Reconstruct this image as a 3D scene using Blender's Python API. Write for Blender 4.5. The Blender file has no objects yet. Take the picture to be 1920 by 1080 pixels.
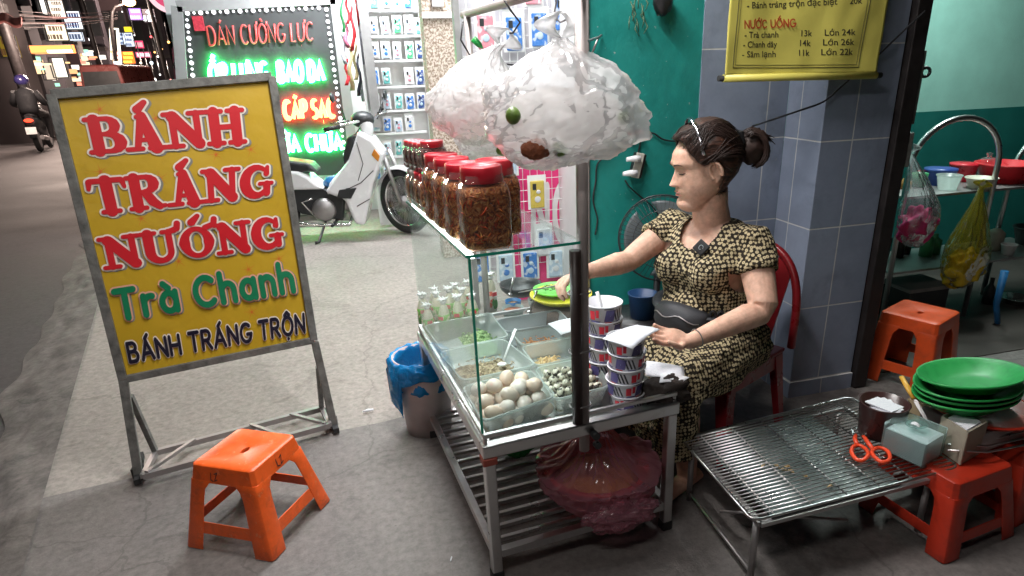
import bpy, bmesh, math, random
from mathutils import Vector, Matrix, noise
C = bpy.context.scene
COL = C.collection
PI = math.pi
rad = math.radians
RND = random.Random(11)
V = Vector

# ------------------------------------------------------------------ camera
CAM = V((0, 0, 1.35))
CR, CU, CF = V((.96318787, -.2672838, -.02878378)), V((.1262553, .35523166, .92621275)), V((.23733675, .89575099, -.37590082))
FPX, PX, PY = 1205.6, 1024.3, 623.0
cd = bpy.data.cameras.new('camera')
cam = bpy.data.objects.new('camera', cd)
COL.objects.link(cam)
cd.sensor_width = 36
cd.lens = FPX / 1920 * 36
cd.shift_x = -(PX - 960) / 1920
cd.shift_y = (PY - 540) / 1920
cd.clip_start, cd.clip_end = .05, 400
cam.matrix_world = Matrix(((CR.x, CU.x, -CF.x, CAM.x), (CR.y, CU.y, -CF.y, CAM.y), (CR.z, CU.z, -CF.z, CAM.z), (0, 0, 0, 1)))
C.camera = cam

# ------------------------------------------------------------------ world (night sky), exposure
wd = bpy.data.worlds.new('World')
C.world = wd
wd.use_nodes = True
nt = wd.node_tree
sky = nt.nodes.new('ShaderNodeTexSky')
sky.sky_type = 'NISHITA'
sky.sun_disc = False
sky.sun_elevation = rad(-4)
sky.sun_rotation = rad(200)
nt.links.new(sky.outputs[0], nt.nodes['Background'].inputs[0])
nt.nodes['Background'].inputs[1].default_value = .15
C.view_settings.view_transform = 'Standard'
C.view_settings.look = 'None'
C.view_settings.exposure = .25
C.view_settings.gamma = 1
C.cycles.use_denoising = True
C.cycles.max_bounces = 10
C.cycles.transparent_max_bounces = 24
C.cycles.sample_clamp_indirect = 4

# ------------------------------------------------------------------ lamps: (kind, place, size, watts, colour, aim)
def area(name, loc, aim, sx, sy, watts, colr):
    d = bpy.data.lights.new(name, 'AREA')
    d.shape = 'RECTANGLE'; d.size, d.size_y = sx, sy
    d.energy = watts; d.color = colr
    o = bpy.data.objects.new(name, d); COL.objects.link(o)
    o.location = loc
    o.rotation_euler = (V(aim) - V(loc)).to_track_quat('-Z', 'Y').to_euler()
    return o
# tube fittings under the awnings and an added fill lamp (their housings are built with the shops further down)
area('shop_tube_light', (.75, 4.45, 2.66), (.55, 4.4, 0), 1.2, .12, 40, (.97, .97, .98))
area('shop_tube_light', (2.0, 4.2, 2.66), (1.7, 4.1, 0), 1.2, .12, 45, (.93, .97, 1))
area('shop_tube_light', (.2, 6.0, 2.66), (.3, 6.7, .9), 1.2, .12, 98, (.93, .97, 1))
area('stall_tube_light', (.25, 1.75, 2.56), (.85, 1.95, .4), 1.0, .10, 41, (1, .96, .93))
area('stall_tube_light', (-.55, .15, 2.66), (.1, 1.9, .4), 1.0, .10, 12, (1, .95, .90))  # added unseen fill, stands in for light from across the street
area('shop_tube_light', (.25, 3.25, 2.66), (.75, 2.4, .6), 1.2, .12, 40, (.95, .98, 1))
area('kitchen_tube_light', (3.1, 2.9, 2.5), (3.0, 3.0, 0), .9, .08, 36, (.85, 1, .95))

# ------------------------------------------------------------------ image ray -> point on a real plane
def ray(x, y):
    return (x - PX) * CR + (PY - y) * CU + FPX * CF
def bp(x, y, z=0.):
    r = ray(x, y); return CAM + r * ((z - CAM.z) / r.z)
def by(x, y, Y):
    r = ray(x, y); return CAM + r * (Y / r.y)
def bx(x, y, X):
    r = ray(x, y); return CAM + r * (X / r.x)
def bpl(x, y, p, n):
    r = ray(x, y); return CAM + r * ((V(p) - CAM).dot(n) / r.dot(n))

# ------------------------------------------------------------------ mesh builder
PM = {}
class MB:
    def __init__(s): s.v, s.f, s.m, s.s, s.cur = [], [], [], [], 0
    def add(s, vs, fs, smooth=False):
        b = len(s.v); s.v += [V(p) for p in vs]
        for f in fs: s.f.append([b + i for i in f]); s.m.append(s.cur); s.s.append(smooth)
        return s
    def box(s, a, b, T=None):
        x0, y0, z0 = a; x1, y1, z1 = b
        p = [V(q) for q in ((x0,y0,z0),(x1,y0,z0),(x1,y1,z0),(x0,y1,z0),(x0,y0,z1),(x1,y0,z1),(x1,y1,z1),(x0,y1,z1))]
        if T: p = [T @ q for q in p]
        return s.add(p, [(0,3,2,1),(4,5,6,7),(0,1,5,4),(1,2,6,5),(2,3,7,6),(3,0,4,7)])
    def bar(s, a, b, w, h=None, up=(0, 0, 1)):
        a, b = V(a), V(b); h = h or w; d = (b - a).normalized(); u = V(up)
        if abs(d.dot(u)) > .98: u = V((1, 0, 0))
        x = d.cross(u).normalized() * w / 2; y = x.cross(d).normalized() * h / 2
        return s.add([a-x-y, a+x-y, a+x+y, a-x+y, b-x-y, b+x-y, b+x+y, b-x+y], [(0,3,2,1),(4,5,6,7),(0,1,5,4),(1,2,6,5),(2,3,7,6),(3,0,4,7)])
    def hexa(s, p):   # 8 corners, bottom ring then top ring
        return s.add(p, [(0,3,2,1),(4,5,6,7),(0,1,5,4),(1,2,6,5),(2,3,7,6),(3,0,4,7)])
    def slab(s, q, t):  # quad with thickness along its normal (backwards)
        q = [V(p) for p in q]; n = (q[1]-q[0]).cross(q[3]-q[0]).normalized() * t
        return s.hexa([p - n for p in q] + q)
    def tube(s, pts, r, n=8, closed=False, caps=True, flat=1.):
        pts = [V(p) for p in pts]; N = len(pts)
        rr = r if isinstance(r, (list, tuple)) else [r] * N
        b = len(s.v); prev = None
        for i, p in enumerate(pts):
            if closed: d = pts[(i+1) % N] - pts[i-1]
            else: d = pts[min(i+1, N-1)] - pts[max(i-1, 0)]
            d = d.normalized() if d.length > 1e-9 else V((0, 0, 1))
            if prev is None:
                u = V((0, 0, 1)) if abs(d.z) < .9 else V((0, 1, 0))
                x = d.cross(u).normalized()
            else:
                x = (prev - d * prev.dot(d)).normalized()
            prev = x; y = d.cross(x)
            for k in range(n):
                a = 2 * PI * k / n
                s.v.append(p + (x * math.cos(a) + y * math.sin(a) * flat) * rr[i])
        M = N if closed else N - 1
        for i in range(M):
            j = (i + 1) % N
            for k in range(n):
                l = (k + 1) % n
                s.f.append([b+i*n+k, b+i*n+l, b+j*n+l, b+j*n+k]); s.m.append(s.cur); s.s.append(True)
        if caps and not closed:
            s.f.append([b + k for k in range(n)][::-1]); s.f.append([b + (N-1)*n + k for k in range(n)])
            s.m += [s.cur] * 2; s.s += [False] * 2
        return s
    def lathe(s, prof, c=(0, 0, 0), n=24, T=None, sx=1., sy=1., smooth=True, pw=2.):
        b = len(s.v); c = V(c)
        for r, z in prof:
            for k in range(n):
                a = 2 * PI * k / n; ca, sa = math.cos(a), math.sin(a)
                if pw != 2.: q = (abs(ca)**pw + abs(sa)**pw) ** (-1/pw); ca *= q; sa *= q
                p = V((r*ca*sx, r*sa*sy, z)) + c
                s.v.append(T @ p if T else p)
        for i in range(len(prof) - 1):
            for k in range(n):
                l = (k + 1) % n
                s.f.append([b+i*n+k, b+i*n+l, b+(i+1)*n+l, b+(i+1)*n+k]); s.m.append(s.cur); s.s.append(smooth)
        for i, rev in ((0, True), (len(prof)-1, False)):
            if prof[i][0] > 1e-6:
                ring = [b+i*n+k for k in range(n)]
                s.f.append(ring[::-1] if rev else ring); s.m.append(s.cur); s.s.append(False)
        return s
    def sph(s, c, r, nu=20, nv=12, fn=None, T=None):
        if not isinstance(r, (list, tuple)): r = (r, r, r)
        b = len(s.v); c = V(c)
        for j in range(nv + 1):
            t = PI * j / nv
            for i in range(nu):
                a = 2 * PI * i / nu
                d = V((math.sin(t)*math.cos(a), math.sin(t)*math.sin(a), math.cos(t)))
                k = fn(d) if fn else 1.
                p = V((d.x*r[0]*k, d.y*r[1]*k, d.z*r[2]*k))
                if T: p = T @ p
                s.v.append(c + p)
        for j in range(nv):
            for i in range(nu):
                l = (i + 1) % nu
                s.f.append([b+j*nu+i, b+(j+1)*nu+i, b+(j+1)*nu+l, b+j*nu+l]); s.m.append(s.cur); s.s.append(True)
        return s
    def prism(s, pts, d, smooth=False):   # polygon (3-D points) swept by vector d
        pts = [V(p) for p in pts]; n = len(pts); d = V(d)
        s.add(pts + [p + d for p in pts], [list(range(n))[::-1], list(range(n, 2*n))] + [(i, (i+1) % n, n + (i+1) % n, n + i) for i in range(n)], smooth)
        return s
    def grid(s, fn, nu, nv, smooth=True):
        vs = [V(fn(i / nu, j / nv)) for j in range(nv + 1) for i in range(nu + 1)]
        w = nu + 1
        return s.add(vs, [(j*w+i, j*w+i+1, (j+1)*w+i+1, (j+1)*w+i) for j in range(nv) for i in range(nu)], smooth)
    def build(s, name, mats, parent=None, local=False, bevel=0., solid=0., sub=0, weld=0., smooth=None, bseg=2):
        if not isinstance(mats, (list, tuple)): mats = [mats]
        me = bpy.data.meshes.new(name)
        inv = None
        if parent is not None:
            M = PM.get(parent.name, Matrix())
            if not local: inv = M.inverted()
        vs = [inv @ p for p in s.v] if inv else s.v
        me.from_pydata([tuple(p) for p in vs], [], s.f)
        for m in mats: me.materials.append(m)
        me.polygons.foreach_set('material_index', s.m)
        me.polygons.foreach_set('use_smooth', s.s if smooth is None else [smooth] * len(s.f))
        bm = bmesh.new(); bm.from_mesh(me)
        if weld: bmesh.ops.remove_doubles(bm, verts=bm.verts, dist=weld)
        dead = [f for f in bm.faces if f.calc_area() < 1e-12]
        if dead: bmesh.ops.delete(bm, geom=dead, context='FACES_ONLY')
        bmesh.ops.recalc_face_normals(bm, faces=bm.faces)
        bm.to_mesh(me); bm.free(); me.update()
        o = bpy.data.objects.new(name, me)
        COL.objects.link(o)
        if parent is not None:
            o.parent = parent; PM[o.name] = PM.get(parent.name, Matrix())
        if solid:
            k = o.modifiers.new('solid', 'SOLIDIFY'); k.thickness = solid; k.offset = 0
        if bevel:
            k = o.modifiers.new('bevel', 'BEVEL'); k.width = bevel; k.segments = bseg; k.limit_method = 'ANGLE'; k.angle_limit = rad(35)
            k.harden_normals = False
        if sub:
            k = o.modifiers.new('sub', 'SUBSURF'); k.levels = sub; k.render_levels = sub
        return o

def tag(o, label=None, cat=None, group=None, kind=None):
    if label: o['label'] = label
    if cat: o['category'] = cat
    if group: o['group'] = group
    if kind: o['kind'] = kind
    return o
def thing(name, label, cat, loc=(0, 0, 0), rz=0., group=None):
    o = bpy.data.objects.new(name, None); COL.objects.link(o)
    o.empty_display_size = .05
    o.location = loc; o.rotation_euler = (0, 0, rz)
    PM[o.name] = Matrix.Translation(V(loc)) @ Matrix.Rotation(rz, 4, 'Z')
    return tag(o, label, cat, group)
KIDS = {}
def copy_tree(o, parent=None):
    c = o.copy(); COL.objects.link(c)
    if parent is not None: c.parent = parent
    for ch in list(o.children): copy_tree(ch, c)
    return c
def copy_at(o, loc, rz, label, group=None, rot=None, scale=None):
    c = copy_tree(o); c.location = loc
    c.rotation_euler = rot if rot else (0, 0, rz)
    if scale: c.scale = scale if isinstance(scale, (tuple, list)) else (scale,) * 3
    c['label'] = label
    if group: c['group'] = group
    return c

# ------------------------------------------------------------------ materials
def mat(name, c, rough=.5, metal=0., var=.12, scale=14., bump=0., bscale=None, spec=.5, detail=5., rvar=.12, coat=0., emit=None, es=0., sub=0., trans=0., c2=None, mixlo=.4, mixhi=.65, dist=.01):
    m = bpy.data.materials.new(name); m.use_nodes = True
    t = m.node_tree; N = t.nodes; L = t.links; b = N['Principled BSDF']
    b.inputs['Roughness'].default_value = rough; b.inputs['Metallic'].default_value = metal
    b.inputs['Specular IOR Level'].default_value = spec
    b.inputs['Coat Weight'].default_value = coat
    b.inputs['Transmission Weight'].default_value = trans
    if sub:
        b.inputs['Subsurface Weight'].default_value = sub; b.inputs['Subsurface Scale'].default_value = .01
        b.inputs['Subsurface Radius'].default_value = (1, .4, .25)
    tc = N.new('ShaderNodeTexCoord')
    no = N.new('ShaderNodeTexNoise'); no.inputs['Scale'].default_value = scale; no.inputs['Detail'].default_value = detail
    no.inputs['Roughness'].default_value = .62
    L.new(tc.outputs['Object'], no.inputs['Vector'])
    rp = N.new('ShaderNodeValToRGB')
    lo = tuple(x * (1 - var) for x in c) + (1,); hi = tuple(min(1, x * (1 + var)) for x in c) + (1,)
    rp.color_ramp.elements[0].position = .3; rp.color_ramp.elements[0].color = lo
    rp.color_ramp.elements[1].position = .7; rp.color_ramp.elements[1].color = hi
    if c2:
        rp.color_ramp.elements[0].position = mixlo; rp.color_ramp.elements[1].position = mixhi
        rp.color_ramp.elements[1].color = tuple(c2) + (1,)
    L.new(no.outputs['Fac'], rp.inputs['Fac']); L.new(rp.outputs['Color'], b.inputs['Base Color'])
    mr = N.new('ShaderNodeMapRange'); mr.inputs['To Min'].default_value = max(0, rough - rvar); mr.inputs['To Max'].default_value = min(1, rough + rvar)
    mr.inputs['From Min'].default_value = .3; mr.inputs['From Max'].default_value = .7
    L.new(no.outputs['Fac'], mr.inputs['Value']); L.new(mr.outputs['Result'], b.inputs['Roughness'])
    if bump:
        n2 = N.new('ShaderNodeTexNoise'); n2.inputs['Scale'].default_value = bscale or scale * 4; n2.inputs['Detail'].default_value = 4
        L.new(tc.outputs['Object'], n2.inputs['Vector'])
        bu = N.new('ShaderNodeBump'); bu.inputs['Strength'].default_value = bump; bu.inputs['Distance'].default_value = dist
        L.new(n2.outputs['Fac'], bu.inputs['Height']); L.new(bu.outputs['Normal'], b.inputs['Normal'])
    if emit:
        b.inputs['Emission Color'].default_value = tuple(emit) + (1,); b.inputs['Emission Strength'].default_value = es
    return m
def glow(name, c, s):
    m = bpy.data.materials.new(name); m.use_nodes = True
    t = m.node_tree; t.nodes.clear()
    e = t.nodes.new('ShaderNodeEmission'); e.inputs[0].default_value = tuple(c) + (1,); e.inputs[1].default_value = s
    o = t.nodes.new('ShaderNodeOutputMaterial'); t.links.new(e.outputs[0], o.inputs[0])
    return m
def film(name, c, opac=.3, rough=.15, gloss=.25, bump=0., bscale=40., transl=.5, edge=.5, dist=.01, ridge=False):
    """thin clear sheet: see-through + surface sheen + some tinted plastic (diffuse/translucent)"""
    m = bpy.data.materials.new(name); m.use_nodes = True
    t = m.node_tree; N = t.nodes; L = t.links; N.clear()
    out = N.new('ShaderNodeOutputMaterial')
    tr = N.new('ShaderNodeBsdfTransparent'); tr.inputs[0].default_value = tuple(1 - (1 - x) * .5 for x in c) + (1,)
    df = N.new('ShaderNodeBsdfDiffuse'); df.inputs[0].default_value = tuple(c) + (1,)
    tl = N.new('ShaderNodeBsdfTranslucent'); tl.inputs[0].default_value = tuple(c) + (1,)
    gl = N.new('ShaderNodeBsdfGlossy'); gl.inputs['Roughness'].default_value = rough
    m1 = N.new('ShaderNodeMixShader'); m1.inputs[0].default_value = transl; L.new(df.outputs[0], m1.inputs[1]); L.new(tl.outputs[0], m1.inputs[2])
    lw = N.new('ShaderNodeLayerWeight'); lw.inputs['Blend'].default_value = .35
    ma = N.new('ShaderNodeMath'); ma.operation = 'MULTIPLY_ADD'; ma.inputs[1].default_value = edge; ma.inputs[2].default_value = opac; ma.use_clamp = True
    L.new(lw.outputs['Facing'], ma.inputs[0])
    m2 = N.new('ShaderNodeMixShader'); L.new(ma.outputs[0], m2.inputs[0]); L.new(tr.outputs[0], m2.inputs[1]); L.new(m1.outputs[0], m2.inputs[2])
    fr = N.new('ShaderNodeFresnel'); fr.inputs[0].default_value = 1.45
    mg = N.new('ShaderNodeMath'); mg.operation = 'MULTIPLY'; mg.inputs[1].default_value = gloss * 4; mg.use_clamp = True; L.new(fr.outputs[0], mg.inputs[0])
    m3 = N.new('ShaderNodeMixShader'); L.new(mg.outputs[0], m3.inputs[0]); L.new(m2.outputs[0], m3.inputs[1]); L.new(gl.outputs[0], m3.inputs[2])
    L.new(m3.outputs[0], out.inputs[0])
    if bump:
        tc = N.new('ShaderNodeTexCoord'); n2 = N.new('ShaderNodeTexNoise'); n2.inputs['Scale'].default_value = bscale; n2.inputs['Detail'].default_value = 5
        n2.inputs['Distortion'].default_value = .8
        L.new(tc.outputs['Object'], n2.inputs['Vector'])
        bu = N.new('ShaderNodeBump'); bu.inputs['Strength'].default_value = bump; bu.inputs['Distance'].default_value = dist
        if ridge:
            n2.inputs['Detail'].default_value = 3; n2.inputs['Distortion'].default_value = .5
            sb_ = N.new('ShaderNodeMath'); sb_.operation = 'SUBTRACT'; sb_.inputs[1].default_value = .5; L.new(n2.outputs['Fac'], sb_.inputs[0])
            ab_ = N.new('ShaderNodeMath'); ab_.operation = 'ABSOLUTE'; L.new(sb_.outputs[0], ab_.inputs[0])
            pw_ = N.new('ShaderNodeMath'); pw_.operation = 'POWER'; pw_.inputs[1].default_value = .7; ad_ = N.new('ShaderNodeMath'); ad_.operation = 'ADD'; ad_.inputs[1].default_value = .025; L.new(ab_.outputs[0], ad_.inputs[0]); L.new(ad_.outputs[0], pw_.inputs[0]); L.new(pw_.outputs[0], bu.inputs['Height'])
        else: L.new(n2.outputs['Fac'], bu.inputs['Height'])
        for q in (df, gl, tl): L.new(bu.outputs['Normal'], q.inputs['Normal'])
    return m
def grime(m, col, scale, lo, hi, amt, detail=8., dist=.6):
    """stains or wear of their own shape, mixed over the base colour"""
    t = m.node_tree; N = t.nodes; L = t.links; b = N['Principled BSDF']; src = b.inputs['Base Color'].links[0].from_socket
    tc = N.new('ShaderNodeTexCoord'); n = N.new('ShaderNodeTexNoise'); n.inputs['Scale'].default_value = scale; n.inputs['Detail'].default_value = detail; n.inputs['Roughness'].default_value = .68; n.inputs['Distortion'].default_value = dist
    L.new(tc.outputs['Object'], n.inputs['Vector'])
    r = N.new('ShaderNodeMapRange'); r.inputs['From Min'].default_value = lo; r.inputs['From Max'].default_value = hi; r.inputs['To Max'].default_value = amt; L.new(n.outputs['Fac'], r.inputs['Value'])
    x = N.new('ShaderNodeMix'); x.data_type = 'RGBA'; x.inputs[7].default_value = tuple(col) + (1,); L.new(r.outputs[0], x.inputs[0]); L.new(src, x.inputs[6]); L.new(x.outputs[2], b.inputs['Base Color'])
    return m
K = {}
K['steel'] = mat('stainless_steel', (.58, .57, .57), .30, 1, .05, 8, rvar=.04)
K['dullsteel'] = mat('dull_steel', (.38, .36, .36), .45, .8, .12, 12, rvar=.06)
K['rustpaint'] = mat('worn_grey_paint', (.17, .17, .16), .55, .35, .4, 26, bump=.15)
K['chrome'] = mat('chrome', (.7, .7, .7), .12, 1, .05, 20)
K['black'] = mat('black_plastic', (.018, .018, .02), .42, 0, .3, 30)
K['rubber'] = mat('rubber', (.02, .02, .021), .75, 0, .3, 30)
K['orange'] = mat('orange_plastic', (.84, .115, .016), .38, 0, .13, 22, rvar=.08, sub=.0)
K['dorange'] = mat('old_orange_plastic', (.62, .075, .014), .42, 0, .12, 9)
K['redplastic'] = mat('red_plastic', (.44, .030, .012), .38, 0, .1, 10)
K['maroon'] = mat('dark_red_plastic', (.27, .012, .018), .33, 0, .1, 10)
K['lidred'] = mat('red_lid', (.62, .022, .04), .33, 0, .08, 20)
K['white'] = mat('white_plastic', (.8, .8, .8), .4, 0, .04, 20)
K['paper'] = mat('paper', (.78, .79, .83), .8, 0, .05, 20)
K['blue'] = mat('blue_plastic', (.015, .12, .30), .45, 0, .15, 14)
K['bluebag'] = film('blue_bag_film', (.01, .30, .72), .82, .22, .22, .9, 30, .4, .3)
K['green'] = mat('green_plastic', (.025, .38, .075), .33, 0, .1, 12)
K['glassedge'] = mat('glass_edge', (.02, .30, .20), .2, 0, .1, 30, spec=.8, emit=(.05, .5, .35), es=.03)
K['glass'] = film('clear_glass', (.86, .96, .93), .012, .03, .09, 0, 1, .5, .012)
K['clearbox'] = film('frosted_container', (.80, .88, .85), .30, .25, .16, .2, 60, .6, .35)
K['bag'] = film('white_bag_film', (.95, .95, .96), .52, .18, .10, .25, 45, .6, .24, .003)
K['bag2'] = film('pale_bag_film', (.95, .95, .96), .55, .25, .08, .25, 45, .6, .22, .003)
K['baghandle'] = film('white_bag_handle_film', (.95, .95, .96), .72, .2, .16, .8, 30, .5, .2, .01)
K['clearbag'] = film('clear_bag_film', (.86, .86, .88), .18, .13, .2, .25, 45, .5, .3, .003)
K['pinkbag'] = film('pink_bag_film', (.95, .42, .54), .27, .13, .26, .3, 45, .5, .30, .003)
K['yellowbag'] = film('yellow_bag_film', (.62, .50, .02), .30, .2, .16, .25, 45, .5, .35, .003)
K['jar'] = film('clear_jar_plastic', (.9, .9, .9), .04, .05, .16, 0, 1, .4, .1)
K['skin'] = mat('skin', (.62, .385, .285), .52, 0, .20, 40, bump=.12, bscale=260, sub=.12, spec=.4)
K['hair'] = mat('dark_brown_hair', (.026, .013, .010), .58, 0, .5, 20, spec=.4)

grime(K['skin'], (.50, .22, .15), 16, .50, .72, .45)
grime(K['orange'], (.34, .06, .02), 18, .52, .68, .5); grime(K['orange'], (.75, .30, .16), 60, .62, .68, .4, 3)
grime(K['redplastic'], (.16, .02, .012), 16, .50, .70, .5); grime(K['dorange'], (.25, .04, .02), 14, .48, .70, .5); grime(K['steel'], (.22, .17, .14), 9, .56, .72, .35)
pu = bpy.data.materials.new('puffed_crackers'); pu.use_nodes = True; t_ = pu.node_tree; t_.nodes.clear()
n_ = {k: t_.nodes.new('ShaderNode' + k) for k in ('BsdfDiffuse', 'BsdfTranslucent', 'MixShader', 'OutputMaterial', 'TexNoise', 'Bump', 'TexCoord')}
for k in ('BsdfDiffuse', 'BsdfTranslucent'): n_[k].inputs[0].default_value = (.95, .94, .93, 1); t_.links.new(n_['Bump'].outputs[0], n_[k].inputs['Normal'])
n_['TexNoise'].inputs['Scale'].default_value = 24; n_['TexNoise'].inputs['Detail'].default_value = 5; n_['Bump'].inputs['Strength'].default_value = .5; n_['Bump'].inputs['Distance'].default_value = .01
t_.links.new(n_['TexCoord'].outputs['Object'], n_['TexNoise'].inputs['Vector']); t_.links.new(n_['TexNoise'].outputs['Fac'], n_['Bump'].inputs['Height'])
n_['MixShader'].inputs[0].default_value = .55; t_.links.new(n_['BsdfDiffuse'].outputs[0], n_['MixShader'].inputs[1]); t_.links.new(n_['BsdfTranslucent'].outputs[0], n_['MixShader'].inputs[2]); t_.links.new(n_['MixShader'].outputs[0], n_['OutputMaterial'].inputs[0])
K['puff'] = pu
# ================================================================== SETTING
def tile_mat():
    m = bpy.data.materials.new('slate_tiles'); m.use_nodes = True
    t = m.node_tree; N = t.nodes; L = t.links; b = N['Principled BSDF']
    g = N.new('ShaderNodeNewGeometry'); sp = N.new('ShaderNodeSeparateXYZ'); L.new(g.outputs['Position'], sp.inputs[0])
    ad = N.new('ShaderNodeMath'); ad.operation = 'ADD'; L.new(sp.outputs['X'], ad.inputs[0]); L.new(sp.outputs['Y'], ad.inputs[1])
    a2 = N.new('ShaderNodeMath'); a2.operation = 'ADD'; a2.inputs[1].default_value = -(1.652 + 2.137) + .28 * 12; L.new(ad.outputs[0], a2.inputs[0])
    z2 = N.new('ShaderNodeMath'); z2.operation = 'ADD'; z2.inputs[1].default_value = -.074 + .3337; L.new(sp.outputs['Z'], z2.inputs[0])
    cb = N.new('ShaderNodeCombineXYZ'); L.new(a2.outputs[0], cb.inputs[0]); L.new(z2.outputs[0], cb.inputs[1])
    br = N.new('ShaderNodeTexBrick'); br.offset = 0; br.inputs['Scale'].default_value = 1
    br.inputs['Brick Width'].default_value = .5; br.inputs['Row Height'].default_value = .3337
    br.inputs['Mortar Size'].default_value = .0028; br.inputs['Mortar Smooth'].default_value = .3
    br.inputs['Color1'].default_value = (.245, .285, .375, 1); br.inputs['Color2'].default_value = (.205, .242, .325, 1); br.inputs['Mortar'].default_value = (.52, .52, .52, 1)
    L.new(cb.outputs[0], br.inputs['Vector'])
    no = N.new('ShaderNodeTexNoise'); no.inputs['Scale'].default_value = 9; no.inputs['Detail'].default_value = 8; no.inputs['Roughness'].default_value = .7
    L.new(g.outputs['Position'], no.inputs['Vector'])
    mr = N.new('ShaderNodeMapRange'); mr.inputs['To Min'].default_value = .72; mr.inputs['To Max'].default_value = 1.28; L.new(no.outputs['Fac'], mr.inputs['Value'])
    mx = N.new('ShaderNodeMix'); mx.data_type = 'RGBA'; mx.blend_type = 'MULTIPLY'; mx.inputs[0].default_value = 1
    L.new(br.outputs['Color'], mx.inputs[6]); L.new(mr.outputs['Result'], mx.inputs[7]); L.new(mx.outputs[2], b.inputs['Base Color'])
    b.inputs['Roughness'].default_value = .42
    bu = N.new('ShaderNodeBump'); bu.inputs['Strength'].default_value = .35; bu.inputs['Distance'].default_value = .004; bu.invert = True
    L.new(br.outputs['Fac'], bu.inputs['Height']); L.new(bu.outputs['Normal'], b.inputs['Normal'])
    return m
def concrete(name, c, stain, scale=1.4, rough=.75, crack=0.):
    m = bpy.data.materials.new(name); m.use_nodes = True
    t = m.node_tree; N = t.nodes; L = t.links; b = N['Principled BSDF']
    tc = N.new('ShaderNodeTexCoord')
    def noi(s, d, r=.6, dist=0.):
        n = N.new('ShaderNodeTexNoise'); n.inputs['Scale'].default_value = s; n.inputs['Detail'].default_value = d; n.inputs['Roughness'].default_value = r; n.inputs['Distortion'].default_value = dist
        L.new(tc.outputs['Object'], n.inputs['Vector']); return n
    n1, n2, n3 = noi(scale, 8, .65, .4), noi(38, 6, .7), noi(170, 3, .6)
    rp = N.new('ShaderNodeValToRGB'); rp.color_ramp.elements[0].position = .36; rp.color_ramp.elements[1].position = .60
    rp.color_ramp.elements[0].color = tuple(stain) + (1,); rp.color_ramp.elements[1].color = tuple(c) + (1,)
    L.new(n1.outputs['Fac'], rp.inputs[0])
    mr = N.new('ShaderNodeMapRange'); mr.inputs['From Min'].default_value = .3; mr.inputs['From Max'].default_value = .7; mr.inputs['To Min'].default_value = .68; mr.inputs['To Max'].default_value = 1.22; L.new(n2.outputs['Fac'], mr.inputs['Value'])
    mx = N.new('ShaderNodeMix'); mx.data_type = 'RGBA'; mx.blend_type = 'MULTIPLY'; mx.inputs[0].default_value = 1
    L.new(rp.outputs[0], mx.inputs[6]); L.new(mr.outputs[0], mx.inputs[7])
    vo = N.new('ShaderNodeTexVoronoi'); vo.inputs['Scale'].default_value = 16; L.new(tc.outputs['Object'], vo.inputs['Vector'])
    vs = N.new('ShaderNodeMath'); vs.operation = 'LESS_THAN'; vs.inputs[1].default_value = .06; L.new(vo.outputs['Distance'], vs.inputs[0])
    m3 = N.new('ShaderNodeMix'); m3.data_type = 'RGBA'; m3.inputs[7].default_value = tuple(x * .35 for x in c) + (1,)
    sm = N.new('ShaderNodeMath'); sm.operation = 'MULTIPLY'; sm.inputs[1].default_value = .45; L.new(vs.outputs[0], sm.inputs[0])
    L.new(sm.outputs[0], m3.inputs[0]); L.new(mx.outputs[2], m3.inputs[6])
    vc = N.new('ShaderNodeTexVoronoi'); vc.feature = 'DISTANCE_TO_EDGE'; vc.inputs['Scale'].default_value = .75
    wn = N.new('ShaderNodeTexNoise'); wn.inputs['Scale'].default_value = 5; wn.inputs['Detail'].default_value = 6; L.new(tc.outputs['Object'], wn.inputs['Vector'])
    wv = N.new('ShaderNodeVectorMath'); wv.operation = 'MULTIPLY_ADD'; wv.inputs[1].default_value = (.22, .22, .22); L.new(wn.outputs['Color'], wv.inputs[0]); L.new(tc.outputs['Object'], wv.inputs[2]); L.new(wv.outputs[0], vc.inputs['Vector'])
    cr_ = N.new('ShaderNodeMath'); cr_.operation = 'LESS_THAN'; cr_.inputs[1].default_value = .0032; L.new(vc.outputs['Distance'], cr_.inputs[0])
    cm_ = N.new('ShaderNodeMath'); cm_.operation = 'MULTIPLY'; cm_.inputs[1].default_value = .30; L.new(cr_.outputs[0], cm_.inputs[0])
    st_n = N.new('ShaderNodeTexNoise'); st_n.inputs['Scale'].default_value = 3.2; st_n.inputs['Detail'].default_value = 9; st_n.inputs['Roughness'].default_value = .72; st_n.inputs['Distortion'].default_value = 1.2; L.new(tc.outputs['Object'], st_n.inputs['Vector'])
    st_r = N.new('ShaderNodeMapRange'); st_r.inputs['From Min'].default_value = .56; st_r.inputs['From Max'].default_value = .66; st_r.inputs['To Max'].default_value = .38; L.new(st_n.outputs['Fac'], st_r.inputs['Value'])
    mxm = N.new('ShaderNodeMath'); mxm.operation = 'MAXIMUM'; L.new(cm_.outputs[0], mxm.inputs[0]); L.new(st_r.outputs[0], mxm.inputs[1])
    m4 = N.new('ShaderNodeMix'); m4.data_type = 'RGBA'; m4.inputs[7].default_value = tuple(x * .4 for x in stain) + (1,)
    L.new(mxm.outputs[0], m4.inputs[0]); L.new(m3.outputs[2], m4.inputs[6])
    L.new(m4.outputs[2], b.inputs['Base Color'])
    rr = N.new('ShaderNodeMapRange'); rr.inputs['To Min'].default_value = rough - .22; rr.inputs['To Max'].default_value = rough + .12; L.new(n1.outputs['Fac'], rr.inputs['Value']); L.new(rr.outputs[0], b.inputs['Roughness'])
    ad = N.new('ShaderNodeMath'); ad.operation = 'ADD'; L.new(n2.outputs['Fac'], ad.inputs[0]); L.new(n3.outputs['Fac'], ad.inputs[1])
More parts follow.
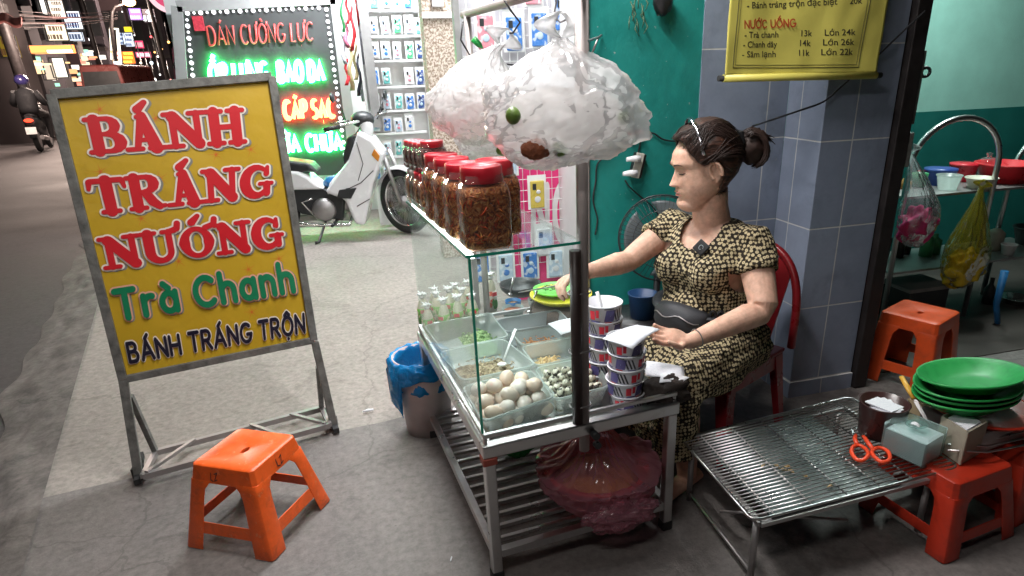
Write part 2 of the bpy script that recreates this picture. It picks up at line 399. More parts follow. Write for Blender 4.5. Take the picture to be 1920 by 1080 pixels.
    bu = N.new('ShaderNodeBump'); bu.inputs['Strength'].default_value = .45; bu.inputs['Distance'].default_value = .0022
    L.new(ad.outputs[0], bu.inputs['Height']); L.new(bu.outputs['Normal'], b.inputs['Normal'])
    return m
K['tile'] = tile_mat()
K['pave'] = concrete('sidewalk_concrete', (.315, .28, .252), (.245, .218, .198), 1.1)
K['apron'] = concrete('apron_concrete', (.19, .172, .163), (.135, .122, .116), 1.6)
K['asphalt'] = concrete('asphalt', (.058, .052, .053), (.038, .034, .036), .8, .8)
K['gutter'] = concrete('broken_kerb_concrete', (.19, .168, .155), (.10, .09, .084), 5.5, .85)
K['teal'] = mat('teal_wall_paint', (.010, .225, .20), .55, 0, .16, 5, bump=.3, bscale=60, dist=.004)
K['lteal'] = mat('pale_teal_wall_paint', (.30, .56, .49), .6, 0, .1, 4, bump=.15, bscale=70)
K['dteal'] = mat('dark_teal_wall_paint', (.010, .13, .115), .5, 0, .14, 6)
K['darkfloor'] = mat('dark_floor', (.06, .05, .045), .5, 0, .3, 4)
K['stone'] = mat('pebble_wall', (.30, .22, .16), .7, 0, .1, 60, c2=(.66, .58, .50), mixlo=.44, mixhi=.56, bump=.5, bscale=70)
K['whitewall'] = mat('white_wall', (.72, .72, .72), .6, 0, .06, 6)
K['darkmetal'] = mat('dark_brown_metal', (.022, .018, .018), .5, .3, .35, 18)

grime(K['teal'], (.004, .10, .09), 2.2, .50, .72, .6); grime(K['teal'], (.42, .46, .43), 34, .67, .69, .75, 4, 0); grime(K['tile'], (.05, .052, .056), 2.6, .52, .74, .5); grime(K['tile'], (.34, .33, .31), 40, .68, .71, .5, 4, 0)
def kerb_x(y): return -1.30 - .245 * (y - 2.24)
def strip(xa, xb, y0, y1, z, ny=40, nx=4, amp=0.):
    mb = MB()
    def fn(u, v):
        y = y0 + (y1 - y0) * v
        a, b = (xa(y) if callable(xa) else xa), (xb(y) if callable(xb) else xb)
        x = a + (b - a) * u
        return (x, y, z)
    return mb.grid(fn, nx, ny, False)
tag(strip(-90, lambda y: kerb_x(y) + .06, -6, 160, -.045, 30, 2).build('road', K['asphalt']), kind='structure')
tag(strip(lambda y: kerb_x(y), 40, -6, 160, -.004, 40, 2).build('sidewalk', K['pave']), kind='structure')
def seam_y(x): return 2.42 + .145 * (x + .5)
def apr(u, v):
    x = 0
    for _ in range(3):
        y = -5 + v * (min(seam_y(x), 2.95) + 5 + .010 * noise.noise((x * 6, 0, 0)))
        x = kerb_x(y) + .02 + u * 7.5
    return (x, y, .001)
mb = MB().grid(apr, 120, 12, False)
tag(mb.build('apron', K['apron']), kind='structure')
def gut(u, v):     # broken fillet of mortar between the paving and the road
    y = -2 + 16 * v
    n = noise.noise((u * 3, y * 5, 3)) * .012 + noise.noise((u * 9, y * 17, 8)) * .008
    x = kerb_x(y) + .07 - u * (.30 + .10 * noise.noise((0, y * 2.2, 5)))
    z = .004 - .05 * u ** 1.3 + n * math.sin(PI * min(1, u * 1.02)) * 1.3
    return (x, y, z + .006)
tag(MB().grid(gut, 14, 420).build('gutter', K['gutter']), kind='structure')

# --- house wall, pillar, doorway and the room behind
YW, PXL, PXR, PYF = 2.372, 1.652, 1.962, 2.137
JX = by(1310, 200, YW).x
TX = by(1104, 200, YW).x
w = thing('house_wall', 'teal painted house wall with slate blue tiles next to the pillar', 'wall', (TX, YW, 0))
MB().box((TX, YW, 0), (JX, YW + .14, 3.1)).build('painted_face', K['teal'], w)
MB().box((JX, YW - .006, 0), (PXL, YW + .14, 3.1)).build('tiled_face', K['tile'], w)
mb = MB().box((TX - .010, YW - .012, 0), (TX, YW + .14, 3.1)); mb.build('corner_trim', K['dullsteel'], w, bevel=.004)
p = thing('tiled_pillar', 'square pillar clad in slate blue tiles with white joints', 'pillar', (PXL, PYF, 0))
MB().box((PXL, PYF, 0), (PXR, YW - .006, 3.1)).build('shaft', K['tile'], p, bevel=.003)
MB().hexa([(PXL - .012, PYF - .012, 0), (PXR, PYF - .012, 0), (PXR, YW - .012, 0), (PXL - .012, YW - .012, 0),
           (PXL - .010, PYF - .010, .072), (PXR, PYF - .010, .072), (PXR, YW - .012, .072), (PXL - .010, YW - .012, .072)]).build('skirting', K['tile'], p)
DX = PXR + .004
d = thing('steel_door', 'dark folded steel door edge with latch beside the tiled pillar', 'door', (DX, PYF, 0))
MB().box((DX, PYF - .03, .005), (DX + .062, PYF + .20, 3.0)).box((DX + .062, PYF + .01, .005), (DX + .078, PYF + .05, 3.0)).build('leaf', K['darkmetal'], d, bevel=.004)
lp = by(1722, 160, PYF - .02)
mb = MB().box((DX + .063, PYF - .02, lp.z - .14), (DX + .082, PYF + .008, lp.z + .12)); mb.build('latch_plate', K['rustpaint'], d, bevel=.003)
MB().tube([V((DX + .098, PYF - .012, lp.z + .045)) + V((.020 * math.cos(a), 0, .016 * math.sin(a))) for a in [2 * PI * k / 14 for k in range(14)]], .006, 8, closed=True).build('latch_ring', K['black'], d)
MB().box((DX + .066, PYF - .026, lp.z - .30), (DX + .086, PYF + .002, lp.z - .17)).build('bolt', K['rustpaint'], d, bevel=.003)
BYR = 3.75
bz = by(1800, 206, BYR).z
rm = thing('kitchen_room', 'dim room behind the doorway with pale teal upper walls', 'room', (3.5, BYR, 0))
MB().box((DX, BYR, 0), (6.2, BYR + .1, bz)).box((DX - .10, YW + .15, 0), (DX, BYR, bz)).build('lower_wall', K['dteal'], rm)
MB().box((DX, BYR + .004, bz), (6.2, BYR + .1, 2.8)).box((DX - .10, YW + .15, bz), (DX - .004, BYR, 2.8)).build('upper_wall', K['lteal'], rm)
MB().box((DX - .1, YW + .15, 2.8), (6.2, BYR + .1, 2.86)).build('ceiling', K['whitewall'], rm)
MB().box((6.2, 1.9, 0), (6.3, BYR + .1, 2.8)).build('side_wall', K['dteal'], rm)
MB().box((DX + .06, 2.2, .002), (6.2, BYR, .006)).build('floor', K['darkfloor'], rm)
MB().box((DX + .35, PYF - .05, 2.45), (6.2, PYF + .06, 3.1)).build('lintel', K['dteal'], rm)
# ================================================================== LETTERING (own stroke alphabet + built-in font)
def arc(cx, cy, rx, ry, a0, a1, n=10):
    return [(cx + rx * math.cos(rad(a0 + (a1 - a0) * i / n)), cy + ry * math.sin(rad(a0 + (a1 - a0) * i / n))) for i in range(n + 1)]
SF = {
 'A': (.78, [[(0, 0), (.39, 1), (.78, 0)], [(.14, .33), (.64, .33)]]),
 'B': (.62, [[(0, 0), (0, 1)], [(0, 1), (.28, 1)] + arc(.30, .77, .24, .23, 90, -90) + [(0, .54)], [(.28, .54)] + arc(.32, .27, .29, .27, 90, -90) + [(0, 0)]]),
 'C': (.70, [arc(.40, .5, .40, .5, 48, 312, 18)]),
 'D': (.70, [[(0, 0), (0, 1), (.25, 1)] + arc(.27, .5, .43, .5, 90, -90, 14) + [(0, 0)]]),
 'G': (.74, [arc(.40, .5, .40, .5, 48, 352, 18) + [(.80, .42), (.48, .42)]]),
 'H': (.66, [[(0, 0), (0, 1)], [(.66, 0), (.66, 1)], [(0, .5), (.66, .5)]]),
 'L': (.50, [[(0, 1), (0, 0), (.50, 0)]]),
 'N': (.68, [[(0, 0), (0, 1), (.68, 0), (.68, 1)]]),
 'O': (.80, [arc(.40, .5, .40, .5, 0, 360, 24)]),
 'P': (.58, [[(0, 0), (0, 1), (.28, 1)] + arc(.30, .73, .27, .27, 90, -90) + [(0, .46)]]),
 'R': (.62, [[(0, 0), (0, 1), (.28, 1)] + arc(.30, .74, .27, .26, 90, -90) + [(0, .48)], [(.28, .48), (.62, 0)]]),
 'S': (.58, [arc(.30, .75, .27, .25, 40, 270, 12) + arc(.30, .25, .28, .25, 90, -140, 12)]),
 'T': (.66, [[(0, 1), (.66, 1)], [(.33, 1), (.33, 0)]]),
 'U': (.66, [[(0, 1), (0, .33)] + arc(.33, .33, .33, .33, 180, 360) + [(.66, 1)]]),
 'r': (.34, [[(0, 0), (0, .68)], [(0, .42)] + arc(.24, .40, .24, .26, 160, 70, 6)]),
 'a': (.52, [arc(.26, .33, .26, .33, 0, 360, 18), [(.52, .68), (.52, 0)]]),
 'h': (.48, [[(0, 0), (0, 1.05)], [(0, .36)] + arc(.24, .42, .24, .25, 180, 0, 10) + [(.48, 0)]]),
 'n': (.48, [[(0, 0), (0, .68)], [(0, .36)] + arc(.24, .42, .24, .25, 180, 0, 10) + [(.48, 0)]]),
 'd': (.52, [arc(.26, .33, .26, .33, 0, 360, 18), [(.52, 1.0), (.52, 0)]]),
 'I': (.0, [[(0, 0), (0, 1)]]),
 'Z': (.6, [[(0, 1), (.6, 1), (0, 0), (.6, 0)]]),
 'M': (.8, [[(0, 0), (0, 1), (.4, .3), (.8, 1), (.8, 0)]]),
}
# heavy round-serifed capitals: stems carry their own half-widths, serifs are short strokes
def sf(x, y, w=.15): return ('f', [(x - w, y), (x + w, y)], .065)
W1 = .135
CF_ = {
 'B': (.74, [('s', [(.18, .06), (.18, .94)], W1), ('f', [(.0, .06), (.40, .06)], .065), ('f', [(.0, .94), (.40, .94)], .065),
             ('s', [(.30, .945)] + arc(.40, .74, .22, .205, 90, -90, 8) + [(.3, .53)], [.055, .06, .075, .095, .115, .125, .115, .095, .075, .06, .055]),
             ('s', [(.30, .53)] + arc(.42, .285, .27, .23, 90, -90, 8) + [(.3, .06)], [.055, .06, .08, .11, .135, .145, .135, .11, .08, .06, .06])]),
 'A': (.92, [('s', [(.46, .95), (.26, .08)], [.10, .075]), ('s', [(.46, .95), (.70, .06)], [.12, .16]), ('s', [(.30, .30), (.62, .30)], .06), sf(.20, .06, .17), sf(.74, .06, .19), sf(.44, .93, .08)]),
 'N': (.96, [('s', [(.19, .06), (.19, .92)], .085), ('s', [(.20, .88), (.78, .10)], [.15, .15]), ('s', [(.78, .08), (.78, .94)], .085), sf(.19, .06, .18), ('f', [(.0, .94), (.26, .94)], .065), sf(.78, .94, .18)]),
 'H': (.94, [('s', [(.20, .06), (.20, .94)], W1), ('s', [(.74, .06), (.74, .94)], W1), ('s', [(.2, .5), (.74, .5)], .075)] + [sf(x, y, .19) for x in (.20, .74) for y in (.06, .94)]),
 'T': (.88, [('s', [(.44, .06), (.44, .94)], .145), sf(.44, .06, .20), ('f', [(.08, .93), (.80, .93)], .075), ('s', [(.06, .92), (.02, .72)], [.075, .05]), ('s', [(.82, .92), (.86, .72)], [.075, .05])]),
 'R': (.88, [('s', [(.18, .06), (.18, .94)], W1), ('f', [(.0, .06), (.38, .06)], .065), ('f', [(.0, .94), (.40, .94)], .065),
             ('s', [(.30, .945)] + arc(.40, .735, .24, .21, 90, -90, 8) + [(.3, .52)], [.055, .06, .08, .105, .13, .14, .13, .105, .08, .06, .055]),
             ('s', [(.42, .48), (.56, .22), (.72, .07)], [.12, .13, .10]), ('f', [(.70, .06), (.86, .08)], .06)]),
 'G': (.92, [('s', arc(.46, .5, .34, .43, 52, 330, 16), [.06, .07, .085, .10, .115, .13, .14, .15, .15, .15, .14, .125, .11, .095, .085, .08, .08]),
             ('s', [(.74, .40), (.74, .12)], .105), ('f', [(.54, .42), (.88, .42)], .06), ('s', [(.74, .92), (.72, .72)], [.06, .085])]),
 'U': (.90, [('s', [(.18, .94), (.18, .36)] + arc(.45, .34, .27, .27, 180, 270, 5) + arc(.45, .34, .27, .27, 280, 360, 5) + [(.72, .94)], [.135, .135, .135, .13, .12, .11, .10, .09, .085, .085, .085, .085, .085, .085]),
             sf(.18, .94, .18), sf(.72, .94, .16)]),
 'O': (.92, [('s', arc(.46, .5, .33, .42, 0, 360, 24), [.15 - .075 * abs(math.sin(rad(15 * i))) for i in range(25)])]),
}
ACUTE, GRAVE, HAT, DOT, HORN = '\u0301', '\u0300', '\u0302', '\u0323', '\u031b'
HOOK, TILDE = '\u0309', '\u0303'
import unicodedata
def accents(marks, w, serif):
    """strokes for the marks over/under a letter of width w"""
    out = []; k = 1.0; top = 1.13
    x = w / 2
    if HAT in marks: out.append([(x - .20, 1.12), (x, 1.27), (x + .20, 1.12)]); top = 1.32
    if HORN in marks: out.append([(w - (.14 if serif else 0), .93), (w + .10, 1.0), (w + .13, 1.16)])
    if ACUTE in marks: out.append([(x - .04, top), (x + .14, top + .18)])
    if GRAVE in marks: out.append([(x + .04, top), (x - .14, top + .18)])
    if HOOK in marks: out.append([(x, top - .02), (x + .07, top + .10), (x - .05, top + .18)])
    if TILDE in marks: out.append([(x - .2, top), (x - .08, top + .09), (x + .08, top + .02), (x + .2, top + .11)])
    if DOT in marks: out.append([(x - .005, -.24), (x + .005, -.24)])
    return out
def strokes(txt, gap=.24, serif=False):
    """list of (points, half-widths or None), total width; cap height 1"""
    res = []; x = 0.
    for ch in txt:
        if ch == ' ': x += .42 if serif else .46; continue
        dec = unicodedata.normalize('NFD', ch); base, marks = dec[0], dec[1:]
        if base == 'Đ': base = 'D'
        if serif:
            w, st = CF_[base]
            for k, pts, r in st: res.append(([(x + a, b) for a, b in pts], r))
            for a in accents(marks, w - .04, True): res.append(([(x + p, q) for p, q in a], [.11] * (len(a) - 1) + [.07] if len(a) == 2 else .085))
            x += w + .05
            if HORN in marks: x += .02
        else:
            w, st = SF[base]
            for pts in st: res.append(([(x + a, b) for a, b in pts], None))
            low = base in 'arhn'
            for a in accents(marks, w, False):
                res.append(([(x + p, q - (.30 if low and q > .5 else 0)) for p, q in a], None))
            x += w + gap
    return res, x - (0 if serif else gap)
def flat_strokes(mb, st, fn, grow=0., r0=.09, z0=0., dz=2e-5, dx=0., dy=0.):
    """fat round strokes as flat pieces, each a hair above the last; fn(x, y, h) -> 3-D point"""
    h = z0
    for pts, r in st:
        n = len(pts)
        rr = r if isinstance(r, list) else [r if r is not None else r0] * n
        for i, (px, py) in enumerate(pts):
            q = rr[min(i, len(rr) - 1)] + grow; h += dz
            m = 14
            mb.add([fn(px + dx + q * math.cos(2*PI*k/m), py + dy + q * math.sin(2*PI*k/m), h) for k in range(m)], [list(range(m))])
            if i + 1 < n:
                ax, ay = px, py; bx_, by_ = pts[i+1]; q2 = rr[min(i+1, len(rr)-1)] + grow
                L_ = math.hypot(bx_ - ax, by_ - ay)
                if L_ < 1e-6: continue
                nx, ny = -(by_ - ay) / L_, (bx_ - ax) / L_; h += dz
                mb.add([fn(dx + ax + nx*q, dy + ay + ny*q, h), fn(dx + ax - nx*q, dy + ay - ny*q, h), fn(dx + bx_ - nx*q2, dy + by_ - ny*q2, h), fn(dx + bx_ + nx*q2, dy + by_ + ny*q2, h)], [(0, 1, 2, 3)])
    return h
def quadmap(TL, TR, BR, BL, W, n, x0=0.):
    """letter space (0..W, 0..1) -> bilinear patch of four points, lifted by h along n"""
    TL, TR, BR, BL, n = V(TL), V(TR), V(BR), V(BL), V(n)
    def fn(x, y, h=0.):
        s = (x - x0) / W; t = 1 - y
        return (TL * (1-s) + TR * s) * (1-t) + (BL * (1-s) + BR * s) * t + n * h
    return fn
_fc = {}
def font2d(s, off=0.):
    if (s, off) in _fc: return _fc[(s, off)]
    cu = bpy.data.curves.new('letters', 'FONT'); cu.body = s; cu.size = 1; cu.offset = off; cu.resolution_u = 3
    o = bpy.data.objects.new('letters', cu); COL.objects.link(o)
    bpy.context.view_layer.update()
    me = bpy.data.meshes.new_from_object(o.evaluated_get(bpy.context.evaluated_depsgraph_get()))
    r = ([(v.co.x, v.co.y) for v in me.vertices], [tuple(q.vertices) for q in me.polygons])
    bpy.data.objects.remove(o); bpy.data.curves.remove(cu); bpy.data.meshes.remove(me)
    _fc[(s, off)] = r
    return r
def font_on(mb, s, fn, off=0.):
    """built-in font text on fn(x, y); y in cap heights (cap ~ .72 of size)"""
    vs, fs = font2d(s, off)
    w = max(p[0] for p in vs)
    mb.add([fn(x / w, y / .70) for x, y in vs], fs)

# ================================================================== YELLOW A-FRAME SIGN
F1, F2 = bp(262, 900), bp(628, 806)
se = (F2 - F1); se.z = 0; se.normalize()
sback = V((-se.y, se.x, 0))
st_ = (V((0, 0, 1)) * math.cos(rad(9)) + sback * math.sin(rad(9)))
sn = se.cross(st_).normalized()            # towards the viewer
if sn.dot(CAM - F1) < 0: sn = -sn
def sp(x, y, h=0.): return bpl(x, y, F1, sn) + sn * h
K['signyellow'] = mat('yellow_vinyl', (.56, .36, .020), .42, 0, .06, 3, rvar=.06, bump=.5, bscale=6, dist=.014)
grime(K['signyellow'], (.30, .17, .01), 3.5, .52, .76, .45)
K['signred'] = mat('red_print', (.60, .012, .022), .42, 0, .03, 6, rvar=.05)
K['signwhite'] = mat('white_print', (.86, .78, .70), .45, 0, .03, 6)
K['signgrey'] = mat('grey_print', (.24, .24, .22), .45, 0, .03, 6)
K['signgreen'] = mat('green_print', (.004, .20, .085), .42, 0, .03, 6)
K['signnavy'] = mat('navy_print', (.012, .010, .028), .42, 0, .03, 6)
K['signpink'] = mat('pale_pink_print', (.80, .42, .30), .45, 0, .03, 6)
K['signor'] = mat('orange_spark_print', (.62, .16, .02), .45, 0, .03, 6)
K['limeprint'] = mat('lime_green_print', (.46, .46, .03), .45, 0, .12, 3)
sg = thing('sign_stand', 'yellow standing sign board in a grey metal frame, red and green Vietnamese lettering', 'sign', tuple(F1))
qi = [(106.5, 183.5), (504, 151), (583, 634), (237, 706)]   # printed sheet
panel = MB().slab([sp(*qi[3]), sp(*qi[2]), sp(*qi[1]), sp(*qi[0])], .012).build('board', K['signyellow'], sg)
mb = MB()
TLo, TRo, BRo, BLo = sp(97, 178), sp(509, 144), sp(588, 637), sp(231, 711)
mb.bar(TLo, TRo, .030, .032, sn); mb.bar(BLo, BRo, .026, .030, sn)
mb.bar(TLo, BLo, .028, .034, sn); mb.bar(TRo, BRo, .028, .034, sn)
mb.build('frame', K['rustpaint'], sg, bevel=.002)
for (x0, y0), ft in (((231, 711), F1), ((590, 640), F2)):
    MB().bar(sp(x0, y0), ft + V((0, 0, .01)), .028, .030, sn).build('leg', K['rustpaint'], sg, bevel=.002)
# feet and the low base frame behind
B1, B2 = bp(292, 848, .03), bp(603, 766, .03)
A1, A2 = bp(268, 893, .045), bp(618, 797, .045)
mb = MB()
mb.bar(A1, A2, .020, .022); mb.bar(B1, B2, .020, .022)
mb.bar(A1, B1, .018, .018); mb.bar(A2, B2, .018, .018)
mb.bar(A1 + (A2 - A1) * .02 + V((0, 0, .011)), B1 + (B2 - B1) * .22 + V((0, 0, .011)), .014, .012); mb.bar(A1 + (A2 - A1) * .98 + V((0, 0, .011)), B1 + (B2 - B1) * .80 + V((0, 0, .011)), .014, .012)
mb.bar(A1 + (A2 - A1) * .72 + V((0, 0, .011)), B1 + (B2 - B1) * .55 + V((0, 0, .011)), .014, .012)
mb.build('base_frame', K['dullsteel'], sg)
for q0, q1 in ((sp(243, 745) , B1), (sp(598, 690), B2)):
    MB().bar(q0 - sn * .02, q1, .018, .018).build('strut', K['rustpaint'], sg)
for ft in (F1, F2):
    MB().bar(ft + V((0, 0, 0)) + sback * .02, ft + V((0, 0, .045)) + sback * .02, .034, .034).bar(ft - sback * .05 + V((0, 0, .02)), ft + sback * .16 + V((0, 0, .02)), .022, .022).build('foot', K['rubber'], sg)
SBB = 0.0004
def word(txt, TL, TR, BR, BL, col, serif, r0=.1, grow=.05, gap=.24, shadow=True, parent=None, outline='signwhite', name='lettering'):
    st, W = strokes(txt, gap, serif)
    xs0 = 0 if serif else -r0; Wf = W + (0 if serif else 2 * r0)
    fn = quadmap(sp(*TL), sp(*TR), sp(*BR), sp(*BL), Wf, sn, xs0)
    if not serif:
        f0 = fn; fn = lambda x, y, h=0.: f0(x, r0 + y * (1 - 2 * r0), h)
    mb = MB(); h = SBB
    if shadow: mb.cur = 2; h = flat_strokes(mb, st, fn, grow, r0, h, dx=.055, dy=-.03)
    mb.cur = 1; h = flat_strokes(mb, st, fn, grow, r0, h + 1e-4)
    mb.cur = 0; flat_strokes(mb, st, fn, 0, r0, h + 1e-4)
    return mb.build(name, [K[col], K[outline], K['signgrey']], panel)
word('BÁNH', (158, 221), (457, 202), (464, 269), (174, 290), 'signred', True)
word('TRÁNG', (160, 337), (516, 307), (514, 367), (178, 404), 'signred', True)
word('NƯỚNG', (185, 446), (530, 404), (537, 462), (199, 506), 'signred', True)
word('Trà Chanh', (207, 540), (545, 487), (556, 551), (220, 606), 'signgreen', False, .115, .055, .32, True, None, 'signpink')
word('BÁNH TRÁNG TRỘN', (234, 640), (570, 584), (573, 625), (243, 683), 'signnavy', False, .105, .06, .30, False)
mb = MB(); mb.cur = 0
for cx, cy in ((187, 205), (292, 222), (188, 322), (372, 233), (265, 410), (470, 280), (300, 335), (335, 490), (466, 505), (325, 558), (523, 485), (472, 585), (405, 290)):
    for k in range(10):
        a = 2 * PI * k / 10; l = 17 if k % 2 else 9
        p0, p1 = sp(cx, cy, SBB * .6 + k * 1e-5), sp(cx + l * math.cos(a), cy + l * math.sin(a), SBB * .6 + k * 1e-5)
        t = (p1 - p0).cross(sn).normalized() * .0011
        mb.add([p0 - t, p0 + t, p1], [(0, 1, 2)])
mb.build('spark_print', K['signor'], panel)
# ================================================================== PLASTIC STOOLS
def make_stool(name, label, m, a, b, h, group=None, loc=(0, 0, 0), rz=0., apron=.052, legw=.225, hole=True, mark=None):
    """square stool: half top a, half foot b, height h (prototype in its own coordinates)"""
    t = thing(name, label, 'stool', loc, rz, group)
    top = [(-a, -a), (a, -a), (a, a), (-a, a)]; bot = [(-b, -b), (b, -b), (b, b), (-b, b)]
    def S(k, s, q):
        k %= 4; k2 = (k + 1) % 4
        e = (a + (b - a) * q) / a
        x = (top[k][0] * (1 - s) + top[k2][0] * s) * e; y = (top[k][1] * (1 - s) + top[k2][1] * s) * e
        return V((x, y, h * (1 - q)))
    ta = apron / h
    mb = MB(); n = 64; rings = []
    for f, z in ((1., 0), (.93, .0035), (.6, -.001), (.28, -.003)):
        rg = []
        for i in range(n):
            an = 2 * PI * (i + .5) / n; c, s_ = math.cos(an), math.sin(an)
            q = (abs(c) ** 22 + abs(s_) ** 22) ** (-1 / 22.) if f > .5 else 1
            if f > .3: rg.append(V((a * f * c * q, a * f * s_ * q, h + z)))
            else: rg.append(V((a * .17 * c, a * .105 * s_, h + z)))
        rings.append(rg)
    rings.append([p + V((0, 0, -.012)) for p in rings[-1]])
    vs = [p for r in rings for p in r]
    mb.add(vs, [(j*n+i, j*n+(i+1) % n, (j+1)*n+(i+1) % n, (j+1)*n+i) for j in range(len(rings)-1) for i in range(n)], True)
    low = []
    for i in range(n):
        an = 2 * PI * (i + .5) / n; c, s_ = math.cos(an), math.sin(an); q = (abs(c)**22 + abs(s_)**22) ** (-1/22.)
        e = (a + (b - a) * ta)
        low.append(V((e * c * q, e * s_ * q, h - apron)))
    mb.add(rings[0] + low, [(i, (i+1) % n, n + (i+1) % n, n + i) for i in range(n)], False)
    seat = mb.build('seat', m, t, True, solid=.003, bevel=.004, weld=1e-5)
    for k in range(4):
        mb = MB(); N = 8; rows = []
        for j in range(N + 1):
            q = ta * .86 + (1 - ta * .86) * j / N
            w_ = legw - .03 * j / N + (.10 * max(0, 1 - j / 1.5) ** 2)
            c0 = S(k, 0, q); rr = .012
            d1, d0 = (S(k, 1, q) - c0).normalized(), (S(k - 1, 0, q) - c0).normalized()
            rows.append([S(k - 1, 1 - w_, q), c0 + d0 * rr, c0 + (d0 + d1) * rr * .29, c0 + d1 * rr, S(k, w_, q)])
        mb.add([p for r in rows for p in r], [(j*5+i, j*5+i+1, (j+1)*5+i+1, (j+1)*5+i) for j in range(N) for i in range(4)], True)
        mb.build('leg', m, t, True, solid=.0035, bevel=.001)
    for k in range(4):
        mb = MB(); q0, q1 = .66, .80
        mb.slab([S(k, legw - .06, q1), S(k, 1 - legw + .06, q1), S(k, 1 - legw + .06, q0), S(k, legw - .06, q0)], .004)
        mb.build('stretcher', m, t, True, bevel=.001)
    if mark:
        for k, txt, s0, s1 in mark:
            st, W = strokes(txt, .3)
            o_ = (S(k, .5, .5) - S(k, .5, .5).project(V((0, 0, 1)))).normalized()
            def fn(x, y, hh=0., k=k, s0=s0, s1=s1, W=W):
                return S(k, s0 + (s1 - s0) * x / W, ta * (.74 - .42 * y + .06 * math.sin(x * 3))) + o_ * (.0035 + hh)
            m2 = MB(); flat_strokes(m2, st, fn, 0, .075)
            m2.build('marker_writing', K['black'], seat, True)
    return t
hs = .277
tc_ = [bp(x, y, hs) for x, y in ((447, 804), (557, 818), (471, 892), (358.5, 872.6))]
sc_ = sum(tc_, V()) / 4
ed = (tc_[1] - tc_[2]); ang = math.atan2(ed.y, ed.x)
ha = ((tc_[1] - tc_[2]).length + (tc_[3] - tc_[2]).length) / 4
make_stool('plastic_stool', 'bright orange plastic stool alone on the paving in front of the yellow sign', K['orange'], ha * .97, ha * 1.42, hs, 'plastic stools', (sc_.x, sc_.y, .004), ang, mark=((0, 'LZ', .46, .58), (3, 'LZ', .34, .44)))

# ================================================================== FOOD CART
CO = bp(907, 838, .453); CO.z = 0
CA = rad(6)
cu_, cv_ = V((math.cos(CA), math.sin(CA), 0)), V((-math.sin(CA), math.cos(CA), 0))
def CW(u, v, z=0.): return CO + cu_ * u + cv_ * v + V((0, 0, z))
def cl(x, y, z):
    g = bp(x, y, z) - CO; return g.dot(cu_), g.dot(cv_)
W_, D_, ZT = .585, .885, .453
cart = thing('food_cart', 'stainless steel food cart with glass display case and slatted lower shelf', 'food cart', tuple(CO), CA)
def cb(a, b): return MB().box(a, b)
for u, v in ((0, 0), (W_ - .03, 0), (0, D_ - .03), (W_ - .03, D_ - .03)):
    mb = MB(); mb.box((u, v, .03), (u + .030, v + .030, ZT - .038)); lg = mb.build('leg', K['steel'], cart, True, bevel=.004)
    MB().box((u - .002, v - .002, 0), (u + .032, v + .032, .034)).build('foot', K['rubber'], lg, True, bevel=.004)
mb = MB()
mb.box((-.004, -.004, ZT - .038), (W_ + .004, .028, ZT)).box((-.004, D_ - .028, ZT - .038), (W_ + .004, D_ + .004, ZT))
mb.box((-.004, .0285, ZT - .038), (.028, D_ - .0285, ZT)).box((W_ - .028, .0285, ZT - .038), (W_ + .004, D_ - .0285, ZT))
mb.build('top_frame', K['steel'], cart, True, bevel=.004)
mb = MB(); z = ZT + .030
mb.box((.002, .006, z - .012), (W_, .018, z)).box((.002, D_ - .02, z - .012), (W_, D_ - .008, z)).box((.002, .0185, z - .012), (.014, D_ - .0205, z)).box((W_ - .012, .0185, z - .012), (W_, D_ - .0205, z))
for u, v in ((.003, .007), (W_ - .013, .007), (.003, D_ - .019), (W_ - .013, D_ - .019)): mb.box((u, v, ZT - .001), (u + .010, v + .010, z - .0125))
mb.build('guard_rail', K['steel'], cart, True, bevel=.002)
MB().box((.026, .026, ZT - .032), (W_ - .026, D_ - .026, ZT - .026)).build('tray', K['steel'], cart, True)
ZS = .10
mb = MB()
mb.box((.031, .002, ZS - .02), (W_ - .031, .026, ZS + .004)).box((.031, D_ - .03, ZS - .02), (W_ - .031, D_ - .006, ZS + .004))
mb.box((.004, .031, ZS - .02), (.026, D_ - .031, ZS + .004)).box((W_ - .026, .031, ZS - .02), (W_ - .004, D_ - .031, ZS + .004))
ns = 15
for i in range(ns):
    v = .05 + (D_ - .12) * i / (ns - 1); mb.box((.0265, v, ZS - .006), (W_ - .0265, v + .014, ZS + .006))
mb.build('slatted_shelf', K['steel'], cart, True, bevel=.0015)
for nm, a, b in (('corner_cap', (-.006, -.006, ZT - .06), (.034, .034, ZT - .0385)),):
    mb = MB().box(a, b); mb.build(nm, mat('rust_red_paint', (.30, .06, .04), .6), cart, True, bevel=.003)
SU, SV, SZ = .287, .78, .957
gp = MB().box((.001, .020, ZT + .031), (.006, SV + .02, SZ - .0005)); gp.build('side_pane', K['glass'], cart, True)
MB().box((.0065, .014, ZT + .031), (SU - .02, .019, SZ - .0005)).build('front_pane', K['glass'], cart, True)
mb = MB().box((0, .0135, ZT + .031), (.0062, .0185, SZ - .001)); mb.build('pane_edge', K['glassedge'], cart, True)
MB().box((-.006, .004, SZ), (SU, SV, SZ + .006)).build('glass_shelf', K['glass'], cart, True)
mb = MB().box((-.0075, .0025, SZ - .0005), (SU, .004, SZ + .0065)).box((-.0075, .0045, SZ - .0005), (-.0062, SV, SZ + .0065)); mb.build('shelf_edge', K['glassedge'], cart, True)
MB().box((.008, .03, SZ - .010), (.020, SV - .01, SZ - .002)).build('light_strip', glow('led_strip', (.95, .98, 1), 9), cart, True)
lt = area('case_light', tuple(CW(.022, SV / 2, SZ - .012)), tuple(CW(.20, SV / 2, .43)), SV - .06, .012, 3.2, (.94, .98, 1))
lt.rotation_euler = (Matrix.Rotation(CA + PI / 2, 3, 'Z') @ Matrix.Rotation(rad(-24), 3, 'X')).to_euler()
PT = 1.53
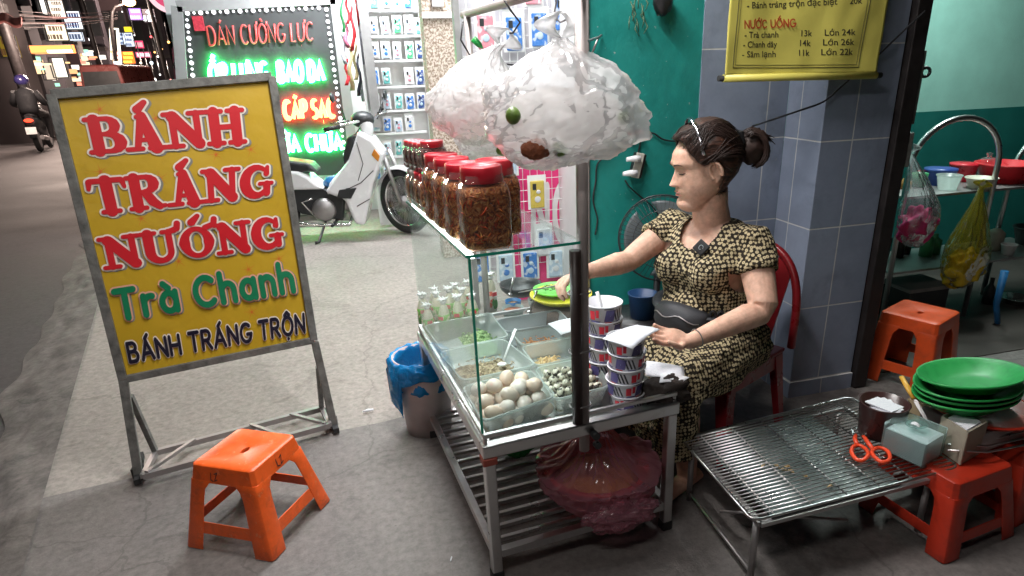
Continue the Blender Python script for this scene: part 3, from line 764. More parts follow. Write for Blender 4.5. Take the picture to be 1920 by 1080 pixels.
K['pole'] = mat('brushed_pole', (.36, .32, .31), .55, .35, .08, 10)
MB().tube([(SU + .004, .012, ZT - .09), (SU + .004, .012, PT)], .0145, 14).build('front_pole', K['pole'], cart, True)
MB().tube([(SU - .008, D_ + .01, ZT - .04), (SU - .008, D_ + .01, PT + .01)], .0125, 12).build('rear_pole', K['pole'], cart, True)
MB().tube([(SU - .008, D_ + .06, PT + .004), (SU + .004, -.03, PT - .004)], .0125, 12).build('cross_bar', K['pole'], cart, True)
brk = mat('dark_brown_pole', (.035, .022, .020), .4, 0, .3, 20)
MB().tube([(SU - .022, -.004, ZT + .01), (SU - .025, -.006, SZ - .012)], .0145, 12).build('dark_post', brk, cart, True)
for zz in (ZT + .06, ZT + .22, ZT + .38):
    mb = MB(); mb.tube([(SU - .010 + .030 * math.cos(a), .004 + .022 * math.sin(a), zz + .002 * math.sin(3*a)) for a in [2*PI*k/16 for k in range(16)]], .0022, 6, closed=True)
    mb.build('wire_tie', K['dullsteel'], cart, True)
mb = MB().tube([(SU + .022, -.010, ZT - .03), (SU + .022, -.032, ZT - .03)], .011, 10).tube([(SU + .030, -.008, ZT - .065), (SU + .030, -.026, ZT - .065)], .010, 10)
mb.build('clamp_bolt', K['black'], cart, True)

# ------------------------------------------------------------------ things on the cart
TZ = ZT - .026          # tray surface
def tub(name, label, pts, zr, m=None, cat='container', taper=.86, group='food tubs in the glass case'):
    """open rectangular tub; pts = rim corners as image points at height zr"""
    q = [bp(x, y, zr) for x, y in pts]
    c = sum(q, V()) / 4
    t = thing(name, label, cat, (c.x, c.y, TZ), CA, group)
    bot = [V((c.x + (p.x - c.x) * taper, c.y + (p.y - c.y) * taper, TZ + .002)) for p in q]
    def rr(ps, z, f, n=5):   # rounded quad ring
        out = []
        for i in range(4):
            p, a, b = ps[i], ps[i-1], ps[(i+1) % 4]
            ra = min(.028, (a - p).length * .3)
            d0, d1 = (a - p).normalized() * ra, (b - p).normalized() * ra
            for k in range(n + 1):
                s = k / n
                out.append(p + d0 * (1 - s) ** 2 + d1 * s ** 2)
        cc = sum(out, V()) / len(out)
        return [V((cc.x + (o.x - cc.x) * f, cc.y + (o.y - cc.y) * f, z)) for o in out]
    R1, R2, R3 = rr(q, zr, 1), rr(q, zr, 1.045), rr(bot, TZ + .002, 1)
    R4 = rr(q, zr - .006, 1.05)
    n = len(R1); mb = MB()
    vs = R4 + R2 + R1 + R3
    fs = [(j*n+i, j*n+(i+1) % n, (j+1)*n+(i+1) % n, (j+1)*n+i) for j in range(3) for i in range(n)] + [tuple(range(3*n, 4*n))]
    mb.add(vs, fs, False)
    mb.build('tub_shell', m or K['clearbox'], t)
    return t, q, bot
ZR = .497
T1 = tub('food_tub', 'frosted clear tub of chicken eggs at the front glass corner', [(868, 724), (994, 694), (1041, 741), (907, 788)], ZR)
T2 = tub('food_tub', 'frosted clear tub of brown minced topping with a white spoon', [(826, 660), (942, 635), (1003, 683), (868, 712)], ZR)
T3 = tub('food_tub', 'frosted clear tub of chopped spring onion below the sauce bottles', [(797, 610), (918, 586), (952, 630), (830, 655)], ZR)
T4 = tub('food_tub', 'frosted clear tub of speckled quail eggs beside the dark post', [(1004, 690), (1110, 668), (1143, 722), (1040, 748)], ZR)
T5 = tub('food_tub', 'clear tub with a few pale yellow shreds behind the quail eggs', [(978, 650), (1078, 632), (1108, 662), (1006, 685)], ZR - .004)
T6 = tub('food_tub', 'clear tub of orange dried shrimp in the middle of the case', [(958, 622), (1058, 604), (1080, 628), (980, 646)], ZR - .006)
T7 = tub('food_tub', 'grey tub almost empty in front of the yellow plate', [(930, 600), (1045, 580), (1066, 602), (950, 622)], ZR - .004, film('grey_tub', (.42, .45, .46), .75, .3, .12))
def fill(q, bot, zf, m, name, parent, amp=.012, seed=0, s0=0., s1=1., f=.95, sc=40):
    def fn(u, v):
        k = (zf - TZ) / (ZR - TZ)
        c = [bot[i].lerp(q[i], k) for i in range(4)]; cc = sum(c, V()) / 4
        c = [cc + (p - cc) * f for p in c]
        uu = s0 + (s1 - s0) * u
        p = (c[0] * (1-uu) + c[1] * uu) * (1-v) + (c[3] * (1-uu) + c[2] * uu) * v
        e = min(u, 1-u, v, 1-v) * 5; e = min(1, e)
        p.z = TZ + .004 + (zf - TZ) * e * (.75 + .5 * noise.noise((p.x * sc * .4, p.y * sc * .4, seed))) + amp * noise.noise((p.x * sc * 2.5, p.y * sc * 2.5, seed + 4)) * e
        return p
    return MB().grid(fn, 40, 40).build(name, m, parent)
K['mince'] = mat('brown_mince', (.30, .20, .10), .55, 0, .4, 90, c2=(.52, .42, .26), bump=.8, bscale=220)
K['shrimp'] = mat('orange_dried_shrimp', (.56, .16, .03), .5, 0, .4, 110, c2=(.72, .36, .12), bump=.8, bscale=200)
K['shred'] = mat('pale_yellow_shreds', (.75, .46, .16), .5, 0, .3, 120, c2=(.80, .62, .36), bump=.8, bscale=200)
K['onion'] = mat('chopped_spring_onion', (.10, .34, .04), .5, 0, .5, 120, c2=(.50, .66, .30), bump=.9, bscale=240)
fill(T2[1], T2[2], .452, K['mince'], 'minced_topping', T2[0], .012, 2)
fill(T6[1], T6[2], .458, K['shrimp'], 'dried_shrimp', T6[0], .012, 5, .1, .8)
fill(T5[1], T5[2], .452, K['shred'], 'yellow_shreds', T5[0], .012, 7, .15, .62)
fill(T3[1], T3[2], .450, K['onion'], 'spring_onion', T3[0], .010, 9, .45, .98)
# loose pieces so the fillings read as food
for T_, m_, n_, zf, k_, nm in ((T6, K['shrimp'], 60, .462, (.12, .78), 'shrimp_pieces'), (T3, K['onion'], 70, .455, (.48, .95), 'onion_rings'), (T2, K['mince'], 70, .462, (.06, .94), 'mince_pieces'), (T5, K['shred'], 45, .458, (.18, .6), 'shred_pieces')):
    mb = MB()
    for _ in range(n_):
        u, v = RND.uniform(*k_), RND.uniform(.12, .88); q = [T_[2][i].lerp(T_[1][i], .6) for i in range(4)]
        p = (q[0]*(1-u) + q[1]*u) * (1-v) + (q[3]*(1-u) + q[2]*u) * v; p.z = zf + RND.uniform(-.012, .004)
        a = RND.uniform(0, 6.28); d = V((math.cos(a), math.sin(a), RND.uniform(-.4, .4))) * RND.uniform(.004, .009)
        mb.tube([p - d, p + V((0, 0, .002)), p + d], [.0012, .0026, .0012], 5)
    mb.build(nm, m_, T_[0])
egg_m = [mat('egg_shell', c, .42, 0, .05, 30, sub=.05) for c in ((.80, .66, .55), (.82, .73, .65), (.72, .55, .43))]
q_m = mat('quail_shell', (.62, .58, .46), .45, 0, .1, 70, c2=(.03, .022, .016), mixlo=.53, mixhi=.58, detail=3)
def egg_mesh(r, l):
    mb = MB()
    def fn(d): return 1 + .13 * (1 - d.z) * .5 - .04
    mb.sph((0, 0, 0), (r, r, l), 18, 12, lambda d: 1 + .06 * (-d.z))
    return mb
def lay(T_, proto, spots, label, group):
    first = True
    for (u, v, z, rx, ry) in spots:
        q, b = T_[1], T_[2]; k = (z - TZ) / (ZR - TZ); k = max(0, min(1, k)); c = [b[i].lerp(q[i], k) for i in range(4)]
        p = (c[0]*(1-u) + c[1]*u) * (1-v) + (c[3]*(1-u) + c[2]*u) * v; p.z = z
        o = proto[0] if first else copy_tree(proto[len(label) * 0 + RND.randrange(len(proto))])
        first = False
        o.location = p; o.rotation_euler = (rx, ry, RND.uniform(0, 6))
        tag(o, label, 'egg', group)
protos = [egg_mesh(.0215, .0275).build('chicken_egg', m) for m in egg_m]
sp_ = []
for j, (z, nu, nv, o_) in enumerate(((TZ + .026, 5, 4, .11), (TZ + .058, 4, 3, .17))):
    for a in range(nu):
        for b_ in range(nv):
            sp_.append((o_ + (1 - 2*o_) * a / (nu-1) + RND.uniform(-.02, .02), o_ + (1 - 2*o_) * b_ / (nv-1) + RND.uniform(-.03, .03), z + RND.uniform(0, .008), RND.uniform(.9, 1.6), RND.uniform(-.4, .4)))
sp_ += [(.34, .42, TZ + .092, 1.4, .3), (.55, .30, TZ + .095, 1.3, 0), (.62, .62, TZ + .092, 1.5, .2), (.44, .72, TZ + .088, 1.2, -.3)]
lay(T1, protos, sp_, 'pale chicken egg heaped in the front tub of the glass case', 'chicken eggs')
for o in protos[1:]: o.location = CW(.10 + .05 * protos.index(o), .15, TZ + .094); o.rotation_euler = (1.3, .2, .5); tag(o, 'pale chicken egg heaped in the front tub of the glass case', 'egg', 'chicken eggs')
qp = [egg_mesh(.0125, .0165).build('quail_egg', q_m)]
sp_ = []
for z, nu, nv, o_ in ((TZ + .016, 6, 5, .1), (TZ + .038, 6, 5, .12), (TZ + .058, 5, 4, .16)):
    for a in range(nu):
        for b_ in range(nv):
            sp_.append((o_ + (1-2*o_)*a/(nu-1) + RND.uniform(-.03, .03), o_ + (1-2*o_)*b_/(nv-1) + RND.uniform(-.03, .03), z + RND.uniform(0, .007), RND.uniform(.6, 1.6), RND.uniform(-.5, .5)))
lay(T4, qp, sp_, 'small speckled quail egg in the tub beside the dark post', 'quail eggs')
# spoons
def spoon(name, label, p0, p1, m, bowl=.016):
    p0, p1 = V(p0), V(p1); d = (p1 - p0).normalized()
    mb = MB().tube([p0, p0.lerp(p1, .5) + V((0, 0, .003)), p1], [.004, .0045, .006], 8, flat=.5)
    mb.sph(p0 - d * bowl * .8, (bowl, bowl * .8, .006), 14, 8)
    return tag(mb.build(name, m), label, 'spoon', 'spoons')
spoon('plastic_spoon', 'white plastic spoon standing in the brown minced topping', bp(944, 676, .475), bp(967, 617, .56), K['white'])
spoon('steel_spoon', 'thin steel spoon leaning out of the grey tub by the plate', bp(994, 580, .48), bp(1007, 545, .55), K['steel'], .012)
spoon('steel_spoon', 'steel spoon sticking up from the small blue sauce cup', bp(957, 548, .50), bp(963, 520, .56), K['steel'], .010)
# sauce bottles in a row at the back of the case
K['leafg'] = mat('leaf_green_print', (.05, .22, .03), .45, 0, .2, 40)
def bottle():
    t = thing('sauce_bottle', 'white squeeze bottle with green leaf print, twisted film cap', 'bottle', (0, 0, 0), 0, 'sauce bottles')
    MB().lathe([(.020, 0), (.0235, .004), (.0240, .055), (.0225, .085), (.015, .108), (.008, .118)], n=18, sx=1, sy=.8).build('body', K['bottlew'], t, True)
    MB().lathe([(.0245, .012), (.0247, .06), (.0236, .080)], n=18, sx=1, sy=.8).build('print', K['bottlep'], t, True)
    for k in range(3):
        a = 2*PI*k/3; mb = MB(); T = Matrix.Rotation(a, 4, 'Z')
        for y_, z_, w_, h_ in ((.004, .034, .007, .016), (-.006, .040, .006, .013), (.0, .024, .008, .008)): mb.sph((0, 0, 0), (.0025, w_, h_), 12, 8, T=None) if False else mb.add([T @ V((.0252 + (0 if abs(math.sin(a)) < .1 else -.0028), y_ + w_ * math.cos(q) , z_ + h_ * math.sin(q))) for q in [2*PI*j/12 for j in range(12)]], [list(range(12))])
        mb.build('leaf_mark', K['leafg'], t, True)
        m2 = MB(); m2.add([T @ V((.0250 + (0 if abs(math.sin(a)) < .1 else -.0028), -.010 + .020 * u_, .062 + .014 * v_)) for u_, v_ in ((0, 0), (1, 0), (1, 1), (0, 1))], [(0, 1, 2, 3)]); m2.build('red_mark', K['lidred'], t, True)
    mb = MB()
    mb.lathe([(.008, .116), (.011, .122), (.013, .128), (.004, .131)], n=10)
    for k in range(7):
        a = 2*PI*k/7; mb.tube([(0, 0, .128), (.012*math.cos(a), .012*math.sin(a), .136), (.021*math.cos(a), .021*math.sin(a), .133 + .006 * (k % 3))], [.004, .005, .0015], 5)
    mb.build('film_cap', K['white'], t, True)
    return t
K['bottlew'] = mat('creamy_bottle', (.60, .57, .44), .35, 0, .06, 30)
K['bottlep'] = mat('leaf_print', (.70, .66, .46), .4, 0, .1, 44, c2=(.12, .36, .05), mixlo=.44, mixhi=.5, detail=2)
K['bottler'] = mat('red_leaf_print', (.80, .74, .66), .4, 0, .1, 40, c2=(.62, .12, .07), mixlo=.52, mixhi=.58, detail=2)
bt = bottle(); b0 = True
for i, (x, y) in enumerate(((797, 612), (822, 606), (846, 603), (870, 598), (836, 626), (862, 620), (888, 612), (806, 632), (818, 596), (858, 590), (880, 584))):
    p = bp(x, y, TZ); p.z = TZ
    lab = 'creamy sauce bottle with white film cap crowded in the back of the glass case'
    if b0: bt.location = p; bt['label'] = lab; b0 = False; bt.rotation_euler = (0, 0, .4)
    else: copy_at(bt, p, RND.uniform(0, 6), lab, 'sauce bottles', scale=RND.uniform(.93, 1.06))
bb = copy_at(bt, bp(922, 585, TZ), 1.0, 'taller white sauce bottle with red band, rightmost in the glass case', 'sauce bottles', scale=1.22)
for c in bb.children:
    if c.name.startswith('print'): c.data = c.data.copy(); c.data.materials[0] = K['bottler']
# plates, bowls and the brazier beyond the tubs
def plate(name, label, c, r, m, h=.018, rim=.004, tilt=(0, 0), sy=1., cat='plate', group=None, flute=0):
    T = Matrix.Rotation(tilt[0], 4, 'X') @ Matrix.Rotation(tilt[1], 4, 'Y')
    prof = [(r*.10, .0), (r*.62, .0), (r*.74, .003), (r*.96, h), (r, h + .001), (r*1.0, h - rim), (r*.76, -.003), (r*.6, -.005), (r*.1, -.005)]
    mb = MB(); mb.lathe(prof, n=48, sy=sy, T=T)
    o = mb.build(name, m); o.location = c
    return tag(o, label, cat, group)
K['yplate'] = mat('yellow_plastic', (.62, .55, .04), .35, 0, .1, 20)
K['gplate'] = mat('lime_plate', (.16, .62, .10), .35, 0, .1, 20)
pc = bp(1052, 562, .50)
MB_ = MB().lathe([(.12, 0), (.135, .01), (.125, .055), (.10, .062)], n=28)
o = MB_.build('charcoal_stove', mat('stove_clay', (.10, .075, .065), .8, 0, .3, 20, bump=.4)); o.location = (pc.x, pc.y, TZ + .001); tag(o, 'dark round stove under the yellow plate at the back of the cart', 'stove')
plate('yellow_plate', 'yellow plastic plate under the green one by the right hand', (pc.x, pc.y, TZ + .078), .125, K['yplate'], .022)
g2 = bp(1040, 548, .515)
plate('green_plate', 'small lime green plate lying on the yellow plate', (g2.x, g2.y, TZ + .093), .088, K['gplate'], .012)
mb = MB()
for _ in range(30):
    p = V((g2.x, g2.y, TZ + .106)) + V((RND.uniform(-.05, .05), RND.uniform(-.03, .03), RND.uniform(0, .008)))
    a = RND.uniform(0, 6.28); mb.tube([p, p + V((math.cos(a), math.sin(a), .2)) * .015], .002, 5)
tag(mb.build('chopped_garnish', K['onion']), 'heap of chopped green garnish on the lime plate', 'garnish')
wk = bp(985, 540, .50)
o = MB().lathe([(.0, .0), (.06, .004), (.085, .03), (.092, .05), (.088, .05), (.08, .03), (.05, .01), (.0, .008)], n=30).build('wok', K['black']); o.location = (wk.x - .01, wk.y + .05, TZ + .03); tag(o, 'dark metal bowl behind the glass and the spoons', 'bowl')
sb = bp(962, 566, .47)
def cup(name, label, c, r0, r1, h, m, fillm=None, n=20, cat='cup', group=None, fz=.75):
    t = thing(name, label, cat, c, 0, group)
    MB().lathe([(0, 0), (r0, 0), (r1, h), (r1 * .95, h), (r0 * .93, .004), (0, .004)], n=n).build('shell', m, t, True)
    if fillm: MB().lathe([(0, h * fz), (r0 + (r1 - r0) * fz - .004, h * fz - .001)], n=n).build('contents', fillm, t, True)
    return t
cup('sauce_cup', 'small blue sauce cup in front of the dark bowl', (sb.x, sb.y, TZ), .026, .034, .05, K['blue'], K['shrimp'])
sb = bp(955, 590, .45)
cup('sauce_bowl', 'clear bowl of red chilli flakes behind the grey tub', (sb.x + .02, sb.y + .02, TZ), .035, .046, .045, K['clearbox'], mat('chilli', (.45, .05, .015), .5, 0, .5, 80, c2=(.6, .2, .05)))
sb = bp(1012, 572, .45)
cup('sauce_bowl', 'clear bowl of dark sauce left of the yellow plate', (sb.x, sb.y + .02, TZ), .035, .046, .045, K['clearbox'], mat('dark_sauce', (.09, .03, .015), .25))
# printed round tubs stacked at the near right of the cart
K['tubwhite'] = mat('tub_white', (.74, .74, .78), .4, 0, .04, 20)
K['prtp'] = mat('purple_print', (.09, .075, .22), .42, 0, .1, 20); K['prtk'] = mat('black_print', (.03, .03, .04), .42, 0, .1, 20); K['prtr'] = mat('crimson_print', (.55, .02, .04), .42, 0, .1, 20)
def printed_tub(r=.0335, h=.040):
    t = thing('printed_tub', 'x', 'tub', (0, 0, 0), 0, 'stacked printed tubs')
    MB().lathe([(0, .0), (r*.90, 0), (r*.985, h*.93), (r*1.03, h*.93), (r*1.03, h), (r*.96, h), (r*.87, .003), (0, .003)], n=32).build('shell', K['tubwhite'], t, True)
    mb = MB()
    def patch(a0, a1, z0, z1, m, skew=0.):
        mb.cur = m; n = 5
        for i in range(n):
            aa, ab = a0 + (a1-a0)*i/n, a0 + (a1-a0)*(i+1)/n
            def P_(a, z, s): rr = r * (.90 + .085 * z / .93) * 1.006; return (rr*math.cos(a + s), rr*math.sin(a + s), h*z)
            mb.add([P_(aa, z0, 0), P_(ab, z0, 0), P_(ab, z1, skew), P_(aa, z1, skew)], [(0, 1, 2, 3)], True)
    for k in range(3):
        o_ = 2*PI*k/3 + .2 * math.sin(k * 5)
        patch(o_ + .06, o_ + .60, .84, .90, 1); patch(o_ + .80, o_ + 1.30, .04, .10, 0); patch(o_ + 1.40, o_ + 1.98, .06, .15, 0, .1); patch(o_ + .10, o_ + .5, .03, .09, 2)
        patch(o_ + .05, o_ + .62, .12, .80, 0, .12)
        for j in range(3): patch(o_ + .78 + .2*j, o_ + .88 + .2*j, .15, .8, 1, -.22)
        patch(o_ + 1.42, o_ + 1.72, .2, .72, 2); patch(o_ + 1.78, o_ + 1.96, .34, .8, 2)
    mb.build('print', [K['prtp'], K['prtk'], K['prtr']], t, True)
    return t
pt = printed_tub()
p0 = bp(1172, 758, TZ)
zs = TZ
labs = ['bottom printed tub of the near stack, resting on the cart tray', 'second printed tub from the bottom of the near stack', 'third printed tub from the bottom of the near stack, red marks', 'fourth printed tub from the bottom of the near stack', 'top printed tub of the near stack under the paper sheets']
STZ = .0385
for i, lb in enumerate(labs):
    loc = (p0.x + (.004, -.002, .001, .003, -.001)[i], p0.y + (.0, .003, -.002, .002, 0)[i], zs)
    s_ = 1.18 if i else 1.12
    if i == 0: pt.location = loc; pt.rotation_euler = (0, 0, 2.2); pt.scale = (1.58, 1.58, 1.14); pt['label'] = lb
    else: copy_at(pt, loc, (4.1, 3.0, 5.4, 3.6, 4.6)[i], lb, scale=(1.64, 1.64, 1.17))
    zs += .0430
STOP = zs
p1 = bp(1150, 742, TZ); p1 = p1 + V((.004, .088, 0)); zz = TZ
for i in range(5):
    copy_at(pt, (p1.x - .004 * (i % 2), p1.y, zz), 1.1 * i + .4, ('lowest', 'second', 'third', 'fourth', 'fifth')[i] + ' printed tub from below in the far stack behind the near tubs', scale=(1.6, 1.6, 1.17)); zz += .0445
ot = copy_at(pt, (p1.x - .005, p1.y + .0, zz), 4.35, 'open printed tub with a small ladle on top of the far stack', scale=(1.7, 1.7, 1.34))
OT = V((p1.x - .005, p1.y, zz))
spoon('plastic_ladle', 'small clear plastic ladle standing in the open top tub', OT + V((.0, .008, .03)), OT + V((-.012, .025, .078)), K['white'], .010)
def sheet(name, label, pts, m, curl=.006, group='paper sheets', cat='paper', n=8, print_=False, t=.0006):
    q = [V(p) for p in pts]
    def fn(u, v):
        p = (q[0]*(1-u) + q[1]*u) * (1-v) + (q[3]*(1-u) + q[2]*u) * v
        p.z += curl * (math.sin(u * 3.1) - .3 * math.cos(v * 4.5)); return p
    o = MB().grid(fn, n, n).build(name, m, solid=t); return tag(o, label, cat, group)
K['printpaper'] = mat('printed_paper', (.80, .82, .86), .8, 0, .04, 50)
def printed(name, c1, c2):
    m = mat(name, c1, .8, 0, .03, 30); t = m.node_tree; N = t.nodes; L = t.links; b = N['Principled BSDF']
    tc = N.new('ShaderNodeTexCoord'); wv = N.new('ShaderNodeTexWave'); wv.inputs['Scale'].default_value = 45; wv.inputs['Distortion'].default_value = 0
    wv.bands_direction = 'Y'; L.new(tc.outputs['Object'], wv.inputs['Vector'])
    no = N.new('ShaderNodeTexNoise'); no.inputs['Scale'].default_value = 150; L.new(tc.outputs['Object'], no.inputs['Vector'])
    mu = N.new('ShaderNodeMath'); mu.operation = 'MULTIPLY'; L.new(wv.outputs['Fac'], mu.inputs[0]); L.new(no.outputs['Fac'], mu.inputs[1])
    rp = N.new('ShaderNodeValToRGB'); rp.color_ramp.elements[0].position = .42; rp.color_ramp.elements[1].position = .5
    rp.color_ramp.elements[0].color = tuple(c1) + (1,); rp.color_ramp.elements[1].color = tuple(c2) + (1,)
    L.new(mu.outputs[0], rp.inputs[0]); L.new(rp.outputs[0], b.inputs['Base Color']); return m
K['form'] = printed('form_paper', (.82, .83, .88), (.66, .68, .76))
zt = STOP + .012
sheet('paper_sheet', 'white printed sheet held over the near tub stack', [bp(1130, 634, zt), bp(1195, 608, zt + .01), bp(1238, 618, zt + .014), bp(1186, 655, zt)], K['form'])
sheet('paper_sheet', 'white sheet lying over the clear tubs behind the dark post', [bp(1027, 606, .51), bp(1095, 594, .515), bp(1110, 618, .51), bp(1052, 628, .505)], K['paper'])
sheet('paper_sheet', 'printed sheet sticking out from under the brown cloth', [bp(1212, 676, .52), bp(1282, 688, .50), bp(1284, 712, .50), bp(1210, 706, .50)], K['form'], .003)
sheet('paper_sheet', 'folded paper corner lying over the brown cloth edge', [bp(1240, 700, .512), bp(1293, 707, .505), bp(1278, 718, .50), bp(1236, 718, .505)], K['paper'], .003)
# crumpled brown cloth on the tray
cc = bp(1245, 735, .46)
def fn(d): return 1 + .35 * noise.noise(d * 2.1 + V((3, 1, 7))) + .16 * noise.noise(d * 6) + .05 * noise.noise(d * 15)
o = MB().sph((0, 0, 0), (.075, .055, .045), 40, 26, fn).build('cloth', mat('brown_cloth', (.035, .026, .022), .9, 0, .3, 30, bump=.4, bscale=300)); o.location = (cc.x, cc.y, ZT + .012); tag(o, 'crumpled dark brown cloth at the right end of the cart', 'cloth')

# ------------------------------------------------------------------ jars on the glass shelf
def strands(name, ca, cb_, cc_):
    m = mat(name, ca, .45, 0, .3, 40, c2=cb_, mixlo=.35, mixhi=.6, bump=1., bscale=120, dist=.006)
    t = m.node_tree; N = t.nodes; L = t.links; b = N['Principled BSDF']
    tc = N.new('ShaderNodeTexCoord'); v = N.new('ShaderNodeTexNoise'); v.inputs['Scale'].default_value = 55; v.inputs['Detail'].default_value = 2; v.inputs['Distortion'].default_value = 2.2
    L.new(tc.outputs['Object'], v.inputs['Vector'])
    rp = N.new('ShaderNodeValToRGB'); e = rp.color_ramp.elements
    e[0].position = .36; e[0].color = tuple(x * .3 for x in ca) + (1,); e[1].position = .66; e[1].color = tuple(cc_) + (1,)
    e.new(.46).color = tuple(ca) + (1,); e.new(.56).color = tuple(cb_) + (1,)
    L.new(v.outputs['Fac'], rp.inputs[0]); L.new(rp.outputs[0], b.inputs['Base Color'])
    bu = N.new('ShaderNodeBump'); bu.inputs['Strength'].default_value = 1; bu.inputs['Distance'].default_value = .006
    L.new(v.outputs['Fac'], bu.inputs['Height']); L.new(bu.outputs['Normal'], b.inputs['Normal'])
    return m
K['jerky'] = strands('orange_shreds', (.50, .13, .03), (.70, .26, .07), (.85, .48, .2))
K['darkfood'] = strands('dark_dried_food', (.12, .06, .04), (.15, .07, .04), (.3, .16, .1))
UPZ = V((0, 0, 1))
def jar(name, a, h, food, lidm, pw=5.):
    t = thing(name, 'x', 'jar', (0, 0, 0), 0, 'jars of dried food on the glass shelf')
    hb = h * .84
    pr_ = [(a*.90, 0), (a*.99, .006), (a, .02), (a, hb*.20), (a*.965, hb*.22), (a*.965, hb*.25), (a, hb*.27), (a, hb*.80), (a*.93, hb*.90), (a*.80, hb*.97), (a*.78, h*.90)]
    MB().lathe(pr_, n=40, pw=pw).build('jar_wall', K['jar'], t, True)
    MB().lathe([(0, .003)] + [(r*.955, max(z, .003)) for r, z in pr_[:-2]] + [(a*.5, hb*.93), (0, hb*.95)], n=40, pw=pw).build('dried_food', food, t, True)
    if a > .05:
        jr = random.Random(31); ms_ = [mat('shred_' + n_, c_, .42, 0, .2, 60) for n_, c_ in (('orange', (.68, .20, .035)), ('amber', (.80, .40, .12)), ('brown', (.36, .09, .02)), ('red', (.62, .08, .02)))]
        mb = MB()
        for k in range(420):
            mb.cur = jr.randrange(4); an = jr.uniform(0, 6.283); ca, sa = math.cos(an), math.sin(an); q_ = (abs(ca) ** pw + abs(sa) ** pw) ** (-1 / pw); z_ = jr.uniform(.010, hb * .88)
            rr_ = a * .945 * (1 if z_ < hb * .78 else 1 - .22 * (z_ / hb - .78) / .12)
            c_ = V((ca * q_ * rr_, sa * q_ * rr_, z_)); tg = V((-sa, ca, 0)); th_ = jr.uniform(0, 3.14); dd = tg * math.cos(th_) + UPZ * math.sin(th_); bb = tg * -math.sin(th_) + UPZ * math.cos(th_); l_ = jr.uniform(.008, .020); cv = jr.uniform(-.008, .008)
            inn = V((-ca, -sa, 0))
            mb.tube([c_ + dd * l_ * s_ + bb * cv * (1 - s_ * s_) + inn * (.003 * s_ * s_) for s_ in (-1, -.5, 0, .5, 1)], [.0008, .0017, .0019, .0017, .0008], 5)
        mb.build('shreds', ms_, t, True)
    lr = a * .86
    MB().lathe([(lr*.97, hb*.955), (lr, hb*.96), (lr, h*.985), (lr*.96, h), (lr*.88, h*.998), (lr*.86, h*.985), (0, h*.985)], n=40).build('lid', lidm, t, True)
    return t
SH = SZ + .0062
J = jar('food_jar', .057, .190, K['jerky'], K['lidred'])
def putjar(proto, x, y, lab, s=1., z=SH, first=False, uv=None, rz=0.):
    u, v = uv if uv else cl(x, y, SH)
    p = CW(u, v, z)
    if first: proto.location = p; proto.rotation_euler = (0, 0, CA); proto['label'] = lab; proto.scale = (s,) * 3
    else: return copy_at(proto, p, CA + rz, lab, scale=s)
putjar(J, 0, 0, 'big square jar of orange shreds with red lid, nearest on the glass shelf', uv=(.062, .075), first=True)
putjar(J, 0, 0, 'square jar of orange shreds half hidden to the right of the nearest jar', uv=(.130, .195), s=.98)
putjar(J, 0, 0, 'second square jar of orange shreds in the left row on the shelf', uv=(.054, .205), s=.96)
putjar(J, 0, 0, 'third square jar of orange shreds in the left row on the shelf', uv=(.052, .325), s=.96)
putjar(J, 0, 0, 'fourth square jar of orange shreds, last big one in the left row', uv=(.050, .440), s=.96)
J2 = jar('food_jar', .040, .112, K['jerky'], K['lidred'])
putjar(J2, 0, 0, 'slim jar of orange shreds with red lid just past the big jars', uv=(.040, .565), first=True)
putjar(J2, 0, 0, 'slim jar with red lid, second past the big jars', uv=(.038, .635))
J3 = jar('food_jar', .038, .110, K['darkfood'], mat('grey_white_lid', (.62, .60, .58), .4))
putjar(J3, 0, 0, 'slim jar of dark dried food with pale lid near the far shelf end', uv=(.036, .70), first=True)
J4 = putjar(J2, 0, 0, 'slim jar with pale lid, farthest at the shelf end', uv=(.034, .755), s=.95)
for c in list(J4.children):
    if c.name.startswith('lid'): c.data = J3.children[-1].data
J5 = jar('food_jar', .040, .095, strands('dark_red_food', (.14, .02, .02), (.26, .06, .05), (.45, .2, .16)), K['lidred'])
tl = ['nearest', 'second', 'third', 'fourth', 'farthest']
for i in range(5):
    lab = tl[i] + ' jar of the upper row stacked on the slim jars'
    uv = (.052 - .004 * i, .560 + .052 * i)
    if i == 0: putjar(J5, 0, 0, lab, uv=uv, z=SH + .1125, first=True)
    else: putjar(J5, 0, 0, lab, uv=uv, z=SH + .1125 - .001 * i, s=.9)
# ================================================================== WOMAN
fB = V((-.88, -.475, 0)).normalized(); lB = V((.475, -.88, 0)).normalized(); UP = V((0, 0, 1))
hC = V((1.044, 1.90, 1.050))
hF = V((-.945, .20, -.23)).normalized(); hL = UP.cross(hF).normalized(); hU = hF.cross(hL).normalized()
HS = 1.075
def interp(tab, z):
    if z >= tab[0][0]: return tab[0][1]
    for (z0, a), (z1, b) in zip(tab[:-1], tab[1:]):
        if z1 <= z <= z0:
            t = (z - z1) / (z0 - z1); t = t * t * (3 - 2 * t) * .5 + t * .5
            return b + (a - b) * t
    return tab[-1][1]
XF = [(.112, 0), (.104, .034), (.09, .060), (.06, .084), (.035, .092), (.014, .083), (-.01, .086), (-.035, .089), (-.05, .091), (-.068, .085), (-.088, .086), (-.105, .066), (-.116, .035)]
XB = [(.112, 0), (.104, -.036), (.09, -.062), (.06, -.088), (.03, -.098), (0, -.095), (-.03, -.08), (-.06, -.05), (-.09, -.012), (-.116, .02)]
WD = [(.112, 0), (.104, .030), (.09, .048), (.06, .069), (.03, .077), (0, .077), (-.03, .075), (-.06, .068), (-.085, .052), (-.105, .032), (-.116, .008)]
def gs(x, s): return math.exp(-(x / s) ** 2)
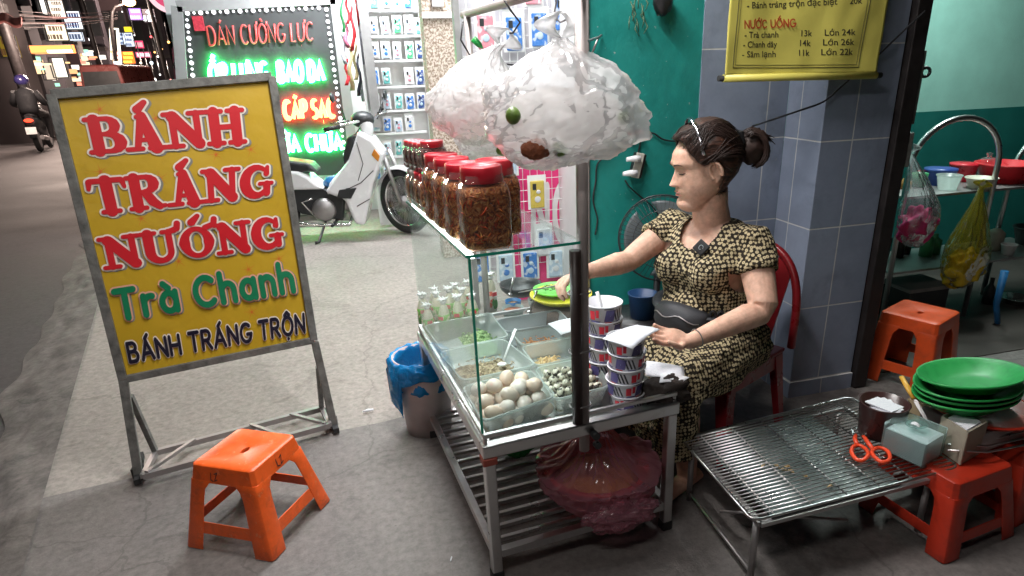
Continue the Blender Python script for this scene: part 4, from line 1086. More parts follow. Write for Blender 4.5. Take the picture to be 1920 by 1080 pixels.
def hpt(a, z, off=0.):
    """head surface, a = angle from the face's middle, z = height in the head's frame"""
    xf, xb, w = interp(XF, z), interp(XB, z), interp(WD, z)
    xc = (xf + xb) / 2; rx = (xf - xb) / 2
    ca, sa = math.cos(a), math.sin(a)
    q = (abs(ca) ** 2.25 + abs(sa) ** 2.25) ** (-1 / 2.25)
    x, y = xc + (rx + off) * ca * q, (w + off) * sa * q
    if ca > 0:
        t = max(0, min(1, (.024 - z) / .050))
        nz = (.0255 * t ** 1.1) * (1 if z > -.026 else max(0, 1 - (-.026 - z) / .011))
        x += nz * gs(y, .0075 + .0075 * t)
        x += .0065 * gs(z + .045, .0055) * gs(y, .019) + .0075 * gs(z + .060, .0065) * gs(y, .017) - .003 * gs(z + .0525, .002) * gs(y, .02)
        for s in (-1, 1):
            x += -.007 * gs(y - s * .034, .014) * gs(z - .014, .010) + .005 * gs(y - s * .034, .011) * gs(z - .010, .0065)
            x += .004 * gs(y - s * .036, .02) * gs(z + .018, .018) + .003 * gs(y - s * .030, .02) * gs(z - .034, .007)
            x += .004 * gs(y - s * .013, .006) * gs(z + .024, .007)
    return x, y, z
def HW(x, y, z): return hC + (hF * x + hL * y + hU * z) * HS
def fpt(y, z, off=0.):
    lo, hi = -1.5, 1.5
    for _ in range(30):
        m = (lo + hi) / 2
        if hpt(m, z)[1] < y: lo = m
        else: hi = m
    p = hpt(lo, z); return HW(p[0] + off, p[1] + off * (1 if y > 0 else -1) * min(1, abs(y) / .05), p[2])
body = MB()
NA, NZ = 72, 60
zsr = [.112 - .228 * (1 - math.cos(PI * j / NZ)) / 2 for j in range(NZ + 1)]
body.add([HW(*hpt(2 * PI * i / NA, z)) for z in zsr for i in range(NA)],
         [(j*NA+i, (j+1)*NA+i, (j+1)*NA+(i+1) % NA, j*NA+(i+1) % NA) for j in range(NZ) for i in range(NA)] + [tuple(range(NA))[::-1], tuple(range(NZ*NA, NZ*NA+NA))], True)
for s in (1, -1):   # ears
    e = HW(-.012, s * .077, -.004)
    T = Matrix((hF * 1, hL * s, hU)).transposed() @ Matrix.Rotation(rad(-18), 3, 'Z').to_3x3() @ Matrix.Rotation(rad(12), 3, 'Y')
    body.sph(e, (.018, .008, .031), 16, 10, T=T)
    body.tube([e + T @ V((.018 * math.cos(a), .011, .031 * math.sin(a))) for a in [rad(-40 + 20 * k) for k in range(14)]], .0050, 8)
    body.sph(e + T @ V((.006, .002, -.027)), (.008, .005, .009), 10, 8)
def rings(mb, rows, n=36, pw=2.2):
    vs = []
    for c, hw, hd in rows:
        for i in range(n):
            a = 2*PI*i/n; ca, sa = math.cos(a), math.sin(a); q = (abs(ca)**pw + abs(sa)**pw) ** (-1/pw)
            vs.append(V(c) + lB * hw * ca * q + fB * hd * sa * q)
    m = len(rows)
    mb.add(vs, [(j*n+i, j*n+(i+1) % n, (j+1)*n+(i+1) % n, (j+1)*n+i) for j in range(m-1) for i in range(n)] + [tuple(range(n))[::-1], tuple(range((m-1)*n, m*n))], True)
TC = [((1.165, 1.955, .385), .185, .15), ((1.155, 1.95, .45), .185, .155), ((1.135, 1.95, .52), .172, .15), ((1.120, 1.945, .59), .158, .14), ((1.108, 1.94, .66), .158, .135), ((1.090, 1.925, .725), .165, .142), ((1.090, 1.925, .775), .168, .125), ((1.098, 1.925, .82), .160, .095), ((1.102, 1.925, .852), .122, .072), ((1.102, 1.925, .875), .07, .055)]
rings(body, [(c, a - .016, b - .016) for c, a, b in TC])
body.tube([(1.105, 1.93, .82), (1.098, 1.924, .87), (1.080, 1.913, .92), (1.068, 1.903, .98)], [.070, .062, .060, .060], 24)
body.sph((1.012, 1.912, .938), (.048, .052, .030), 18, 12)
shR, elR, wrR = V((1.020, 2.065, .825)), V((.830, 2.00, .735)), V((.640, 1.905, .742))
shL, elL, wrL = V((1.180, 1.79, .815)), V((1.158, 1.675, .625)), V((.898, 1.632, .578))
body.tube([shR + V((.03, -.03, .0)), shR, shR.lerp(elR, .5), elR, elR.lerp(wrR, .25), elR.lerp(wrR, .6), wrR, wrR + (wrR - elR) * .12], [.050, .052, .046, .038, .039, .031, .0225, .021], 20)
body.tube([shL + V((-.03, .03, .0)), shL, shL.lerp(elL, .5), elL - V((0, 0, -.02)), elL + V((-.012, 0, -.008)), elL.lerp(wrL, .22), elL.lerp(wrL, .6), wrL, wrL + (wrL - elL) * .12], [.052, .056, .053, .046, .041, .042, .034, .0245, .022], 20)
# left hand, palm up under the paper: x along the fingers, thumb on the camera side/top
def hand(mb, w, d, up, thumb_side, curl, fl=1.):
    d = d.normalized(); up = (up - d * up.dot(d)).normalized(); s = d.cross(up).normalized() * thumb_side
    T = Matrix((d, s, up)).transposed()
    mb.sph(w + d * .042, (.048, .038, .015), 20, 12, T=T)
    mb.sph(w + d * .022 + s * .018, (.030, .018, .015), 14, 8, T=T)
    for k, (o, L_) in enumerate(((.028, .064), (.0095, .072), (-.0095, .067), (-.027, .052))):
        b = w + d * (.072 - .006 * abs(k - 1)) + s * o
        pts = [w + d * .045 + s * o * .9, b]; ang = 0; p = b
        for seg, (f, c) in enumerate(((.44, .5), (.32, 1.), (.26, .75))):
            ang += curl * c * (1 + .10 * k)
            p = p + (d * math.cos(ang) + up * math.sin(ang)) * L_ * f * fl + s * (.002 * (1.5 - k)) * (seg == 0)
            pts.append(p)
        mb.tube(pts, [.0085, .0092, .0086, .0080, .0062], 12)
        mb.sph(pts[-1], .0064, 10, 6)
    t0 = w + d * .022 + s * .026; t1 = t0 + (d * .55 + s * .55 + up * .25).normalized() * .036; t2 = t1 + (d * .85 + s * .1 + up * (.40 + curl * .2)).normalized() * .028; t3 = t2 + (d * .9 - s * .2 + up * .25).normalized() * .020
    mb.tube([w + d * .012 + s * .012, t0, t1, t2, t3], [.012, .0125, .0105, .0090, .0065], 12); mb.sph(t3, .0066, 10, 6)
dL = V((-.98, .02, .20))
hand(body, wrL + V((-.022, 0, .006)), dL, V((.15, -.45, .9)), -1, .20)
dR = V((-.85, -.30, -.12))
hand(body, wrR + V((-.018, -.010, -.002)), dR, V((-.1, -.35, -.95)), 1, .85)
# legs under the skirt
knR, knL = V((.880, 1.90, .405)), V((.905, 1.685, .395))
for hp, kn, ft in ((V((1.12, 2.00, .42)), knR, V((.90, 1.88, .05))), (V((1.17, 1.86, .42)), knL, V((.93, 1.68, .05)))):
    body.tube([hp, hp.lerp(kn, .5), kn, kn + V((.0, 0, -.05)), kn.lerp(ft, .4), ft], [.085, .075, .056, .050, .048, .032], 18)
    body.tube([ft + V((.05, .02, -.012)), ft + V((-.02, -.01, -.018)), ft + V((-.13, -.07, -.028)), ft + V((-.17, -.09, -.034))], [.03, .032, .026, .014], 14, flat=.75)
def remesh(mb, name, m, vox, smooth=3, fn=None, parent=None, solid=0.):
    tmp = mb.build('tmp_shape', m)
    r = tmp.modifiers.new('r', 'REMESH'); r.mode = 'VOXEL'; r.voxel_size = vox
    s = tmp.modifiers.new('s', 'SMOOTH'); s.factor = .5; s.iterations = smooth
    bpy.context.view_layer.update()
    me = bpy.data.meshes.new_from_object(tmp.evaluated_get(bpy.context.evaluated_depsgraph_get()))
    me.name = name
    old = tmp.data; bpy.data.objects.remove(tmp); bpy.data.meshes.remove(old)
    bm = bmesh.new(); bm.from_mesh(me)
    if fn:
        bad = [f for f in bm.faces if fn(f.calc_center_median())]
        bmesh.ops.delete(bm, geom=bad, context='FACES')
    for f in bm.faces: f.smooth = True
    if parent is not None:
        inv = PM[parent.name].inverted()
        for v in bm.verts: v.co = inv @ v.co
    bm.to_mesh(me); bm.free()
    me.materials.clear(); me.materials.append(m)
    o = bpy.data.objects.new(name, me); COL.objects.link(o)
    if parent is not None: o.parent = parent; PM[o.name] = PM[parent.name]
    if solid: k = o.modifiers.new('solid', 'SOLIDIFY'); k.thickness = solid; k.offset = 1
    return o
woman = remesh(body, 'person', K['skin'], .0034, 2)
PM['person'] = Matrix()
tag(woman, 'woman in a dark patterned dress seated behind the food cart, looking down to the left', 'person')
# --- dress
def dress_mat():
    m = bpy.data.materials.new('patterned_cotton'); m.use_nodes = True
    t = m.node_tree; N = t.nodes; L = t.links; b = N['Principled BSDF']
    g = N.new('ShaderNodeTexCoord')
    v = N.new('ShaderNodeTexVoronoi'); v.inputs['Scale'].default_value = 82; v.inputs['Randomness'].default_value = .34; v.distance = 'MINKOWSKI'; v.inputs['Exponent'].default_value = 1.5
    L.new(g.outputs['Object'], v.inputs['Vector'])
    rp = N.new('ShaderNodeValToRGB'); rp.color_ramp.interpolation = 'CONSTANT'; e = rp.color_ramp.elements
    e[0].position = 0; e[0].color = (.10, .07, .035, 1); e[1].position = .58; e[1].color = (.020, .016, .012, 1)
    e.new(.13).color = (.46, .385, .24, 1); e.new(.50).color = (.13, .10, .05, 1)
    L.new(v.outputs['Distance'], rp.inputs[0]); L.new(rp.outputs[0], b.inputs['Base Color'])
    b.inputs['Roughness'].default_value = .8; b.inputs['Specular IOR Level'].default_value = .2
    n2 = N.new('ShaderNodeTexNoise'); n2.inputs['Scale'].default_value = 16; n2.inputs['Detail'].default_value = 3; n2.inputs['Distortion'].default_value = .6
    L.new(g.outputs['Object'], n2.inputs['Vector'])
    bu = N.new('ShaderNodeBump'); bu.inputs['Strength'].default_value = 1.; bu.inputs['Distance'].default_value = .03
    L.new(n2.outputs['Fac'], bu.inputs['Height']); L.new(bu.outputs['Normal'], b.inputs['Normal'])
    return m
dr = MB()
rings(dr, [(c, (a + .006) * (.955 if c[2] > .5 else 1), (b + .006) * .96) for c, a, b in TC[:-1]] + [((1.102, 1.925, .868), .085, .066)])
for sh, el, k in ((shR, elR, .40), (shL, elL, .42)):
    dr.tube([sh.lerp(V((1.10, 1.925, .80)), .35), sh + V((0, 0, .004)), sh.lerp(el, k * .5), sh.lerp(el, k)], [.053, .058, .061, .064], 24)
for s in (-1, 1): dr.sph(V((1.09, 1.925, .722)) + fB * .085 + lB * .068 * s, (.07, .07, .065), 18, 12)
dr.sph(V((1.11, 1.945, .575)) + fB * .06, (.12, .12, .09), 18, 12)
hpR, hpL = V((1.13, 2.02, .43)), V((1.19, 1.86, .43))
for hp, kn in ((hpR, knR), (hpL, knL)):
    dr.tube([hp + V((.06, .03, 0)), hp, hp.lerp(kn, .5), kn + V((-.01, 0, .005)), kn + V((-.035, -.01, -.06)), kn + V((-.035, -.01, -.15)), kn + V((-.03, -.01, -.24))], [.10, .105, .095, .072, .070, .072, .076], 22)
hm = knR.lerp(knL, .5)
dr.tube([hpR.lerp(hpL, .5), hm + V((.03, 0, .0)), hm + V((-.015, -.01, -.08)), hm + V((-.01, -.01, -.235))], [.11, .085, .085, .09], 20)
nk = V((1.085, 1.915, .90))
def neck_cut(p):
    r = p - V((1.102, 1.925, .86)); l, f = r.dot(lB), r.dot(fB)
    if p.z > .868 and abs(l) < .085: return True
    if f > .0 and abs(l / .070) ** 2.6 + (abs(p.z - .872) / .078) ** 2.6 < 1: return True
    for sh, el, k in ((shR, elR, .40), (shL, elL, .42)):    # open sleeve ends
        d = (el - sh).normalized()
        if (p - sh.lerp(el, k)).dot(d) > .0 and (p - sh.lerp(el, k)).length < .10 and p.z > .60: return True
    return p.z < .168
dress = remesh(dr, 'dress', dress_mat(), .006, 6, neck_cut, woman, .004)
# folds
cos_ = [v.co.copy() for v in dress.data.vertices]; nos_ = [v.normal.copy() for v in dress.data.vertices]
for i, p in enumerate(cos_):
    n = noise.noise((p.x * 9, p.y * 9, p.z * 14)) * .008 + (noise.noise((p.x * 20, p.y * 20, p.z * 30)) * .005)
    if p.z < .56: n += .007 * math.sin(p.z * 90 + 6 * noise.noise((p.x * 6, p.y * 6, p.z * 6)))  * (.5 + noise.noise((p.x * 5, p.y * 5, 2)))
    cos_[i] = p + nos_[i] * (n + .002)
dress.data.vertices.foreach_set('co', [c for p in cos_ for c in p])
dress.data.update()
# --- hair
hm_ = mat('combed_hair', (.020, .011, .009), .52, 0, .4, 20, spec=.4)
t = hm_.node_tree; N = t.nodes; b = N['Principled BSDF']
tc = N.new('ShaderNodeTexCoord'); mp = N.new('ShaderNodeMapping'); mp.inputs['Rotation'].default_value = (0, 0, math.atan2(hF.y, hF.x)); mp.inputs['Scale'].default_value = (8, 170, 120)
t.links.new(tc.outputs['Object'], mp.inputs['Vector'])
nn = N.new('ShaderNodeTexNoise'); nn.inputs['Scale'].default_value = 1; nn.inputs['Detail'].default_value = 3; t.links.new(mp.outputs[0], nn.inputs['Vector'])
rp = N.new('ShaderNodeValToRGB'); rp.color_ramp.elements[0].position = .35; rp.color_ramp.elements[0].color = (.010, .006, .005, 1); rp.color_ramp.elements[1].position = .7; rp.color_ramp.elements[1].color = (.085, .035, .022, 1)
t.links.new(nn.outputs['Fac'], rp.inputs[0]); t.links.new(rp.outputs[0], b.inputs['Base Color'])
bu = N.new('ShaderNodeBump'); bu.inputs['Strength'].default_value = .8; bu.inputs['Distance'].default_value = .004; t.links.new(nn.outputs['Fac'], bu.inputs['Height']); t.links.new(bu.outputs['Normal'], b.inputs['Normal'])
K['combed'] = hm_
hb = MB(); NA2, NZ2 = 96, 60
def hairline(a):
    d = abs(math.degrees(a))
    return interp([(180, -.085), (128, -.080), (116, -.055), (108, .000), (98, .026), (84, .022), (74, .020), (62, .046), (45, .074), (25, .086), (0, .087)], d)
vs = []; ok = []
for j in range(NZ2 + 1):
    for i in range(NA2):
        a = -PI + 2 * PI * i / NA2
        hl = hairline(a)
        z = .112 - (.112 - hl) * (j / NZ2) ** 1.0
        k = j / NZ2
        off = .004 + .016 * math.sqrt(max(0, 1 - k ** 2.2)) + .002 * noise.noise((a * 14, z * 10, 1))
        p = hpt(a, z, off); lift = (.017 + .012 * max(0, min(1, (abs(a) - .5) / 1.2))) * max(0, min(1, (z - .03) / .07))
        vs.append(HW(p[0] - lift * .1, p[1], p[2] + lift))
hb.add(vs, [(j*NA2+i, j*NA2+(i+1) % NA2, (j+1)*NA2+(i+1) % NA2, (j+1)*NA2+i) for j in range(NZ2) for i in range(NA2)] + [tuple(range(NA2))], True)
hair = hb.build('hair', K['combed'], woman)
fl = MB(); hr0 = random.Random(17)
for k in range(150):
    a0 = hr0.uniform(-1.7, 1.7); z0 = hairline(a0) + .004; a1 = math.copysign(2.6 + .4 * hr0.random(), a0); pts = []
    zt_ = .03 + hr0.uniform(-.04, .05); h_ = hr0.uniform(.000, .004)
    for q in range(9):
        s_ = q / 8; a = a0 + (a1 - a0) * s_; z = z0 + (zt_ - z0) * s_ + .055 * math.sin(PI * s_) * (1 if abs(a0) < 1.2 else .25)
        z = min(z, .104); hl = hairline(a); k_ = max(0, min(1, (.112 - z) / (.112 - hl)))
        p = hpt(a, z, .0055 + .016 * math.sqrt(max(0, 1 - k_ ** 2.2)) + h_ + (.003 * hr0.random() if q in (0, 8) else 0)); lift = (.017 + .012 * max(0, min(1, (abs(a) - .5) / 1.2))) * max(0, min(1, (z - .03) / .07))
        pts.append(HW(p[0] - lift * .1, p[1], p[2] + lift))
    fl.tube(pts, [.0006, .0013, .0015, .0015, .0015, .0015, .0013, .0011, .0006], 4)
for k in range(26):     # fly-away wisps at the nape, temples and crown
    a0 = hr0.choice((-1, 1)) * hr0.uniform(1.3, 2.7); z0 = hairline(a0) + .006
    p = hpt(a0, z0, .004); b_ = HW(*p); d_ = (hF * hr0.uniform(-.9, .1) + hL * math.copysign(.4, p[1]) - hU * hr0.uniform(.1, .9)).normalized(); l_ = hr0.uniform(.012, .04)
    fl.tube([b_, b_ + d_ * l_ * .5 + hU * .003, b_ + d_ * l_], [.0007, .0006, .0003], 4)
fl.build('strands', K['hair'], hair)
hr = random.Random(5)
A0 = HW(-.098, .0, .030)
T_b = Matrix((hF, hL, hU)).transposed()
bc_ = A0 - hF * .052 - hU * .016
tb = MB().sph(bc_, (.043, .040, .050), 40, 28, lambda d: 1 + .16 * noise.noise(d * 1.8 + V((4, 2, 1))) + .05 * noise.noise(V((d.x * 3, d.y * 12, d.z * 3))), T=T_b)
tb.sph(A0 - hF * .012 + hU * .004, (.034, .030, .030), 20, 14, T=T_b)
for k in range(90):     # loose strands following the bun
    th0, ph = hr.uniform(-1.1, 1.1), hr.uniform(-.6, .5); pts = []
    rr_ = hr.uniform(1.0, 1.28)
    for q in range(8):
        a = 1.9 - 3.5 * q / 7 + ph * .3
        d = V((-math.cos(a) * math.cos(th0 * .8), math.sin(th0) * .9, math.sin(a) * math.cos(th0 * .6)))
        pts.append(bc_ + T_b @ V((d.x * .043, d.y * .040, d.z * .050)) * rr_ * (1 + .05 * math.sin(q * 1.3 + k)))
    tb.tube(pts, [.001, .003, .0036, .004, .0036, .003, .002, .0006], 5)
for k in range(22):
    e_ = hr.uniform(-.03, .03)
    pts = [A0 + hU * .012, A0 - hF * .03 + hU * (.026 + hr.uniform(-.008, .008)) + hL * e_ * .4, A0 - hF * (.075 + hr.uniform(0, .02)) + hU * (.022 + hr.uniform(-.01, .012)) + hL * e_, A0 - hF * (.105 + hr.uniform(0, .02)) + hU * (-.004 + hr.uniform(-.02, .02)) + hL * e_ * 1.3]
    tb.tube(pts, [.005, .006, .004, .0006], 5)
tb.build('bun', K['hair'], hair)
mb = MB(); mb.box((-.010, -.022, -.020), (.010, .022, .020), Matrix.Translation(HW(-.112, .012, .060)) @ Matrix((hF, hL, hU)).transposed().to_4x4()); mb.build('hair_clip', K['black'], hair, bevel=.003)
mb = MB(); mb.box((-.004, -.018, -.008), (.010, .026, .006), Matrix.Translation(HW(-.098, .020, .040)) @ Matrix((hF, hL, hU)).transposed().to_4x4()); mb.build('clip_band', K['white'], hair, bevel=.002)
mb = MB(); pts = []
for q in range(15):
    a = rad(8 + 164 * q / 14); pts.append(HW(.018, -.0905 * math.cos(a), .035 + .115 * math.sin(a)))
mb.tube(pts, .0058, 8, flat=.5); mb.build('headband', mat('silver_band', (.6, .6, .66), .22, 1), hair)
# --- face details
for s in (1, -1):
    MB().tube([fpt(s * y, z, .0008) for y, z in ((.016, .030), (.026, .0345), (.038, .0355), (.050, .0315))], [.0012, .0021, .0019, .0008], 6).build('eyebrow', K['hair'], woman)
for s in (1, -1): MB().tube([fpt(s * y, z, .0012) for y, z in ((.020, .007), (.028, .0055), (.038, .0055), (.048, .0085))], [.0008, .0015, .0015, .0009], 6).build('eyelash', K['black'], woman)
mb = MB()
for z0, am in ((-.0475, .0026), (-.0575, .0032)):
    mb.tube([fpt(y, z0 + (.0015 * math.cos(y * 160) if z0 > -.05 else 0) - abs(y) * .05, .0004) for y in (-.021, -.014, -.007, 0, .007, .014, .021)], [.0008, am * .8, am, am, am, am * .8, .0008], 8)
mb.build('lips', mat('lip_skin', (.50, .19, .16), .45, 0, .06, 40), woman)
# --- belt bag, microphone, bracelet
WC = V((1.118, 1.945, .575))
def belt(a, z, o=0.): return WC + lB * (.170 + o) * math.sin(a) + fB * (.160 + o) * math.cos(a) + V((0, 0, z))
K['pouch'] = mat('dark_grey_nylon', (.030, .032, .038), .6, 0, .2, 60, bump=.2, bscale=400)
mb = MB()
mb.tube([belt(a, -.008 + .004 * math.sin(3 * a), .002) for a in [2*PI*k/40 for k in range(40)]], .030, 8, closed=True, flat=.25)
bg = mb.build('belt_bag', K['pouch'], woman)
mb = MB()
def pch(u, v):
    a = rad(-34 + 66 * u); e = (1 - abs(2*u - 1) ** 3) * (1 - abs(2*v - 1) ** 3)
    return belt(a, -.075 + .115 * v * (.75 + .25 * math.sin(PI * u)), .010 + .052 * e ** .6 + .003 * noise.noise((u * 6, v * 6, 2)))
mb.grid(pch, 24, 16); mb.build('pouch', K['pouch'], bg, solid=.004)
mb = MB().tube([pch(.12 + .76 * k / 12, .66 + .06 * math.sin(k)) + fB * .003 for k in range(13)], .0022, 6); mb.build('zip', K['dullsteel'], bg)
mb = MB()
for a0 in (36, 44): mb.tube([belt(rad(a0) + .06 * math.cos(x), .022 * math.sin(x), .012) for x in [2*PI*k/12 for k in range(12)]], .006, 6, closed=True)
mb.build('buckle', K['black'], bg)
mc = V((1.090, 1.925, .800)) + fB * .118 + lB * .050
mf = (fB * .85 + lB * .35 + UP * .38).normalized(); ms = UP.cross(mf).normalized(); mu_ = mf.cross(ms)
T = Matrix.Translation(mc + V((0, 0, .008))) @ Matrix((ms, mf, mu_)).transposed().to_4x4() @ Matrix.Rotation(rad(38), 4, 'Y')
mi = MB().box((-.021, -.005, -.021), (.021, .006, .021), T).build('clip_microphone', K['black'], woman, bevel=.004)
MB().tube([T @ V((.008 * math.cos(a) * (1 - .05 * k), .0065, .008 * math.sin(a))) for k, a in enumerate([.8 * q for q in range(8)])], .0012, 6).build('emblem', mat('grey_mark', (.25, .28, .30), .4), mi)
bd = (wrL - elL).normalized(); ba = bd.cross(UP).normalized(); bb_ = bd.cross(ba)
MB().tube([wrL - bd * .012 + (ba * math.cos(x) + bb_ * math.sin(x)) * .0285 for x in [2*PI*k/20 for k in range(20)]], .0018, 6, closed=True).build('bracelet', K['rustpaint'], woman)
# --- tongs in the right hand
th = wrR + V((-.072, -.030, -.022))
tip = bp(975, 548, .56)
for_ = (tip - th)
mb = MB(); ti = for_.normalized(); tsd = ti.cross(UP).normalized()
for s in (-1, 1): mb.tube([th - ti * .05, th + tsd * .006 * s, th.lerp(tip, .5) + tsd * .010 * s, tip + tsd * .004 * s], [.004, .006, .006, .004], 8, flat=.45)
tag(mb.build('tongs', K['steel']), 'steel tongs held in the right hand of the woman over the plates', 'tongs')

# ------------------------------------------------------------------ red plastic chair
ch = thing('plastic_chair', 'dark red plastic chair under the seated woman', 'chair', (1.19, 2.0, 0))
cc_ = V((1.19, 1.985, 0)); zc = .362
def cp(f, l, z): return cc_ + fB * f + lB * l + V((0, 0, z))
mb = MB(); mb.hexa([cp(-.17, -.185, zc - .02), cp(.18, -.17, zc - .02), cp(.18, .17, zc - .02), cp(-.17, .185, zc - .02), cp(-.18, -.19, zc), cp(.19, -.18, zc), cp(.19, .18, zc), cp(-.18, .19, zc)])
mb.build('seat', K['maroon'], ch, bevel=.012, bseg=3)
mb = MB()
sk = [cp(-.17, -.18, 0), cp(.17, -.17, 0), cp(.17, .17, 0), cp(-.17, .18, 0)]
for i in range(4):
    a, b_ = sk[i], sk[(i+1) % 4]; mb.slab([a + V((0, 0, zc - .075)), b_ + V((0, 0, zc - .075)), b_ + V((0, 0, zc - .02)), a + V((0, 0, zc - .02))], .006)
mb.build('apron', K['maroon'], ch)
for f, l in ((.17, .16), (.17, -.16), (-.17, .175), (-.17, -.175)):
    mb = MB(); e = 1.16
    a, b_ = cp(f, l, zc - .02), cp(f * e, l * e, 0)
    dx_, dy_ = fB * (-math.copysign(.055, f)), lB * (-math.copysign(.055, l))
    for q in (dx_, dy_): mb.slab([b_, b_ + q * .55, a + q, a], .006)
    mb.build('leg', K['maroon'], ch, bevel=.002)
def bk(t_):     # arched back frame
    a = PI * t_; return cp(-.19 - .07 * math.sin(a), -.20 * math.cos(a), zc + .0 + .36 * math.sin(a) ** .62)
mb = MB().tube([bk(k / 28) for k in range(29)], .019, 12, flat=.8); mb.build('back_frame', K['maroon'], ch)
for l in (-.085, 0, .085):
    mb = MB(); q = .5 + l / .42
    mb.slab([cp(-.185, l - .026, zc), cp(-.185, l + .026, zc), bk(q + .06) , bk(q - .06)], .008); mb.build('back_slat', K['maroon'], ch)
# ================================================================== HANGING BAGS ON THE CROSS BAR
def bag_shape(mb, c, rx, ry, rz, knot, seed, amp=.10, nu=150, nv=96, s=1., crump=.085, t0=.64, spread=1., spikes=()):
    spikes = [(V(d_).normalized(), a_, w_) for d_, a_, w_ in spikes]
    c, knot = V(c), V(knot)
    def fn(u, v):
        a = 2 * PI * u; t = v
        th = PI * t
        d = V((math.sin(th) * math.cos(a), math.sin(th) * math.sin(a), -math.cos(th)))
        q = 1 + amp * (noise.noise(d * 1.5 + V((seed, 0, 0))) * 1.0 + noise.noise(d * 4 + V((0, seed, 0))) * .35) - amp * .35 * abs(noise.noise(V((d.x * 9, d.y * 9, d.z * 4)) + V((0, 0, seed)))) - amp * .25 * abs(noise.noise(V((d.x * 20, d.y * 20, d.z * 8)) + V((0, 3, seed))))
        s3 = d * 3.1 + V((seed * 3.7, 1, 2)) + V((noise.noise(d * 3), noise.noise(d * 3 + V((5, 5, 5))), noise.noise(d * 3 + V((9, 2, 4))))) * .5
        v1 = noise.voronoi(s3)[0]; v2 = noise.voronoi(s3 * 2.3)[0]
        q += crump * (.55 * (1 - min(1, (v1[1] - v1[0]) / .34)) ** 1.6 - .5 * v1[0] + .34 * (1 - min(1, (v2[1] - v2[0]) / .30)) ** 1.6 - .25 * v2[0])
        if t > .5: q *= 1 + .022 * math.sin(a * 15 + 3 * noise.noise(d * 4) + seed) * (t - .5) * 2
        for sd_, a_, w_ in spikes:
            q += a_ * math.exp(-((d - sd_).length / w_) ** 1.3)
        p = c + V((d.x * rx * q, d.y * ry * q, d.z * rz * q)) * s
        if t > t0:
            k = ((t - t0) / (1 - t0)); k = (k * k * (3 - 2 * k)) ** .85
            fold = 1 + .35 * math.sin(a * 9 + seed) * (1 - k)
            n_ = knot + V((math.cos(a), math.sin(a), 0)) * .012 * fold * spread
            p = p.lerp(n_, k)
        return p
    return mb.grid(fn, nu, nv)
K['lime'] = mat('lime_peel', (.13, .22, .04), .4, 0, .25, 40, bump=.2, bscale=200)
def hung_bag(label, c, r, knot, hook, seed, m, fillc=None, fm=None, fs=(.86, .86, .8), group=None, amp=.1, nm='plastic_bag', strap=True, spread=1., spikes=(), fno=.10):
    t = thing(nm, label, 'bag', tuple(V(c) - V((0, 0, r[2]))), 0, group)
    bag_shape(MB(), c, r[0], r[1], r[2], knot, seed, amp, spread=spread, spikes=spikes).build('bag_film', m, t)
    if fm:
        f = V(c) + V(fillc or (0, 0, -.01))
        def fn(d): return 1 + fno * noise.noise(d * 2.2 + V((seed, 1, 1))) - .03 * abs(noise.noise(d * 7 + V((1, seed, 1))))
        MB().sph(f, (r[0] * fs[0], r[1] * fs[1], r[2] * fs[2]), 48, 30, fn).build('filling', fm, t)
    if strap:
        k, h = V(knot), V(hook); mb = MB(); sd = (V((1, 0, 0)) - (h - k).normalized() * (h - k).normalized().x).normalized()
        for s_ in (-1, 1):
            n = 14; rows = []
            for i in range(n + 1):
                q = i / n; p = k.lerp(h, q) + sd * s_ * (.030 * math.sin(PI * q) + .005) + V((0, 1, 0)) * .008 * math.sin(q * 7 + s_)
                w_ = .006 + .013 * math.sin(PI * min(1, q * 1.1)) ; rows += [p - sd * w_ * 1.3, p + V((0, -.012, 0)), p + sd * w_ * 1.3]
            mb.add(rows, [(j*3+i, j*3+i+1, (j+1)*3+i+1, (j+1)*3+i) for j in range(n) for i in range(2)], True)
        mb.build('handle', K['baghandle'] if m in (K['bag'], K['bag2']) else m, t, solid=.0008)
        if m in (K['bag'], K['bag2']):
            MB().grid(lambda u, v: k.lerp(V(c) + V((0, 0, r[2] * .78)), v) + V((math.cos(2*PI*u), math.sin(2*PI*u), 0)) * (.016 + .045 * v ** 1.6) * (1 + .22 * math.sin(2*PI*u*7 + seed) * (1 - v * .5)), 60, 8).build('gathered_neck', K['baghandle'], t)
    return t
yb = CW(.287, .07).y
cA = by(1052, 208, 1.50)
hung_bag('big white plastic bag of puffed crackers and limes hanging in front of the steel pole', cA, (.190, .15, .128), by(1050, 72, 1.50), by(1052, 22, 1.50), 3, K['bag'], (0, 0, -.024), K['puff'], (.80, .74, .62), 'bags hanging on the cart', .16, spikes=(((1, -.2, -.12), .22, .16), ((.9, -.3, -.45), .16, .14), ((-1, -.3, -.25), .14, .2), ((-.7, -.4, -.7), .08, .2), ((.5, -.5, .55), .10, .25)))
cBg = by(890, 190, 1.95)
hung_bag('smaller white bag hanging on the left of the cross bar', cBg, (.135, .11, .11), by(936, 84, 1.92), by(955, 56, 1.90), 8, K['bag2'], (0, 0, -.02), K['puff'], (.92, .92, .78), 'bags hanging on the cart', .16, spikes=(((-1, -.3, -.2), .12, .2), ((-.5, -.5, -.8), .15, .2)))
hung_bag('half hidden pale bag hanging low behind the two others', by(915, 262, 2.12), (.105, .09, .065), by(935, 205, 2.08), by(945, 150, 2.06), 14, K['bag2'], None, K['puff'], (.80, .8, .7), 'bags hanging on the cart', .12)
lim = MB().sph((0, 0, 0), (.0165, .0165, .0175), 18, 12, lambda d: 1 + .06 * abs(d.z) ** 6).build('lime', K['lime'])
LM = [((962, 217), 1.398, 'dark green lime showing at the left of the big white bag'), ((1049, 280), 1.402, 'green lime at the bottom of the big white bag'), ((1170, 222), 1.435, 'yellowish lime at the right end of the big white bag'), ((877, 258), 2.03, 'lime in the low pale bag behind the jars'), ((941, 282), 2.03, 'second lime in the low pale bag, to the right')]
